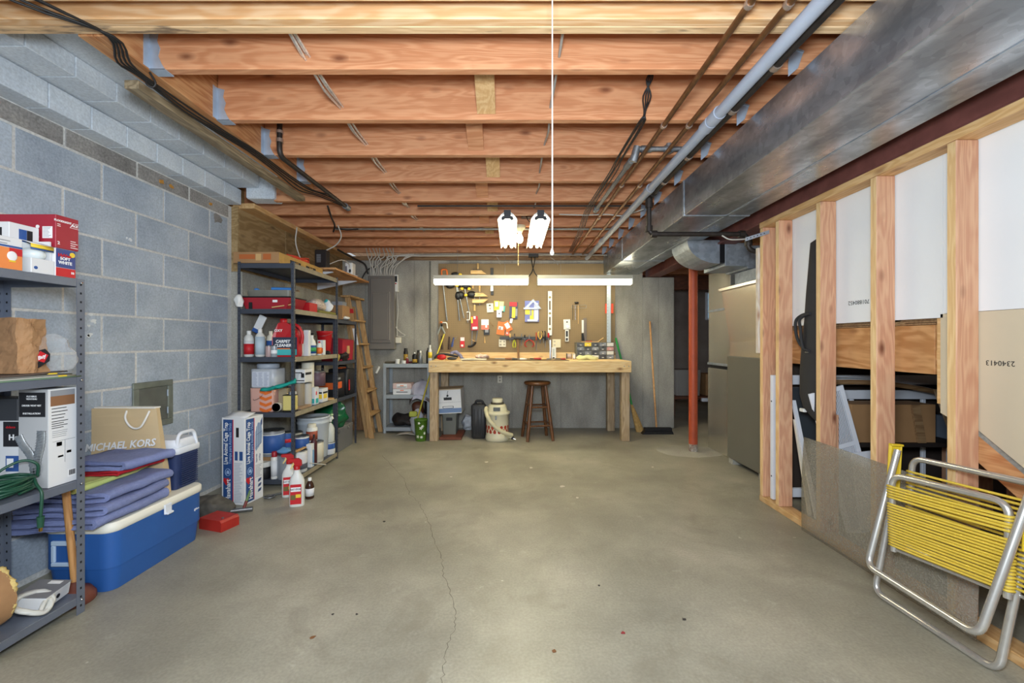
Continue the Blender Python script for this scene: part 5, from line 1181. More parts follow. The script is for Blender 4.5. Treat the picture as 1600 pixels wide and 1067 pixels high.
# ------------------------------------------------------------------ cage trap carton
t, fc, frm, w, d, h = carton('trap_carton', 'tall blue and white animal trap carton on the floor', 'box', -1.962, -1.788, 2.862, 3.032, 0, .585, PAPER, -.16)
t.location.x += .01; t.location.y += .012
TBLU = mat('trap_blue', '2c4f86', .5)
for f, wd in ((fc, w), (frm, d)):
    a, b = .012, wd*.48
    MB(TBLU).face(f, a, b, .012, h-.012, .0008).build('blue_panel', t); MB(REDP).face(f, b, b+.006, .012, h-.012, .0008).build('red_stripe', t)
    fv = fr(f[0], UZ, -f[1])
    text('Live Animal Cage Trap', t, fv, .412, -(a+b)/2+.014, .03, WHTP, off=.002, bold=.0005, sx=.74)
    text('Trampa para Animales Vivos', t, fv, .412, -(a+b)/2-.018, .021, mat('print_light_blue', '9db7dc', .5), off=.002, sx=.82)
    text('Havahart', t, fv, .098, -(a+b)/2-.006, .036, WHTP, name='brand_lettering', off=.0035, bold=.0008, sx=.8)
    q = MB(REDP); c_ = f[0]+f[1]*((a+b)/2-.012)+f[2]*.158
    q.fpoly((c_, f[1], f[2]), [(0, -.03), (.022, .0), (.022, .015), (.011, .022), (0, .014), (-.011, .022), (-.022, .015), (-.022, 0)], .0016).build('red_heart', t)
    q = MB(mat('print_light_blue', '9db7dc', .5)); c_ = f[0]+f[1]*((a+b)/2)+f[2]*.218; n = f[1].cross(f[2])
    q.tube([c_+n*.001+f[1]*.020*math.cos(i*math.tau/16)+f[2]*.024*math.sin(i*math.tau/16) for i in range(16)], .002, 4, True).build('emblem_ring', t)
    q = MB(mat('print_light_blue', '9db7dc', .5)); q.fpoly((c_, f[1], f[2]), [(-.012, -.01), (.012, -.012), (.01, .004), (.003, .014), (-.008, .008)], .0016).build('emblem', t)
lines(t, fc, w*.55, w-.012, .02, .28, 26, mat('print_grey_blue', 'a9b0be', .6), .004)
dec(t, fc, [(BLKP, w*.63, w*.75, .455, .52), (TBLU, w*.58, w*.7, .30, .36), (TBLU, w*.78, w*.92, .30, .36)])
PBL = mat('picture_blue', '8fa3bd', .6); PBD = mat('picture_dark_blue', '3b4d78', .6)
MB(PBL).fpoly(frm, [(d*.55, .36), (d*.6, .34), (d*.9, .39), (d*.95, .45), (d*.88, .53), (d*.7, .535), (d*.56, .47)], .001).build('trap_picture', t)
MB(PBD).fpoly(frm, [(d*.85, .54), (d*.94, .565), (d*.93, .52), (d*.86, .50)], .0014).build('tail_picture', t)
q = MB(PBD)
for a, b in (((.55, .36), (.9, .39)), ((.6, .45), (.93, .47)), ((.62, .35), (.62, .51)), ((.74, .36), (.74, .53)), ((.85, .38), (.87, .53))): q.tube([frm[0]+frm[1]*(d*a[0])+frm[2]*a[1]+UX*.001, frm[0]+frm[1]*(d*b[0])+frm[2]*b[1]+UX*.001], .0012, 4)
o = q.build('wire_lines', t); o['kind'] = 'stuff'
for i, s in enumerate(('Squirrels', 'Ardillas')): text(s, t, fr(frm[0], UZ, -frm[1]), .29, -(d*(.62+.18*i)), .012, PBD, off=.0015)
lines(t, frm, d*.56, d*.95, .16, .24, 9, GRYP, .003)
for k in range(3): MB(PBD).fpoly(frm, [(d*.7, .05+.035*k), (d*.86, .055+.035*k), (d*.9, .075+.035*k), (d*.74, .07+.035*k)], .001).build('animal_picture', t)
MB(PAPER).grid(lambda u, v: (-w/2+.02+w*.95*u, -d/2+d*.5*v, h+.002+.035*v*(1-.3*u)), 3, 3, .002).build('flap', t)
MB(PAPER).grid(lambda u, v: (-w/2+w*.5*u, d/2-d*.3*v, h+.001+.02*v), 2, 2, .002).build('flap', t)
# ------------------------------------------------------------------ floor goods by the shelving
def rat_bottle(x, d, h, label, rz):
    t = thing('weed_spray_bottle', label, 'bottle', (px(x, d), d, 0), rz, 'white spray bottles with red triggers'); r = .052
    q = MB(W2); r_ = lambda a, b, zz: [(a*math.cos(k*math.tau/24)*(abs(math.cos(k*math.tau/24))**-.35 if abs(math.cos(k*math.tau/24)) > .2 else 1.3)*.9, b*math.sin(k*math.tau/24), zz) for k in range(24)]
    q.loft([r_(r*.97, .03, .0005), r_(r, .033, .006), r_(r, .033, h*.52), r_(r*.85, .03, h*.6), r_(r*.52, .022, h*.68), r_(r*.38, .017, h*.74), r_(r*.36, .017, h*.78)]).build('body', t)
    f = fr((0, -.0335, 0), UX, UZ)
    MB(REDP).face(f, -.034, .034, .02, h*.48, .001).build('label', t); MB(WHTP).face(f, -.03, .03, h*.33, h*.42, .0016).build('label_panel', t); MB(YELLP).face(f, 0, .031, h*.2, h*.27, .0016).build('label_panel', t); MB(mat('label_olive', '6d6236', .5)).face(f, -.031, -.001, h*.16, h*.26, .0016).build('label_panel', t)
    text('RAT STOP', t, f, 0, h*.375, .0105, BLKP, off=.0026, bold=.0004)
    MB(RED).lathe([(.02, h*.77), (.02, h*.85), (.014, h*.86)], n=14).build('collar', t)
    MB(RED).prism([(-.05, h*.95), (-.05, h), (.01, h*1.0), (.028, h*.95), (.03, h*.85), (-.01, h*.86), (-.02, h*.93)], 'y', -.012, .012).build('spray_head', t)
    MB(mat('trigger_cream', 'd9c27c', .5)).prism([(-.022, h*.93), (-.012, h*.93), (-.02, h*.85), (-.036, h*.78), (-.042, h*.79), (-.03, h*.86)], 'y', -.008, .008).build('trigger', t)
    return t
rat_bottle(464, 2.865, .315, 'front white spray bottle with red trigger and red label on the floor', .25)
rat_bottle(452, 3.04, .30, 'rear white spray bottle with red trigger, half hidden by the front one', .35)
bottle('brown_bottle', 'small brown glass bottle with white label beside the spray bottles', px(484, 3.0), 3.0, 0, .029, .145, mat('brown_glass', '3d241a', .15), WHITE, PAPER, 'sloped', .14, .5)
solo('paint_scraper', MB(STEEL).tube([( -1.72, 3.0, .012), (-1.66, 3.06, .012), (-1.60, 3.13, .012)], .008, 8), 'steel rod lying on the floor behind the spray bottles', 'tool')
q = MB(STEEL).tube([(-1.70+.035*math.cos(i*math.tau/14), 2.99+.03*math.sin(i*math.tau/14), .014) for i in range(14)], .006, 6, True)
solo('steel_ring', q, 'dark steel ring lying on the floor beside the trap carton', 'ring')
t = thing('red_metal_block', 'red painted metal wedge on the floor at the end of the ice chest', 'block', (px(337, 2.5), 2.53, 0), -.3); t.scale = (.82, .82, .95)
q = MB(REDM).prism([(-.11, .0005), (.10, .0005), (.10, .055), (.085, .068), (-.11, .068)], 'y', -.065, .075); q.build('body', t)
MB(STEEL).cyl((.06, -.02, .0685), (.06, -.02, .074), .008, n=8).build('bolt', t)
t = thing('hand_tool', 'small hammer with green tipped handle lying by the red metal wedge', 'hammer', (px(381, 2.75), 2.74, 0), .2)
MB(STEEL).cyl((-.07, 0, .016), (.05, .02, .016), .0155, n=10).build('hammer_head', t); MB(mat('dark_red_grip', '6e2a24', .5)).cyl((0, .01, .02), (.01, .03, .065), .009, n=8).build('grip', t); MB(mat('green_tip', '5d7a48', .5)).cyl((.01, .03, .065), (.022, .055, .125), .009, .006, n=8).build('handle_tip', t)
blob('rag_heap', 'grimy dark tarp heap behind the red metal wedge', 'cloth', (-1.93, 2.72, .045), .15, .1, .06, mat('grimy_cloth', '5b5750', .9, 0, .4, 20), .03, 14, 4)
# ------------------------------------------------------------------ lower unit, wall shelf, ladder
z = 1.3125
t = thing('red_bin', 'red folding bin on the shelf beyond the red pail', 'bin', (-1.80, 4.42, .906)); q = MB(mat('bin_red', 'a01c30', .5))
q.loft([[(-.11, -.14, .0005), (.095, -.14, .0005), (.095, .14, .0005), (-.11, .14, .0005)], [(-.12, -.15, .24), (.105, -.15, .21), (.105, .15, .21), (-.12, .15, .24)]], True, False).build('bin', t)
MB(TANP).face(fr((.1, 0, .1), UY, UZ), -.03, .02, -.03, .05, .012).build('faded_emblem', t)
carton('brown_box', 'brown carton standing on the lower shelving beside the ladder', 'box', -1.93, -1.74, 4.38, 4.58, z, z+.16, CARD)
carton('sanding_pads', 'grey block on top of the brown carton beside the ladder', 'block', -1.86, -1.75, 4.40, 4.52, z+.1605, z+.2, GRYP)
q = MB(BLACK).box(-1.83, -1.70, 4.3, 4.5, z, z+.012, .003); solo('saw_blade_pack', q, 'thin dark pack lying on top of the lower shelving', 'package')
blob('rag', 'crumpled white rag on top of the lower shelving', 'cloth', (-1.73, 4.45, z+.03), .035, .05, .018, WHITE, .012, 40, 5)
blob('dark_tool_heap', 'black and brown tool heap on the shelf under the red bin front', 'tool', (-1.715, 4.34, .906+.04), .05, .09, .05, mat('tool_black', '1f1a18', .5), .03, 22, 6)
blob('mustard_cloth', 'mustard yellow cloth corner at the near end of that shelf', 'cloth', (-1.715, 4.17, .906+.035), .03, .05, .045, mat('mustard', 'b19a4a', .8), .012, 25, 2)
t = thing('drill_case', 'black and orange power tool case on the third level of the lower shelving', 'case', (-1.80, 4.22, .546)); MB(BLACK).slab(-.14, .1, -.13, .13, .0005, .24, .02, 3, 0, .006).build('case', t); MB(mat('tool_orange', 'd9632a', .45)).box(-.1, .101, -.131, .05, .09, .16, .004).build('orange_band', t)
MB(GRYP).box(.1, .105, -.1, 0, .18, .2).build('latch', t)
t = thing('black_case', 'black plastic case with a handle beside the ladder', 'case', (-1.79, 4.50, .546)); MB(BLACK).slab(-.11, .1, -.1, .1, .0005, .27, .025, 3, 0, .008).build('case', t); MB(BLACK).tube(bend([(-.04, 0, .265), (-.04, 0, .30), (.05, 0, .30), (.05, 0, .265)], .02), .009, 8).build('handle', t); MB(mat('tool_orange', 'd9632a', .45)).box(-.06, .02, -.06, .06, .2705, .285, .004).build('orange_lid', t)
MB(RED).box(.1005, .106, -.09, -.06, .05, .16, .002).build('red_strip', t)
blob('green_tarp', 'shiny dark green plastic tarp bundled on the grey tool chest', 'tarp', (-1.83, 4.32, .36), .16, .17, .15, mat('green_plastic', '14603a', .25, 0, .3, 8), .055, 10, 3, 30, 18)
t = thing('tool_chest', 'grey steel tool chest on the floor with the green tarp on it', 'chest', (-1.865, 4.345, 0)); CHE = mat('chest_grey', '77777a', .5, .1, .08, 8)
MB(CHE).box(-.15, .15, -.24, .25, .0005, .225, .005).build('chest', t); MB(CHE).box(-.153, .153, -.243, .253, .205, .236, .004).build('lid', t)
for y in (-.12, .12): MB(CHROME).box(.153, .158, y-.015, y+.015, .19, .225, .002).build('clasp', t)
t = thing('wall_shelf', 'plywood wall shelf on white brackets above the ladder', 'shelf', (-1.88, 4.43, 1.77), world=True)
MB(PLY).box(-2.148, -1.64, 3.97, 4.9, 1.77, 1.789, .002).build('shelf_board', t)
for y in (4.10, 4.72): MB(WPAINT).prism([(-2.148, 1.769), (-1.72, 1.769), (-1.72, 1.762), (-2.148, 1.67)], 'y', y-.012, y+.012).build('bracket', t)
t = thing('router', 'tall black router with white ridges on the plywood wall shelf', 'router', (-1.80, 4.13, 1.7895)); MB(mat('router_black', '231d1e', .4)).box(-.09, .02, -.045, .045, .0005, .19, .006).build('case', t)
for k in range(8): MB(GRYP).box(-.07, -.03, -.0465, -.045, .07+.01*k, .074+.01*k).build('vent_slot', t)
t = thing('adapter_box', 'white power adapter box with a dark button on the plywood wall shelf', 'adapter', (-1.73, 4.58, 1.7895)); MB(WHITE).box(-.045, .035, -.05, .05, .012, .15, .008).build('case', t); MB(BLACK).ell((.01, -.051, .06), .012, .004, .02, 10, 6).build('button', t)
MB(mat('device_slots', '77757c', .5)).box(-.04, -.02, -.052, -.05, .05, .11).build('slot_panel', t)
q = MB(mat('cord_pale', 'ddd6d4', .4)); 
for k in range(3): q.tube([(-.0+.06*math.cos(i*math.tau/16)+.006*k, .07*math.sin(i*math.tau/16), .006+.004*k) for i in range(16)], .004, 5, True)
o = q.build('coiled_lead', t)
q = MB(CABLEW).tube(smooth([(-1.98, 3.93, 2.15), (-2.0, 3.95, 2.0), (-1.98, 4.05, 1.83), (-1.95, 4.1, 1.80)]), .006, 6).tube(smooth([(-1.62, 3.97, 2.18), (-1.62, 4.05, 2.1), (-1.70, 4.12, 2.03), (-1.83, 4.14, 1.97)]), .006, 6).tube(smooth([(-1.80, 4.2, 1.86), (-1.74, 4.35, 1.93), (-1.72, 4.5, 1.92), (-1.74, 4.55, 1.84)]), .005, 6)
solo('router_leads', q, 'white leads looping from the joists down to the black router', 'cable')
t = thing('step_ladder', 'worn wooden step ladder folded against the wall left of the breaker panel', 'ladder', (-1.6, 5.0, 0), world=True)
LAD = wood('ladder_wood', 'bd9a6a', 'a17c50', '5c4227', 2, knots=.25, across=16)
def rail(y, x0, x1, zt, th=.022, wd=.055):
    q = MB(LAD); q.add([(x0-wd/2, y, .001), (x0+wd/2, y, .001), (x0+wd/2, y+th, .001), (x0-wd/2, y+th, .001), (x1-wd/2, y, zt), (x1+wd/2, y, zt), (x1+wd/2, y+th, zt), (x1-wd/2, y+th, zt)],
                         [(0, 3, 2, 1), (4, 5, 6, 7), (0, 1, 5, 4), (1, 2, 6, 5), (2, 3, 7, 6), (3, 0, 4, 7)]); return q.build('rail', t)
rail(4.83, -1.59, -1.865, 1.60); rail(5.19, -1.60, -1.875, 1.60)
rail(4.88, -1.66, -1.915, 1.52, .018, .035); rail(5.15, -1.67, -1.92, 1.52, .018, .035)
for k, zz in enumerate((.25, .52, .79, 1.06, 1.33)):
    x = -1.595-.275*zz/1.6; MB(LAD).box(x-.045, x+.045, 4.852, 5.19, zz, zz+.02, .002).build('step', t)
MB(LAD).box(-1.93, -1.81, 4.80, 5.24, 1.60, 1.622, .003).build('top_cap', t)
x = -1.595-.275*.83-.0; MB(WHTP).face(fr((-1.785, 4.829, 1.12), Vector((1, 0, 0)), Vector((-.17, 0, 1))), -.0, .04, -.06, .13, .001).build('paper_label', t)
MB(REDP).face(fr((-1.82, 4.829, 1.42), Vector((1, 0, 0)), Vector((-.17, 0, 1))), -.015, .03, 0, .05, .001).build('red_label', t)
solo('old_board', MB(OLDW).box(-1.98, -1.72, 5.28, 5.30, .001, .62, .003), 'old wood panel leaning on the back wall behind the ladder', 'board')
solo('white_fitting', MB(W2).cyl((px(587, 5.1), 5.12, pz(583, 5.1)), (px(592, 5.1), 5.12, pz(573, 5.1)), .014, n=8), 'white plastic handle sticking out right of the ladder', 'handle')
# ------------------------------------------------------------------ back wall: breaker panel, pegboard, bench
random.seed(44)
PANG = mat('panel_grey', '77726c', .5, .1, .04, 4)
t = thing('breaker_panel', 'tall grey electrical panel with a raised door on the concrete wall', 'electrical panel', (px(596, 5.33), 5.36, pz(546, 5.33)), 0)
w, h = .165, pz(431, 5.33)-pz(546, 5.33)
MB(PANG).box(-w, w, -.04, .055, 0, h, .006).build('cabinet', t); MB(PANG).box(-w+.03, w-.04, -.052, -.04, .08, h-.03, .008).build('door', t)
MB(PANG).box(-w+.06, w-.075, -.06, -.052, .12, h-.22, .006).build('door_panel', t); MB(mat('panel_highlight', '9a958d', .4)).box(w-.062, w-.054, -.058, -.052, .12, h-.2, .002).build('door_highlight', t)  # paler strip along the door; the highlight is put into its colour
t = thing('timer_box', 'slim white timer box with black top and red light beside the breaker panel', 'electrical box', (px(620, 5.38), 5.38, pz(456, 5.38)), 0)
MB(W2).box(-.022, .022, -.03, .035, 0, .215, .004).build('case', t); MB(BLACK).box(-.018, .012, -.034, -.03, .12, .195, .003).build('screen', t); MB(RED).ell((-.004, -.034, .10), .01, .006, .008, 8, 6).build('red_lamp', t)
q = MB(CABLEW).tube(smooth([at(618, 456, 5.36), at(617, 475, 5.37), at(615, 500, 5.38), at(619, 512, 5.38), at(627, 520, 5.38), at(633, 524, 5.37), at(626, 526, 5.37), at(619, 524, 5.38)]), .005, 6)
q.tube(smooth([at(620, 456, 5.36), at(622, 485, 5.37), at(620, 508, 5.38), at(621, 525, 5.38)]), .005, 6)
solo('timer_lead', q, 'white cables hanging below the slim timer box', 'cable')
solo('outlet_box', MB(W3).box(px(619, 5.4), px(627, 5.4), 5.37, 5.418, pz(536, 5.4), pz(527, 5.4), .003), 'small cream outlet box under the white timer cables', 'outlet')
# pegboard with a real punched look: every hole a dark disc too small to pick out singly
PBX0, PBX1, PBZ0, PBZ1 = px(685, 5.4), px(961, 5.4), .955, 2.085
PEG = mat('pegboard_brown', '85704f', .6, 0, .06, 5)
t = thing('pegboard', 'large brown perforated hardboard tool board above the workbench', 'pegboard', ((PBX0+PBX1)/2, 5.4, PBZ0), world=True)
MB(PEG).box(PBX0, PBX1, 5.398, 5.404, PBZ0, PBZ1, .001).build('board', t)
q = MB(mat('peg_hole', '4e4234', .9)); s_ = .0255; nx, nz_ = int((PBX1-PBX0)/s_), int((PBZ1-PBZ0)/s_)
for i in range(nx):
    for j in range(nz_):
        x, zz = PBX0+.014+s_*i, PBZ0+.014+s_*j; r = .0026
        q.add([(x-r, 5.3976, zz), (x, 5.3976, zz-r), (x+r, 5.3976, zz), (x, 5.3976, zz+r)], [(0, 1, 2, 3)])
o = q.build('peg_holes', t); o['kind'] = 'stuff'
MB(OLDWX).box(PBX0, PBX1, 5.405, 5.419, 1.9, 1.95).build('batten', t)
# workbench
t = thing('workbench', 'long pine workbench with thick posts under the pegboard', 'workbench', (.2, 5.0, 0), world=True)
BX0, BX1, BF = -.912, 1.305, 4.66
MB(PINE).box(BX0, BX1, BF, BF+.038, .762, .887, .004).build('front_rail', t)
MB(PINE).box(BX0, BX1, 5.33, 5.368, .762, .887, .004).build('back_rail', t)
for x in (BX0, BX1-.038): MB(PINE).box(x, x+.038, BF+.039, 5.329, .762, .886, .003).build('side_rail', t)
for i in range(4): MB(PINE).box(BX0+.039, BX1-.039, BF+.04+.162*i, BF+.199+.162*i, .868, .886, .002).build('top_plank', t)
solo('hardboard_sheet', MB(mat('dark_hardboard', '6d5a40', .6)).box(-.55, .63, BF+.005, 5.3, .8875, .8925, .001), 'thin dark hardboard sheet covering the left of the bench top', 'board')
MB(PINE).box(BX0, 1.303, 5.372, 5.395, .875, .962, .002).build('backsplash', t)
for x0, x1, y0, y1 in ((BX0+.004, BX0+.094, BF+.039, BF+.129), (BX1-.098, BX1-.008, BF+.039, BF+.129), (BX0+.04, BX0+.13, 5.235, 5.325), (BX1-.135, BX1-.045, 5.235, 5.325)):
    MB(PINEV).box(x0, x1, y0, y1, .001, .762 if y0 > 5 else .761, .004).build('leg', t)
for x in (BX0+.03, BX0+.08, BX1-.08, BX1-.03): MB(STEEL).cyl((x, BF-.003, .83), (x, BF+.001, .83), .006, n=8).build('bolt', t)
def pk(x0, y0, x1, y1, d, th, m, q=None, b=.001):
    q = q or MB(); q.mat(m); return q.box(px(x0, d), px(x1, d), d-th, d, pz(y1, d), pz(y0, d), b)
def tilt(q, deg):
    c = sum((Vector(p) for p in q.v), Vector())/len(q.v); R = Matrix.Translation(c) @ Matrix.Rotation(math.radians(deg), 4, 'Y') @ Matrix.Translation(-c)
    q.v = [tuple(R @ Vector(p)) for p in q.v]; return q
D = 5.392
def peg_thing(name, label, cat, x, y, group=None): return thing(name, label, cat, at(x, y, D), 0, group, world=True)
# tools hung on the board, left to right
t = peg_thing('bow_saw', 'bow saw with orange handle and long grey blade at the left edge of the pegboard', 'saw', 694, 460)
MB(STEEL).tube([at(692, 440, D-.02), at(698.5, 501, D-.02)], .009, 8).build('frame_tube', t)
MB(ORAP).tube(bend([at(690, 431, D-.02), at(690, 421, D-.02), at(698, 421, D-.02), at(699, 430, D-.02)], .02), .01, 8).build('handle', t)
def bar_clamp(x0, y0, x1, y1, label, jaw, yel):
    t = peg_thing('bar_clamp', label, 'clamp', (x0+x1)/2, (y0+y1)/2, 'black and yellow bar clamps')
    MB(STEEL).tube([at(x0, y0, D-.03), at(x1, y1, D-.03)], .0085, 6).build('bar', t)
    for k, (jx, jy, a, b) in enumerate(jaw): MB(BLACK).ell(at(jx, jy, D-.03), a, .025, b, 12, 8).build('jaw', t)
    for k, (jx, jy) in enumerate(yel): MB(YELLP).ell(at(jx, jy, D-.055), .022, .012, .018, 10, 7).build('yellow_pad', t)
    return t
bar_clamp(712, 430, 718, 501, 'left black and yellow bar clamp with its bar hanging straight', ((711, 428, .05, .022), (703, 447, .055, .03), (716, 462, .04, .055)), ((719, 429), (714, 446)))
bar_clamp(714, 445, 725, 497, 'middle black and yellow bar clamp slanting down to the right', ((717, 447, .025, .02),), ((713, 444),))
bar_clamp(726, 450, 733, 487, 'right black and yellow bar clamp with round black pads on the pegboard', ((728, 448, .06, .026), (737, 460, .06, .045), (720, 461, .045, .05)), ((722, 451), (733, 451), (728, 461)))
HSW = wood('clamp_maple', 'ddbd86', 'caa468', '9a7440', 0, knots=.1, across=16)
def handscrew(x, y, label, gap):
    t = peg_thing('handscrew_clamp', label, 'clamp', x, y, 'wooden handscrew clamps')
    for s in (-1, 1):
        yy = y+s*gap; u, v = (px(x-11, D), px(x+13, D)); zz = pz(yy, D); k = .022
        MB(HSW).prism([(u, zz-k), (v-.06, zz-k) if s > 0 else (v, zz-k), (v, zz+k) if s > 0 else (v-.06, zz+k), (u, zz+k)] if 0 else ([(u, zz+k), (v, zz+k), (v-.06, zz-k), (u, zz-k)] if s > 0 else [(u, zz-k), (v, zz-k), (v-.06, zz+k), (u, zz+k)]), 'y', D-.045, D-.01).build('jaw', t)
    for dx, s in ((0, -1), (-8, 1)):
        MB(STEEL).cyl(at(x+dx, y-gap*2.2, D-.028), at(x+dx, y+gap*2.2, D-.028), .004, n=6).build('screw', t)
        MB(HSW).cyl(at(x+dx, y+s*gap*2.1, D-.028), at(x+dx, y+s*(gap*2.1+9), D-.028), .011, .013, n=10).build('handle', t)
handscrew(747, 431, 'upper wooden handscrew clamp, partly behind the strip light', 5)
handscrew(749.5, 466, 'lower wooden handscrew clamp on the pegboard', 5)
t = peg_thing('block_tool', 'narrow black and steel tool hung above the strip light', 'tool', 769, 440); pk(766.5, 419, 771, 445, D, .02, BLACK).build('upper_body', t); pk(766.5, 445, 771, 455, D, .022, STEEL).build('blade', t); pk(767, 455, 771, 461, D, .02, BLACK).build('foot', t)
t = peg_thing('c_clamp', 'small white C clamp hanging below the black clamps', 'clamp', 731, 494)
MB(W2).tube(bend([at(729, 488, D-.02), at(734, 487, D-.02), at(734, 500, D-.02), at(729, 500, D-.02)], .02), .008, 8).build('frame', t); MB(STEEL).cyl(at(730, 490, D-.02), at(731, 504, D-.02), .005, n=8).build('screw', t)
t = peg_thing('hacksaw', 'hacksaw with grey frame and black handle under the red blister packs', 'saw', 741, 527)
MB(STEEL).tube(bend([at(737, 543, D-.02), at(738, 515, D-.02), at(747, 512, D-.02), at(743.5, 533, D-.02)], .01), .006, 8).build('frame', t); MB(TANP).cyl(at(736, 530, D-.02), at(743, 534, D-.02), .005, n=6).build('blade', t)
MB(BLACK).tube(smooth([at(743, 534, D-.025), at(741, 538, D-.025), at(736, 541, D-.025), at(731, 541, D-.025)]), .014, 8).build('handle', t)
def pack(x0, y0, x1, y1, m, label, deg=0, ex=(), d=D, group=None, th=.008):
    t = peg_thing('blister_pack', label, 'package', (x0+x1)/2, (y0+y1)/2)
    q = tilt(pk(x0, y0, x1, y1, d, th, m), deg); q.build('card', t)
    for i, (a, b, c, e, mm) in enumerate(ex): tilt(pk(x0+(x1-x0)*a, y0+(y1-y0)*b, x0+(x1-x0)*c, y0+(y1-y0)*e, d-th, .004+.001*i, mm), deg).build('printed_panel', t)
    MB(STEEL).cyl(at((x0+x1)/2, y0-1.5, d+.004), at((x0+x1)/2, y0-1.5, d-.03), .002, n=5).build('peg_hook', t)
pack(736, 494, 747, 516, RED, 'red blister pack in front of the hacksaw', -2, ((0, .05, .25, .5, YELLP), (.2, .75, .9, .92, WHTP), (.35, 0, .65, .2, WHTP)), D-.035)
pack(752, 499, 763.5, 515, WHTP, 'white and red hang card right of the hacksaw', 0, ((0, .55, 1, 1, mat('salmon', 'e07862', .5)), (.55, .35, .8, .8, WHTP)))
pack(756, 514, 765, 523, BLACK, 'black blister pack under the white and red hang card', 0, ((.2, .1, .8, .6, GRYP),))
pack(719, 527, 726, 543, REDP, 'small red and white pack in the row above the bench left end', 0, ((.05, .0, .95, .35, WHTP), (.2, .7, .7, .9, WHTP)))
pack(760.5, 474, 771, 488, mat('pack_ivory', 'e4dccb', .5), 'ivory hang card with a hook left of the yellow packs', -4, ((.3, .15, .6, .3, BLKP), (.4, .5, .6, .65, mat('pack_rose', 'b4727a', .5))))
pack(772, 470, 780, 485, YELLP, 'yellow hang pack at the left of the pack cluster', 0, ((.2, .1, .8, .6, WHTP),))
pack(780, 471, 787, 486, mat('pack_lemon', 'efe2a0', .5), 'pale yellow hang pack at the right of the pack cluster', 3, ((.1, .5, .9, .9, WHTP),), D-.012)
pack(776, 484, 784, 496, WHTP, 'white hang card below the yellow packs', 0, ((.4, .4, .6, .6, BLKP),), D-.024)
pack(785, 478, 789, 487, TEALP, 'teal edged card behind the pale yellow pack', 8)
pack(796, 472, 809, 498, mat('pack_slate', '3f4560', .5), 'dark blue and red tool pack on the pegboard', 2, ((0, 0, .9, .25, REDP), (.3, .3, .7, .95, YELLP), (.72, .4, .95, .85, GRYP)))
pack(797, 496, 801, 505, WHTP, 'thin white strip hanging under the dark blue tool pack', 12)
pack(820, 470, 842, 503, mat('pack_violet', '6d76b4', .5), 'large violet and yellow hang pack in the middle of the pegboard', 0, ((.02, .3, .35, .65, YELLP), (.36, .42, .62, .88, YELLP), (.36, .42, .5, .7, GRYP), (.66, .1, .95, .9, mat('pack_lavender', 'c6cbe2', .5)), (.2, .88, .9, .97, WHTP)), D, None, .015)
pack(777, 503, 789, 523, ORAP, 'left orange pack above the small tool rack', 9, ((.15, .35, .75, .6, WHTP), (.2, .4, .5, .6, GRYP)))
pack(788, 502, 798, 518, ORAP, 'right orange pack tilted above the small tool rack', -28, ((.15, .15, .8, .7, WHTP),), D-.012)
pack(790, 516, 796, 524, mat('pack_coral', 'e46a50', .5), 'small coral pack under the right orange pack', 10, ((.2, .3, .6, .7, WHTP),))
pack(880.5, 499, 891, 514.5, W2, 'white gauge hang card right of the spirit level', -2, ((.4, .2, .65, .32, BLKP),))
t = peg_thing('dial_gauge', 'round dial and white window strip on the gauge card', 'gauge', 886, 510)
MB(mat('dial_face', 'cfd3dc', .3)).cyl(at(887, 510, D-.02), at(887, 510, D-.009), .02, n=18).build('dial', t)
q = MB(W2); pk(883, 515, 888.5, 533.5, D, .01, W2, q); q.build('strip', t); pk(884.2, 517, 887.3, 526, D-.01, .002, BLKP).build('window', t); pk(884.2, 528, 887.3, 532, D-.01, .002, BLKP).build('window', t)
t = peg_thing('framing_square', 'folded grey rafter square over the violet pack', 'square', 832, 476)
MB(STEEL).prism([(px(818, D), pz(483, D)), (px(833, D), pz(467.5, D)), (px(846, D), pz(483, D)), (px(840, D), pz(482, D)), (px(833, D), pz(472, D)), (px(824, D), pz(482, D))], 'y', D-.03, D-.024).build('plate', t)
MB(STEEL).box(px(818, D), px(842, D), D-.036, D-.02, pz(483.5, D), pz(481, D)).build('fence', t)
t = peg_thing('caulking_gun', 'grey and orange spring clamp at the left edge of the pegboard', 'clamp', 692, 510)
MB(mat('clamp_grey', '8f9590', .5)).tube([at(690, 506, D-.02), at(684, 522, D-.02)], .011, 7).build('handle', t); MB(mat('clamp_grey', '8f9590', .5)).tube([at(690, 510, D-.02), at(695, 521, D-.02)], .011, 7).build('handle', t)
MB(W2).tube(bend([at(690, 504, D-.02), at(698, 504, D-.02), at(699, 513, D-.02)], .02), .008, 8).build('jaw', t); MB(ORAP).ell(at(689.5, 503.5, D-.025), .018, .015, .012, 10, 6).build('orange_tip', t); MB(BLACK).ell(at(690, 508, D-.025), .014, .016, .02, 10, 6).build('pivot', t)
def hung(name, label, cat, x0, y0, x1, y1, wd, m, m2=None):
    t = peg_thing(name, label, cat, (x0+x1)/2, (y0+y1)/2)
    a, b = at(x0, y0, D-.015), at(x1, y1, D-.015); mid = a.lerp(b, .45)
    MB(m).tube([a, mid], [wd*.55, wd*.7], 8).build('upper_part', t); MB(m2 or m).tube([mid, mid.lerp(b, .3), b], [wd*.6, wd, wd*1.1], 8).build('lower_part', t)
    MB(STEEL).cyl(a+UY*.018, a-UY*.02, .002, n=5).build('peg_hook', t)
BRN = mat('tool_brown', '43342c', .6)
hung('file', 'leftmost dark rasp hanging near the pegboard corner', 'file', 690, 524, 691, 546, .014, BRN); hung('paint_brush', 'dark paint brush hanging second from the left corner', 'brush', 702, 526, 702, 546, .016, BRN)
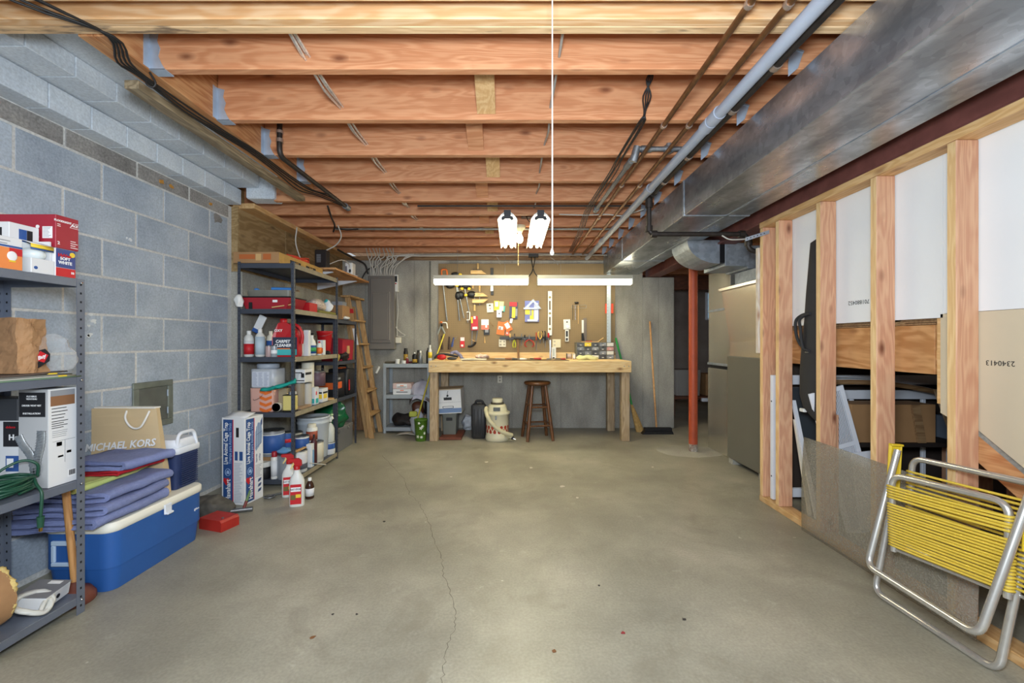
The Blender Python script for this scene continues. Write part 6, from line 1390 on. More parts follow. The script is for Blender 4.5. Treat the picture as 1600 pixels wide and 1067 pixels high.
hung('utility_knife', 'blue handled tool hanging third from the left corner', 'tool', 709, 527, 706, 542, .013, mat('tool_blue', '3d4f8a', .5)); hung('wire_hook', 'small bent wire tool beside the blue handled tool', 'tool', 714, 526, 711, 530, .005, STEEL)
hung('spool_fob', 'small wooden fob hanging below the black blister pack', 'fob', 757, 526, 757.5, 536, .007, TANP)
hung('awl', 'thin awl hanging slantwise right of the white and red card', 'tool', 765, 503, 771, 510, .004, COPPER)
t = peg_thing('spirit_level', 'tall white spirit level with three dark vials', 'level', 859, 489); LV = mat('level_white', 'e2e0da', .4)
pk(856, 455, 862.3, 524, D, .02, LV).build('body', t)
for y in (464.5, 489.5, 514):
    q = MB(mat('vial_dark', '3a3320', .4)); q.fpoly(fr(at(859.2, y, D-.02), UX, UZ), [(-.016, 0), (0, -.018), (.016, 0), (0, .018)], .003).build('vial_window', t)
    MB(YELLP).ell(at(859.2, y, D-.024), .007, .003, .005, 8, 5).build('vial', t)
for y0, y1 in ((470, 484), (495, 508)): pk(858, y0, 860.4, y1, D-.02, .001, mat('slot_shadow', '57493a', .8)).build('hand_slot', t)
# magnetic rack of small tools
t = peg_thing('tool_rack', 'dark magnetic bar holding the row of small hand tools', 'rack', 820, 527); pk(781, 526, 858, 530.5, D, .02, DGREY).build('bar', t)
def small(label, x, y0, y1, hm, hw, m=STEEL, w=.004, name='screwdriver', x1=None, frac=.45, top=True):
    t = peg_thing(name, label, name.replace('_', ' '), x, (y0+y1)/2, 'small hand tools on the rack'); x1 = x if x1 is None else x1
    a, b = at(x, y0, D-.035), at(x1, y1, D-.035); k = a.lerp(b, frac)
    MB(hm).tube([a, a.lerp(k, .2), a.lerp(k, .8), k] if top else [k, k.lerp(b, .2), k.lerp(b, .8), b], [hw*.7, hw, hw, hw*.6], 8).build('handle', t)
    MB(m).tube([k, b] if top else [a, k], w, 6).build('shaft', t); return t
small('screwdriver with a pale wooden handle at the left of the rack', 797, 521, 535, TANP, .012)
small('thin dark screwdriver second on the rack', 804, 521, 537, BLKP, .006)
small('long thin steel punch in the middle left of the rack', 815, 521, 540, STEEL, .005)
small('black handled screwdriver left of the red pliers', 820, 523, 534, BLACK, .008)
small('screwdriver with an orange brown handle right of the red pliers', 838, 519, 548, mat('handle_amber', 'a3522c', .4), .010)
small('red screwdriver against the foot of the spirit level', 857, 520, 537, RED, .012)
small('slim black tool just left of the red screwdriver', 852, 524, 543, BLACK, .009)
def pliers(label, x, y, hm, up, sp=5):
    t = peg_thing('pliers', label, 'pliers', x, y, 'pliers on the rack'); s = -1 if up else 1
    for k in (-1, 1): MB(hm).tube(smooth([at(x, y, D-.035), at(x+k*sp*.8, y+s*4, D-.035), at(x+k*sp, y+s*9, D-.035), at(x+k*sp*.6, y+s*12, D-.035)]), .0075, 7).build('handle', t)
    MB(STEEL).tube([at(x, y, D-.035), at(x, y-s*7, D-.035)], [.012, .005], 8).build('jaws', t)
pliers('pliers with bright red handles hanging open on the rack', 827, 530, REDM, False, 7); pliers('pliers with yellow handles pointing up on the rack', 844, 530, mat('handle_ochre', 'c9a548', .5), True, 3)
pliers('black handled pliers between the yellow pair and the spirit level', 849.5, 529, BLACK, True, 2.5); pliers('yellow green nippers hanging at the left of the rack', 803.5, 531, mat('handle_lime', 'c3c432', .5), False, 2)
t = peg_thing('hammer', 'hammer hanging head up in front of the rack with a long wooden handle', 'hammer', 809, 545)
q = MB(BLACK); q.tube([at(803, 528.5, D-.05), at(816, 528.5, D-.05)], .014, 8).build('head', t); MB(OLDW).tube([at(809, 530, D-.05), at(810, 561, D-.05)], [.011, .014], 8).build('handle', t)
def plate(label, x0, y0, x1, y1, d, n):
    t = thing('outlet_plate', label, 'outlet', at((x0+x1)/2, y1, d), 0, None, True)
    pk(x0, y0, x1, y1, d, .008, W3, None, .002).build('cover', t)
    for k in range(n):
        for s in (0, 1):
            cx = x0+(x1-x0)*(k+.5)/n; cy = y0+(y1-y0)*(.3+.4*s); pk(cx-1.6, cy-1.6, cx+1.6, cy+1.6, d-.008, .002, mat('socket_grey', 'b5ad9c', .5)).build('socket', t)
            for e in (-1, 1): pk(cx+e*.7-.25, cy-.7, cx+e*.7+.25, cy+.7, d-.01, .001, BLKP).build('slot', t)
plate('white four socket outlet plate under the orange packs', 779.5, 530, 790.5, 542, D-.002, 2)
t = thing('switch_plate', 'cream double plate with a switch right of the spirit level', 'switch', at(869.5, 543, D), 0, None, True)
pk(863, 530, 876, 543, D-.002, .008, CREAM, None, .002).build('cover', t); pk(871.5, 534.5, 873.5, 538.5, D-.01, .008, W3).build('toggle', t)
for y in (533.5, 539): pk(865, y-1.2, 868, y+1.2, D-.01, .001, mat('socket_grey', 'b5ad9c', .5)).build('socket', t)
t = thing('metal_ruler', 'upright white strip gauge standing on the bench under the cream switch plate', 'ruler', at(865, 563, 5.3), 0, None, True); pk(862, 542.5, 868.5, 560.5, 5.3, .02, W2).build('strip', t); pk(863.5, 558, 866.5, 560.5, 5.279, .004, BLACK).build('clip', t); pk(863.6, 545, 866.5, 556, 5.279, .001, mat('scale_grey', 'b9c0ba', .5)).build('scale', t)
solo('steel_rule', pk(858.5, 531, 861, 560.5, 5.32, .004, CHROME), 'bright narrow steel rule standing beside the white strip gauge', 'ruler')
t = peg_thing('hex_key_rack', 'small wire rack with thin keys and wires hanging on the right of the pegboard', 'rack', 905, 480)
MB(STEEL).tube(bend([at(893.5, 478, D-.02), at(893.5, 481, D-.02), at(916, 481, D-.02), at(916, 476.5, D-.02), at(893.5, 477.5, D-.02)], .004), .0022, 6).build('wire_frame', t)
for x, y1, m in ((895, 500, BLKP), (899, 500, CHROME), (903.5, 506, TANP)): MB(m).cyl(at(x, 476, D-.025), at(x, y1, D-.025), .0035, n=6).build('key', t)
q = MB(BLACK).ell(at(901, 473, D-.02), .03, .015, .012, 12, 7); q.rumple(.008, 40, 3); q.build('black_clip', t)
t = peg_thing('putty_knife', 'dark grey plate with white edge and black handle right of the gauge card', 'tool', 912, 516)
pk(911, 497, 916.5, 538, D, .008, mat('plate_grey', '6e645c', .5)).build('plate', t); pk(908.8, 500, 912, 520, D-.008, .006, W2).build('white_edge', t); MB(BLACK).tube([at(910, 521, D-.02), at(911, 532, D-.02)], [.012, .018], 8).build('handle', t)
t = peg_thing('yard_square', 'long pale steel square with a red tag near the right edge of the pegboard', 'ruler', 951, 480)
RUL = mat('ruler_pale', 'b9c3c9', .35, .3, .05, 30); pk(948, 424, 954.3, 540, D-.03, .006, RUL).build('long_blade', t); pk(948.5, 419, 976, 425, D-.03, .006, RUL).build('short_blade', t); pk(945.5, 474.5, 958, 489.5, D-.004, .012, mat('tag_orange_red', 'e0502f', .5)).build('red_tag', t)
for k in range(22): pk(948.6, 430+5*k, 950.4, 430.6+5*k, D-.0362, .0006, GRYP).build('graduation', t)
# bench top goods
ZB = .8935
t = thing('loppers', 'red and black tool lying at the left end of the bench', 'tool', at(695, 562, 4.85), 0, None, True)
MB(RED).ell(at(690, 558, 4.85)+UZ*.0, .055, .03, .032, 14, 8).build('red_body', t); MB(BLACK).tube(smooth([at(679, 560, 4.85), at(684, 554.5, 4.87), at(694, 553, 4.9), at(716, 557, 4.92)]), .014, 8).build('black_arm', t); MB(DGREY).ell(at(706, 560, 4.85), .06, .028, .018, 12, 7).build('grip', t); MB(TANP).ell(at(698, 561, 4.85), .018, .02, .014, 10, 6).build('leather_pad', t)
q = MB(mat('striped_cloth', '8a8aa8', .9, 0, .5, 40)).tube(smooth([at(704, 553, 5.0), at(711, 550, 5.0), at(718, 554, 4.95), at(722, 560, 4.9), at(723, 561, 4.86)]), .02, 9); q.rumple(.008, 30, 3)
solo('striped_sleeve', q, 'crumpled grey striped cloth arching over the tools on the bench', 'cloth')
q = MB(mat('pale_rag', 'c9c3ae', .9, 0, .2, 30)).tube([at(720, 562, 4.8), at(737, 561.5, 4.8), at(760, 562.5, 4.8)], [.012, .018, .014], 9); q.rumple(.006, 30, 5); solo('rolled_rag', q, 'rolled pale rag along the front of the bench', 'cloth')
q = MB(mat('floral_paper', 'e6dfd0', .7, 0, .35, 45, col2='c98a7a')).ell(at(753, 557, 5.0), .085, .05, .03, 18, 9); q.rumple(.02, 26, 4); solo('crumpled_paper', q, 'crumpled white and pink paper on the left half of the bench', 'paper')
def lying(name, label, cat, x0, x1, d, m1, m2, r, fr_=.4):
    t = thing(name, label, cat, (px((x0+x1)/2, d), d, ZB), 0, None, True); a, b = V(px(x0, d), d, ZB+r+.001), V(px(x1, d), d+.02, ZB+r+.001); k = a.lerp(b, fr_)
    MB(m1).tube([a, a.lerp(k, .3), k], [r*.8, r, r*.6], 8).build('handle', t); MB(m2).tube([k, b], r*.45, 6).build('shaft', t)
lying('soldering_iron', 'thin tool with dark tip lying in the middle of the bench', 'tool', 800, 773, 4.75, mat('grip_brown', '8a5a3c', .5), STEEL, .014); lying('chisel', 'dark handled chisel lying below the rack hammer', 'chisel', 800, 812, 4.72, DGREY, STEEL, .012, .7)
lying('marker', 'white marker lying on the bench below the rack', 'marker', 812, 823, 4.74, WHITE, W2, .011, .8); lying('red_pliers', 'red handled pliers lying on the bench', 'pliers', 848, 828, 4.74, REDM, BLACK, .014, .7)
lying('chisel', 'wooden handled chisel lying in front of the strip gauge', 'chisel', 846, 862, 4.72, TANP, STEEL, .012, .5); lying('screwdriver', 'red and black screwdriver lying left of the wire spool', 'screwdriver', 884, 868, 4.75, REDM, BLACK, .011, .5)
t = thing('wire_spool', 'spool of grey wire standing on the bench left of the drawer cabinet', 'spool', (px(889, 5.1), 5.1, ZB-.005), 0)
q = MB(DGREY); q.lathe([(.035, -.03), (.035, -.025), (.018, -.025), (.018, .025), (.035, .025), (.035, .03), (.001, .03)], n=20); q.v = [(zz, y, x+.0355) for x, y, zz in q.v]; q.build('spool', t)
q = MB(mat('wire_pinkish', 'b9a69e', .4, .3)); q.lathe([(.03, -.024), (.03, .024)], n=20); q.v = [(zz, y, x+.0355) for x, y, zz in q.v]; q.build('wire', t)
can('small_jar', 'small white capped jar between the wire spool and drawer cabinet', 'jar', px(897, 5.1), 5.1, ZB-.005, .016, .06, mat('jar_amber', 'a5825a', .4), WHTP, W2)
blob('work_glove', 'pale green cloth work glove lying in front of the drawer cabinet', 'glove', (px(917, 4.95), 4.95, ZB+.014), .13, .06, .032, mat('glove_pale_green', 'cfcf98', .9, 0, .15, 20), .02, 14, 3)
t = thing('parts_cabinet', 'parts cabinet with small clear drawers at the right of the bench', 'cabinet', (px(929, 5.2), 5.22, ZB-.006), 0)
CW = (px(958, 5.15)-px(900, 5.15))/2; CB = mat('cabinet_frame', '6f7068', .5)
q = MB(CB).box(-CW, CW, .09, .1, 0, .2); 
for i in range(6): x = -CW+2*CW*i/5; q.box(x-.004, x+.004, -.07, .09, 0, .2)
for j in range(5): q.box(-CW, CW, -.07, .09, .2*j/4-.002 if j else 0, .2*j/4+.002)
q.build('frame', t)
DRM = mat('drawer_smoke', '8c919a', .25, 0, .5, 30); DR2 = mat('drawer_dark', '55575c', .3, 0, .5, 30)
for i in range(5):
    for j in range(4):
        x0, x1 = -CW+2*CW*i/5+.006, -CW+2*CW*(i+1)/5-.006; z0, z1 = .05*j+.004, .05*(j+1)-.004
        m = YELLP if (i, j) == (1, 3) else W2 if (i, j) in ((4, 1), (4, 3), (2, 0)) else mat('drawer_pink', 'b98a88', .4) if (i, j) in ((4, 2),) else (DRM, DR2)[(i*3+j) % 2]
        dr = MB(m).box(x0, x1, -.076, -.06, z0, z1, .002).build('drawer', t); MB(W2).box((x0+x1)/2-.012, (x0+x1)/2+.012, -.086, -.076, z0+.012, z0+.02, .002).build('drawer_pull', dr)
q = MB(TANP).box(px(908, 5.2), px(935, 5.2), 5.16, 5.2, ZB+.197, ZB+.206); q.mat(REDM).box(px(915, 5.2), px(925, 5.2), 5.19, 5.22, ZB+.206, ZB+.216); solo('loose_files', q, 'flat red and tan tools lying on top of the parts cabinet', 'tool')
q = MB(TANP).tube([(px(934, 5.2), 5.2, ZB+.203), (px(943, 5.2), 5.2, ZB+.25)], .007, 6); solo('wood_offcut', q, 'small wood offcut sticking up from the cabinet top', 'stick')
# ------------------------------------------------------------------ pale shelf left of the bench
SZ = (.832, .46, .07)
shelf_unit('steel_shelving', 'low pale steel shelving between the ladder and the workbench', -1.545, -.982, 5.12, 5.40, .836, SZ, SHELFL, None, holes=False, lip=.045, fl=.035, feet=True)
z = SZ[0]+.0008
bottle('spray_can', 'black and gold spray can at the left on the pale shelving', px(634, 5.25), 5.25, z, .026, .185, BLACK, BLACK, mat('label_gold', 'a8842e', .4), 'aerosol', .2, .6)
bottle('spray_can', 'small dark red bottle in front of the black and gold can', px(636, 5.17), 5.17, z, .018, .075, mat('dark_red_glass', '7a2530', .3), WHITE, None, 'round')
bottle('oil_can', 'black oil bottle with white spout and gold label', px(648, 5.18), 5.18, z, .03, .135, BLACK, WHITE, mat('label_gold', 'a8842e', .4), 'tall', .1, .4)
bottle('spray_can', 'dark can behind the silver spray can', px(654, 5.30), 5.30, z, .024, .16, mat('can_umber', '4a4034', .4), BLACK, None, 'aerosol')
bottle('spray_can', 'silver grey spray can right of the oil bottle', px(657, 5.19), 5.19, z, .026, .155, mat('can_silver', '85888a', .35, .5), WHITE, None, 'sloped')
bottle('spray_can', 'tall black can beside the yellow labelled bottle', px(668.5, 5.22), 5.22, z, .02, .19, BLACK, BLACK, None, 'tall')
bottle('glue_bottle', 'white bottle with yellow and orange label by the bench corner', px(672, 5.16), 5.16, z, .024, .225, W2, WHITE, YELLP, 'sloped', .3, .62)
can('paper_cup', 'small white cup at the left front of the pale shelving', 'cup', px(621, 5.17), 5.17, z, .026, .05, W2, None, W2); can('paper_cup', 'low white tub right of the small white cup', 'cup', px(631, 5.165), 5.165, z, .028, .032, W2, None, W2)
solo('flat_tool', MB(mat('olive_drab', '514a3a', .6)).box(px(603, 5.25), px(617, 5.25), 5.2, 5.27, z, z+.022, .004), 'flat olive brown item on the left corner of the pale shelving', 'tool')
blob('red_lump', 'small dark red lump behind the oil bottle', 'tool', (px(641, 5.24), 5.24, z+.012), .035, .02, .014, mat('lump_red', '5c1f24', .5), .006, 40, 2)
t, fc, frm, w, d, h = carton('ceramic_box', 'lower white carton with a dark stripe on the middle pale shelf', 'box', px(615, 5.18), px(643, 5.18), 5.15, 5.34, SZ[1], SZ[1]+.066, PAPER); dec(t, fc, [(DGREY, .04, w-.04, .026, .034), (ORAP, w*.4, w*.6, .045, .055)])
t, fc, frm, w, d, h = carton('ceramic_box', 'upper white and pink carton with an orange mark on the middle pale shelf', 'box', px(615, 5.18), px(643, 5.18), 5.145, 5.34, SZ[1]+.067, SZ[1]+.135, mat('carton_pinkish', 'd2b8b4', .6)); dec(t, fc, [(WHTP, .045, w-.045, .012, .06)]); dec(t, fc, [(DGREY, .055, w-.055, .02, .027), (ORAP, w*.4, w*.6, .035, .045)], 'printed_mark')
q = MB(mat('white_sheet', 'c5c5d3', .8, 0, .08, 10)).grid(lambda u, v: (-.16+.32*u, -.12+.24*v-(.05 if v < .15 else 0), .16*(1-(2*u-1)**2*.6)*(1 if v > .3 else .7)-(.16 if v < .12 else 0)), 16, 12, .008); q.rumple(.035, 9, 4); q.v = [(x*.75-1.11, 5.106+.003*math.sin(40*x), max(zz, -.12)+SZ[1]+.004) if y < -.095 else (x*.75-1.11, y+5.25, max(zz, 0)+SZ[1]+.002) for x, y, zz in q.v]
solo('white_sheet', q, 'white cloth bundled on the middle pale shelf and hanging over its edge', 'cloth')
blob('black_bag', 'dark bag and shoes heap on the floor of the pale shelving', 'bag', (-1.28, 5.24, SZ[2]+.07), .2, .12, .075, mat('bag_dark', '2a2523', .6, 0, .4, 14), .04, 10, 3)
blob('leather_boot', 'brown leather boot at the back of the bottom pale shelf', 'boot', (-1.17, 5.31, SZ[2]+.19), .075, .06, .1, mat('boot_brown', '5a3220', .5), .02, 12, 7)
blob('grey_bundle', 'grey cloth bundle beside the brown boot', 'cloth', (-1.08, 5.23, SZ[2]+.07), .11, .1, .07, mat('bundle_grey', '6d6b6a', .8, 0, .3, 20), .03, 14, 5)
blob('black_case', 'black bag at the bench end of the bottom pale shelf', 'bag', (-1.05, 5.33, SZ[2]+.18), .045, .06, .19, BLACK, .02, 9, 9)
q = MB(W3).grid(lambda u, v: (-1.36+.30*u, 5.0+.14*v, .004+.02*u*u+.012*math.sin(5*u)), 8, 4, .003); solo('floor_paper', q, 'white paper lying on the floor in front of the pale shelving', 'paper')
q = MB(mat('tan_dustpan', '9c8d73', .6)).grid(lambda u, v: (-1.19+.16*u, 5.05+.08*v, .02+.16*v+.04*u), 4, 4, .006); solo('dustpan', q, 'tan dustpan leaning behind the green flowered bin', 'dustpan')
# ------------------------------------------------------------------ on the floor by the bench
t = thing('waste_bin', 'small green waste bin with white flowers in front of the bench post', 'bin', (px(657, 4.72), 4.74, 0)); GBIN = mat('bin_green', '4f7420', .4)
MB(GBIN).lathe([(.054, .0005), (.056, .004), (.073, .232), (.076, .233), (.076, .24), (.07, .24), (.052, .01), (.001, .008)], n=24).build('bin', t)
for k, (a, zz, r) in enumerate(((-110, .055, .019), (-72, .05, .017), (-78, .15, .021), (-62, .17, .017), (-95, .205, .016), (-40, .09, .018))):
    a = math.radians(a); R = .055+.017*zz/.24+.0012; c = V(R*math.cos(a), R*math.sin(a), zz); ri = V(-math.sin(a), math.cos(a), 0); n = V(math.cos(a), math.sin(a), -.08).normalized()
    q = MB(WHTP); pts = []
    for i in range(40): th = i*math.tau/40; rr = r*(.62+.38*math.cos(th*5)); pts.append(c+ri*rr*math.cos(th)+UZ*rr*math.sin(th)+n*.001)
    q.add(pts+[c+n*.002], [(i, (i+1) % 40, 40) for i in range(40)]); q.build('flower_print', t)
    MB(YELLP).ell(c+n*.002, r*.22, r*.12, r*.22, 8, 5).build('flower_centre', t)
t = thing('mop', 'yellow green mop handle leaning from the bin to the bench corner', 'mop', (px(652, 4.9), 4.95, 0), world=True); MP = mat('mop_handle', 'bcae3a', .5)
MB(MP).tube([at(652, 655, 4.87), at(672, 585, 5.06), at(694, 522, 5.36)], .0095, 8).build('handle', t); MB(mat('mop_lime', 'a9b04a', .6)).box(px(640, 4.9), px(652, 4.9), 4.86, 4.92, .24, .30, .01).build('mop_socket', t); q = MB(mat('mop_head_grey', 'b9bcc4', .9, 0, .2, 30)).ell((px(651, 4.95), 4.98, .16), .075, .07, .16, 16, 9); q.rumple(.03, 16, 2); q.v = [(x, y, max(.002, zz)) for x, y, zz in q.v]; q.build('mop_head', t)
t = thing('storage_bin', 'grey plastic bin with a hand slot under the white file box', 'bin', (px(704, 5.0), 5.02, .031)); GB2 = mat('bin_grey_green', '676a64', .5)
MB(GB2).slab(-.085, .085, -.12, .14, .0005, .225, .02, 4, .012).build('bin', t); MB(GB2).slab(-.092, .092, -.127, .147, .225, .245, .02, 4).build('rim', t); MB(BLACK).box(-.035, .035, -.1225, -.117, .16, .195, .004).build('hand_slot', t)
solo('red_board', MB(mat('board_redbrown', '6d3a2a', .7, 0, .2, 10)).box(-.812, px(723, 4.9), 4.76, 5.18, .001, .03, .004), 'red brown board on the floor under the grey bin', 'board')
t = thing('file_box', 'white cardboard file box with blue base band tilted on the grey bin', 'box', (px(702.5, 4.95), 5.0, .278), 0)
t.rotation_euler = (0, math.radians(-3), 0); MB(PAPER).box(-.152, .152, -.14, .17, .001, .27, .002).build('box', t); MB(mat('file_lid_tan', 'b9a88c', .7)).box(-.155, .155, -.143, .173, .27, .282, .002).build('lid', t)
f = fr((0, -.1402, 0), UX, UZ); MB(mat('file_blue', '6e86ad', .6)).face(f, -.151, .151, .01, .06).build('blue_band', t); MB(BLACK).face(f, -.045, .045, .155, .185, .0012).build('hand_hole', t); MB(DGREY).face(f, -.062, .062, .062, .086, .0016).build('label_slot', t); MB(WHTP).face(f, -.055, .055, .067, .081, .0022).build('label_card', t)
MB(GRYP).face(f, -.15, .15, .128, .13).build('print_line', t); MB(BLACK).cyl((0, -.145, .205), (0, -.139, .205), .012, n=12).build('button', t); q = MB(BLACK).tube(smooth([(0, -.147, .205), (.005, -.146, .25), (.03, -.1, .284)]), .0022, 5).tube(smooth([(0, -.147, .205), (-.025, -.146, .17)]), .0022, 5); q.build('string_tie', t)
blob('plastic_sack', 'crumpled white plastic sack on the floor against the back wall', 'bag', (px(730.5, 5.3), 5.31, .09), .075, .06, .105, mat('sack_white', 'c2c6cc', .4, 0, .1, 20), .03, 18, 2)
t = thing('tool_case', 'upright black ribbed plastic case left of the shop vacuum', 'case', (px(748, 4.85), 4.86, 0)); MB(mat('case_charcoal', '2e2e30', .5)).slab(-.085, .085, -.06, .07, .0005, .39, .03, 4, .006, .02).build('case', t)
for k in range(3): MB(mat('case_charcoal', '2e2e30', .5)).box(-.05+.04*k, -.04+.04*k, -.068, -.058, .04, .34, .003).build('rib', t)
MB(BLACK).tube(bend([(-.035, 0, .38), (-.035, 0, .425), (.04, 0, .425), (.06, 0, .38)], .03), .013, 8).build('handle', t)
t = thing('shop_vacuum', 'cream canister shop vacuum with red drop pattern and hose under the bench', 'vacuum', (px(777, 4.78), 4.80, 0))
MB(CREAM).lathe([(.128, .0005), (.133, .004), (.135, .045), (.128, .052), (.126, .285), (.132, .29)], n=32).build('canister', t)
MB(CREAM).lathe([(.136, .288), (.142, .292), (.142, .31), (.125, .318), (.11, .325), (.104, .375), (.09, .395), (.07, .398)], n=32).build('lid', t)
MB(mat('motor_band', '4d4638', .5)).lathe([(.072, .398), (.074, .415), (.065, .42)], n=24).build('motor_vent', t); MB(CREAM).lathe([(.06, .418), (.062, .455), (.05, .464), (.001, .465)], n=24).build('motor_cap', t)
MB(mat('vac_plate', '575a58', .4, .3)).box(-.04, .035, -.117, -.095, .335, .375, .003).build('name_plate', t); MB(STEEL).box(-.02, -.004, -.134, -.126, .24, .285, .002).build('clamp', t)
RDROP = mat('drop_red', 'a83a22', .5)
for row, (zz, off) in enumerate(((.15, 0), (.108, .5))):
    for k in range(16):
        a = math.tau*(k+off)/16; 
        if math.sin(a) > .45: continue
        R = .1275; q = MB(RDROP); c = V(R*math.cos(a), R*math.sin(a), zz); ri = V(-math.sin(a), math.cos(a), 0); n = V(math.cos(a), math.sin(a), 0)
        s = -1 if row == 0 else 1; sh = [(0, s*.032), (.012, s*.012), (.0185, -s*.004), (.013, -s*.018), (0, -s*.023), (-.013, -s*.018), (-.0185, -s*.004), (-.012, s*.012)]
        vs = [c+ri*u+UZ*v+n*(.0012-.5*u*u/R) for u, v in sh]; q.add(vs, [tuple(range(8))]); q.build('red_drop', t)
HOSE = mat('hose_cream', 'cdc4a0', .5); P = smooth([(-.115, -.1, .37), (-.12, -.14, .34), (-.085, -.165, .25), (-.02, -.18, .18), (.06, -.17, .12), (.13, -.15, .09), (.165, -.12, .075)], 6)
MB(HOSE).tube(P, [.0215+.0012*(i % 2) for i in range(len(P))], 12).build('hose', t); MB(HOSE).tube([(.09, -.10, .085), (.16, -.11, .045)], .021, 12).build('wand', t); MB(BLACK).cyl((.155, -.11, .048), (.18, -.112, .035), .019, n=12).build('hose_cuff', t); MB(CHROME).cyl((.18, -.112, .035), (.205, -.115, .024), .011, n=10).build('hose_tip', t)
t = thing('bar_stool', 'brown wooden bar stool with round seat under the workbench', 'stool', (px(839.5, 4.83), 4.83, 0)); STW = wood('stool_wood', '6c4424', '553319', '2e1a0d', 2, .35, knots=.1, across=14)
MB(STW).lathe([(.001, .612), (.135, .612), (.15, .622), (.153, .635), (.145, .648), (.12, .65), (.001, .642)], n=32).build('seat', t)
legs = []
for a in (38, 128, 218, 308):
    a = math.radians(a+17); p0, p1 = V(.205*math.cos(a), .16*math.sin(a)*1.25, .001), V(.105*math.cos(a), .105*math.sin(a), .615); legs.append((p0, p1)); MB(STW).tube([p0, p0.lerp(p1, .3), p1], [.017, .02, .018], 10).build('leg', t)
for i in range(4):
    for f_ in (.27+.02*(i % 2), .60+.02*(i % 2)): MB(STW).cyl(legs[i][0].lerp(legs[i][1], f_), legs[(i+1) % 4][0].lerp(legs[(i+1) % 4][1], f_), .0105, n=8).build('stretcher', t)
plate('single outlet plate on the wall under the workbench', 777.5, 586.5, 784.5, 598, BW-.001, 1)
t = thing('push_broom', 'push broom with wooden handle and black head against the back wall', 'broom', (px(1028, 5.1), 5.1, 0), world=True)
MB(wood('broom_wood', 'd2a06a', 'bb8750', '8a5d34', 2, knots=.1, across=16)).tube([at(1026, 673, 5.12), at(1015.5, 502, 5.4)], .011, 8).build('handle', t); MB(BLACK).box(px(1008, 5.05), px(1051, 5.05), 5.06, 5.12, .035, .075, .004).build('head', t)
q = MB(BLACK); q.prism([(px(1008, 5.05), .036), (px(1051, 5.05), .036), (px(1053, 5.05), .001), (px(1004, 5.05), .001)], 'y', 5.05, 5.13); q.build('bristles', t)
t = thing('corn_broom', 'small straw broom with green handle behind the right bench post', 'broom', (px(998, 5.25), 5.25, 0), world=True)
MB(mat('broom_green', '1d8a3a', .4)).tube([at(962, 528, 5.385), at(971, 563, 5.34), at(987, 632, 5.28)], .0125, 8).build('handle', t); q = MB(mat('broom_straw', 'b8955a', .9, 0, .3, 40, .6, 120)); a, b = at(987, 632, 5.28), at(1001, 676, 5.2)
rings = []
for k, (s, w, th) in enumerate(((0, .015, .015), (.25, .03, .02), (.6, .045, .025), (1, .055, .028))):
    c = a.lerp(b, s); rings.append([c+V(w*math.cos(i*math.tau/14), th*math.sin(i*math.tau/14), -.2*w*math.cos(i*math.tau/14)) for i in range(14)])
q.loft(rings).build('straw', t)
# ------------------------------------------------------------------ right side: chair, sheet, things behind the studs
random.seed(55)
t = thing('lawn_chair', 'folded aluminium lawn chair with yellow vinyl straps leaning on the stud wall', 'chair', (1.6, 1.62, 0), world=True)
MB(ALU).tube(bend([(1.67, 1.862, .46), (1.578, 1.858, .013), (1.602, 1.405, .013), (1.70, 1.40, .50)], .045), .0125, 12).build('leg_frame', t)
MB(ALU).tube(bend([(1.632, 1.806, .642), (1.498, 1.80, .155), (1.478, 1.350, .168), (1.632, 1.344, .62)], .045), .0128, 12).build('leg_frame', t)
def panel(TL, TR, BL, BR, n, nm, gap=None, r=.0047):
    TL, TR, BL, BR = map(Vector, (TL, TR, BL, BR)); R = .0115
    MB(ALU).tube(bend([BL, TL, TR, BR], .05), R, 12).build(nm+'_frame', t)
    MB(ALU).tube([BL.lerp(TL, .03), BR.lerp(TR, .03)], .006, 10).build('cross_rod', t)
    ks = list(range(n)); nrm = (TR-TL).cross(BL-TL).normalized()
    if nrm.x > 0: nrm = -nrm
    for k in ks:
        s = .15+.8*(k+(1.6 if gap and k >= gap else 0))/(n+1.6 if gap else n)
        a, b = TL.lerp(BL, s), TR.lerp(BR, s+random.uniform(-.004, .004)); u = (b-a).normalized(); q = MB(YEL)
        o = R+.003
        sag = random.uniform(.001, .004)
        pts = [a+u*.0+nrm*-o, a-u*o*.9, a+nrm*o, a.lerp(b, .5)+nrm*(o-sag)-UZ*sag, b+nrm*o, b+u*o*.9, b-nrm*o]
        q.tube([a-nrm*(o*.7), a-u*o-nrm*.003, a-u*(o*.6)+nrm*(o*.75), a+u*.008+nrm*(o*.92), a.lerp(b, .33)+nrm*(o*.8)-UZ*sag*.6, a.lerp(b, .66)+nrm*(o*.8)-UZ*sag*.6, b-u*.008+nrm*(o*.92), b+u*(o*.6)+nrm*(o*.75), b+u*o-nrm*.003, b-nrm*(o*.7)], r, 8)
        q.build(nm+'_strap', t)
panel((1.574, 1.77, .548), (1.614, 1.385, .578), (1.570, 1.755, .238), (1.60, 1.378, .272), 21, 'seat', 5)
panel((1.664, 1.775, .617), (1.678, 1.34, .643), (1.645, 1.765, .235), (1.66, 1.335, .262), 19, 'back')
for y in (1.835, 1.345):
    c = MB(YELP); c.T = Matrix.Translation((1.642, y, .555)) @ Matrix.Rotation(.06, 4, 'Y')
    c.box(-.026, .024, -.004, .006, -.12, .105, .003).box(-.026, -.019, -.009, -.004, -.12, .105, .002).box(.017, .024, -.009, -.004, -.12, .105, .002).box(-.026, .024, -.016, .006, .098, .106, .002)
    c.build('armrest', t); MB(STEEL).ell((1.648, y-.005, .60), .004, .003, .004, 8, 5).build('rivet', t)
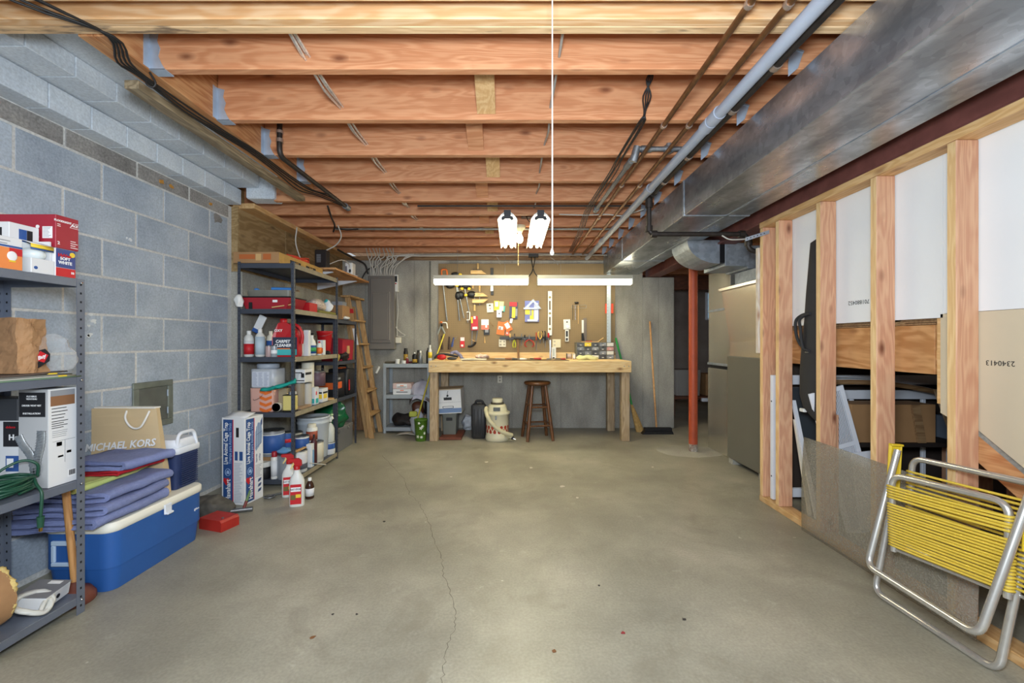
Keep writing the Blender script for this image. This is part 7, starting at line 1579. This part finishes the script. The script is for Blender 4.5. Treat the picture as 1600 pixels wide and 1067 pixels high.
# embossed translucent sheet
def embossed():
    m, nt, b, N, L = nodes('embossed_plastic')
    b.inputs['Base Color'].default_value = lin('b4ad9e'); b.inputs['Roughness'].default_value = .2
    tc = N('ShaderNodeTexCoord'); v = N('ShaderNodeTexVoronoi'); v.inputs['Scale'].default_value = 150; L(tc.outputs['Object'], v.inputs['Vector'])
    n = N('ShaderNodeTexNoise'); n.inputs['Scale'].default_value = 260; L(tc.outputs['Object'], n.inputs['Vector'])
    a = N('ShaderNodeMath'); a.operation = 'ADD'; L(v.outputs['Distance'], a.inputs[0]); L(n.outputs['Fac'], a.inputs[1])
    bp = N('ShaderNodeBump'); bp.inputs['Strength'].default_value = 1; bp.inputs['Distance'].default_value = .003; L(a.outputs[0], bp.inputs['Height']); L(bp.outputs[0], b.inputs['Normal'])
    t_ = N('ShaderNodeBsdfTransparent'); t_.inputs[0].default_value = (.93, .9, .84, 1); x = N('ShaderNodeMixShader')
    r = N('ShaderNodeMapRange'); L(v.outputs['Distance'], r.inputs['Value']); r.inputs['From Max'].default_value = .7; r.inputs['To Min'].default_value = .24; r.inputs['To Max'].default_value = .46
    L(r.outputs[0], x.inputs[0]); L(t_.outputs[0], x.inputs[1]); L(b.outputs[0], x.inputs[2]); L(x.outputs[0], nt.nodes['Material Output'].inputs[0]); return m
q = MB(embossed()).grid(lambda u, v: (1.689+.009*u+.0135*v-.012*math.sin(math.pi*v)*(.6-u)+.004*math.sin(u*7), 2.49-.925*u, .002+(.541-.008*u)*v), 14, 8, .003)
solo('plastic_sheet', q, 'embossed translucent plastic sheet leaning on the studs behind the lawn chair', 'sheet')
# soft black case hanging in a stud bay
t = thing('instrument_case', 'soft black instrument case with carry strap hanging in the stud bay', 'case', (1.762, 2.5, .65), world=True); BAG = mat('soft_black_fabric', '2b2a2b', .8, 0, .1, 8)
L_ = [(1284, 368), (1269, 381), (1266, 420), (1262, 460), (1259, 500), (1254, 540), (1251, 580), (1251, 615), (1257, 635), (1270, 650), (1282, 664)]
rings = []
for x, y in L_:
    Y = 1.762*667/(x-800); zz = pz(y, Y); c = (Y+2.414)/2; hw = max(.006, (Y-2.414)/2)
    rings.append([(1.764+(.036*min(1, hw/.05))*math.cos(k*math.tau/14), c+hw*math.sin(k*math.tau/14), zz) for k in range(14)])
MB(BAG).loft(rings).build('case_body', t)
sp_ = lambda x, y, X=1.722: (X, X*667/(x-800), pz(y, X*667/(x-800)))
for o in (0, 5): MB(BAG).tube(smooth([sp_(1266, 490), sp_(1254+o, 492), sp_(1244+o, 500, 1.715), sp_(1243+o*1.6, 515, 1.712), sp_(1247+o, 532, 1.715), sp_(1256, 545), sp_(1264, 548)]), .0085, 7).build('strap', t)
MB(STEEL).box(1.722, 1.728, 2.48, 2.51, pz(551, 2.5), pz(549, 2.5)).build('buckle', t); MB(W2).box(1.728, 1.75, 2.53, 2.57, .68, .70, .003).build('white_tag', t)
MB(STEEL).cyl((1.79, 2.418, 1.655), (1.74, 2.40, 1.68), .003, n=6).build('hook', t)
# white crib rail facing the room end
t = thing('crib_rail', 'white slatted crib rail standing across the closet behind the studs', 'rail', (2.35, 2.86, 0), world=True)
MB(WPAINT).box(1.738, 1.782, 2.845, 2.875, .045, .875, .003).build('stile', t); MB(WPAINT).box(2.92, 2.96, 2.845, 2.875, .045, .875, .003).build('stile', t)
for z0, z1 in ((.812, .875), (.715, .775), (.06, .12)): MB(WPAINT).box(1.783, 2.919, 2.848, 2.872, z0, z1, .003).build('crossbar', t)
for k in range(4): MB(WPAINT).box(2.02+.24*k, 2.045+.24*k, 2.85, 2.87, .121, .714, .003).build('spindle', t)
for k in range(2): MB(HOLE).cyl((1.7375, 2.86, .2+.5*k), (1.739, 2.86, .2+.5*k), .006, n=8).build('screw_hole', t)
q = MB(mat('board_white_top', 'd8dee4', .5)).grid(lambda u, v: (1.98+.91*u, 2.70+.12*v, .86-.03*u-.09*u*u+.02*math.sin(math.pi*u)), 12, 2, .006)
t = thing('curved_board', 'long curved board with white top and wooden edge lying on the crib rail', 'board', (2.4, 2.76, .72), world=True); q.build('white_top', t)
MB(OLDWX).grid(lambda u, v: (1.98+.91*u, 2.692+.003*v, .858-.03*u-.09*u*u+.02*math.sin(math.pi*u)-.03*v), 12, 1, .004).build('wooden_edge', t)
solo('closet_shelf', MB(mat('shelf_black', '241c18', .8)).box(1.90, 3.0, 2.62, 2.84, .45, .474, .002), 'dark shelf board across the closet carrying the brown carton', 'shelf')
carton('brown_carton', 'wide brown cardboard carton on the closet shelf behind the studs', 'box', 2.10, 2.62, 2.64, 2.82, .4745, .71, CARD)
for x0, xt, h_, m, lab in ((2.50, 2.46, .235, OLDWX, 'short wooden board leaning on the wide brown carton'), (2.72, 2.60, .33, PINEV, 'longer wooden board leaning right of the brown carton')):
    q = MB(m); q.add([(x0, 2.625, .4755), (x0+.05, 2.625, .4755), (x0+.05, 2.637, .4755), (x0, 2.637, .4755), (xt, 2.625, .4755+h_), (xt+.05, 2.625, .4755+h_), (xt+.05, 2.637, .4755+h_), (xt, 2.637, .4755+h_)], [(0, 3, 2, 1), (4, 5, 6, 7), (0, 1, 5, 4), (1, 2, 6, 5), (2, 3, 7, 6), (3, 0, 4, 7)]); solo('board', q, lab, 'board')
solo('grey_block', MB(mat('block_blue_grey', '6f7986', .6)).box(2.78, 2.95, 2.66, 2.82, .4745, .62, .004), 'blue grey concrete block at the right end of the closet shelf', 'block')
# white register grille
t = thing('vent_grille', 'white metal air grille leaning behind the third stud', 'vent', (1.96, 2.45, 0), world=True)
GR = Matrix.Translation((2.03, 2.45, .004)) @ Matrix.Rotation(-.27, 4, 'Y')
def gbox(m, *a, nm='frame'): q = MB(m); q.T = GR; q.box(*a); return q.build(nm, t)
q = MB(WPAINT); q.T = GR; q.box(-.10, -.075, 0, .012, 0, .85).box(.075, .1, 0, .012, 0, .85).box(-.075, .075, 0, .012, .825, .85).box(-.075, .075, 0, .012, .5, .525).box(-.075, .075, 0, .012, 0, .03).build('frame', t)
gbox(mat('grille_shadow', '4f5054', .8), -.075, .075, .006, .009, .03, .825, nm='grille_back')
q = MB(WPAINT); q.T = GR
for k in range(17): q.box(-.073+.0088*k, -.070+.0088*k, .001, .006, .527, .824).box(-.073+.0088*k, -.069+.0088*k, .001, .006, .032, .498)
o = q.build('louvre_bars', t); o['kind'] = 'stuff'
q = MB(WPAINT); q.T = Matrix.Translation((2.0, 2.42, .002)) @ Matrix.Rotation(-.12, 4, 'Y'); q.box(-.02, .11, 0, .01, .03, .47, .002); solo('white_board', q, 'plain white panel leaning in front of the air grille', 'board')
# leaning dark frame with white trim, in the bay beside the black case
def lean(name, label, cat, m, x0, x1, yb, yt, z0, z1, th=.02, group=None):
    q = MB(m); q.add([(x0, yb, z0), (x1, yb, z0), (x1, yb+th, z0), (x0, yb+th, z0), (x0, yt, z1), (x1, yt, z1), (x1, yt+th, z1), (x0, yt+th, z1)], [(0, 3, 2, 1), (4, 5, 6, 7), (0, 1, 5, 4), (1, 2, 6, 5), (2, 3, 7, 6), (3, 0, 4, 7)]); return solo(name, q, label, cat, group)
lean('window_screen', 'dark framed window screen leaning in the bay left of the black case', 'screen', mat('screen_dark', '3d4348', .35, .2, .1, 6), 1.826, 1.98, 2.58, 2.79, .04, .80)
lean('trim_board', 'white trim board leaning just in front of the dark window screen', 'board', WPAINT, 1.812, 1.835, 2.545, 2.76, .0395, .72, .014)
lean('trim_board', 'cream trim board leaning beside the white one near the fourth stud', 'board', W3, 1.807, 1.811+.02, 2.60, 2.735, .0395, .60, .012)
solo('wood_offcut', MB(STUD).box(1.83, 1.87, 2.44, 2.48, .001, .68, .003), 'upright wooden offcut below the black case', 'board')
solo('short_post', MB(PINE).box(1.868, 1.905, 1.79, 1.828, .001, .80, .003), 'short pine post behind the nearest broad stud', 'post')
t = thing('carpet_roll', 'rolled grey carpet on the closet floor under the stair stringer', 'carpet', (2.1, 1.5, 0), 0); q = MB(mat('carpet_grey', '5d5952', .95, 0, .25, 60, .5, 150)); q.tube([(-.2, -.1, .082), (.6, .5, .082)], .08, 20); q.build('roll', t)
solo('closet_pipe', MB(COPPER).cyl((1.93, 1.55, .001), (1.93, 1.60, .62), .006, n=8), 'thin copper pipe rising in the dark closet under the stringer', 'pipe')
# ------------------------------------------------------------------ far room seen past the red column
solo('storage_tote', MB(mat('tote_grey', '8f8a84', .6)).slab(2.42, 2.8, 6.3, 6.7, .30, .68, .03, 4, .02), 'pale grey storage tote in the dark room beyond the column', 'box')
t = thing('work_table', 'dark wooden table in the dark room beyond the column', 'table', (2.9, 6.5, 0), 0)
MB(DARKW).box(-.6, .35, -.3, .3, .26, .299, .004).build('table_top', t)
for x in (-.56, .31):
    for y in (-.26, .26): MB(DARKW).box(x-.03, x+.03, y-.03, y+.03, .001, .26, .003).build('leg', t)
carton('far_carton', 'open brown carton on the dark table beyond the column', 'box', 2.86, 3.2, 6.3, 6.6, .30, .62, CARD)
solo('far_board', MB(WPAINT).box(2.72, 3.25, 6.1, 6.14, .24, .29, .003), 'white board propped in front of the dark table', 'board')
solo('far_beam', MB(DARKW).box(1.9, 4.4, 7.0, 7.12, 1.95, 2.18, .004), 'dark timber beam crossing the far room above the window', 'beam')
make_texts()
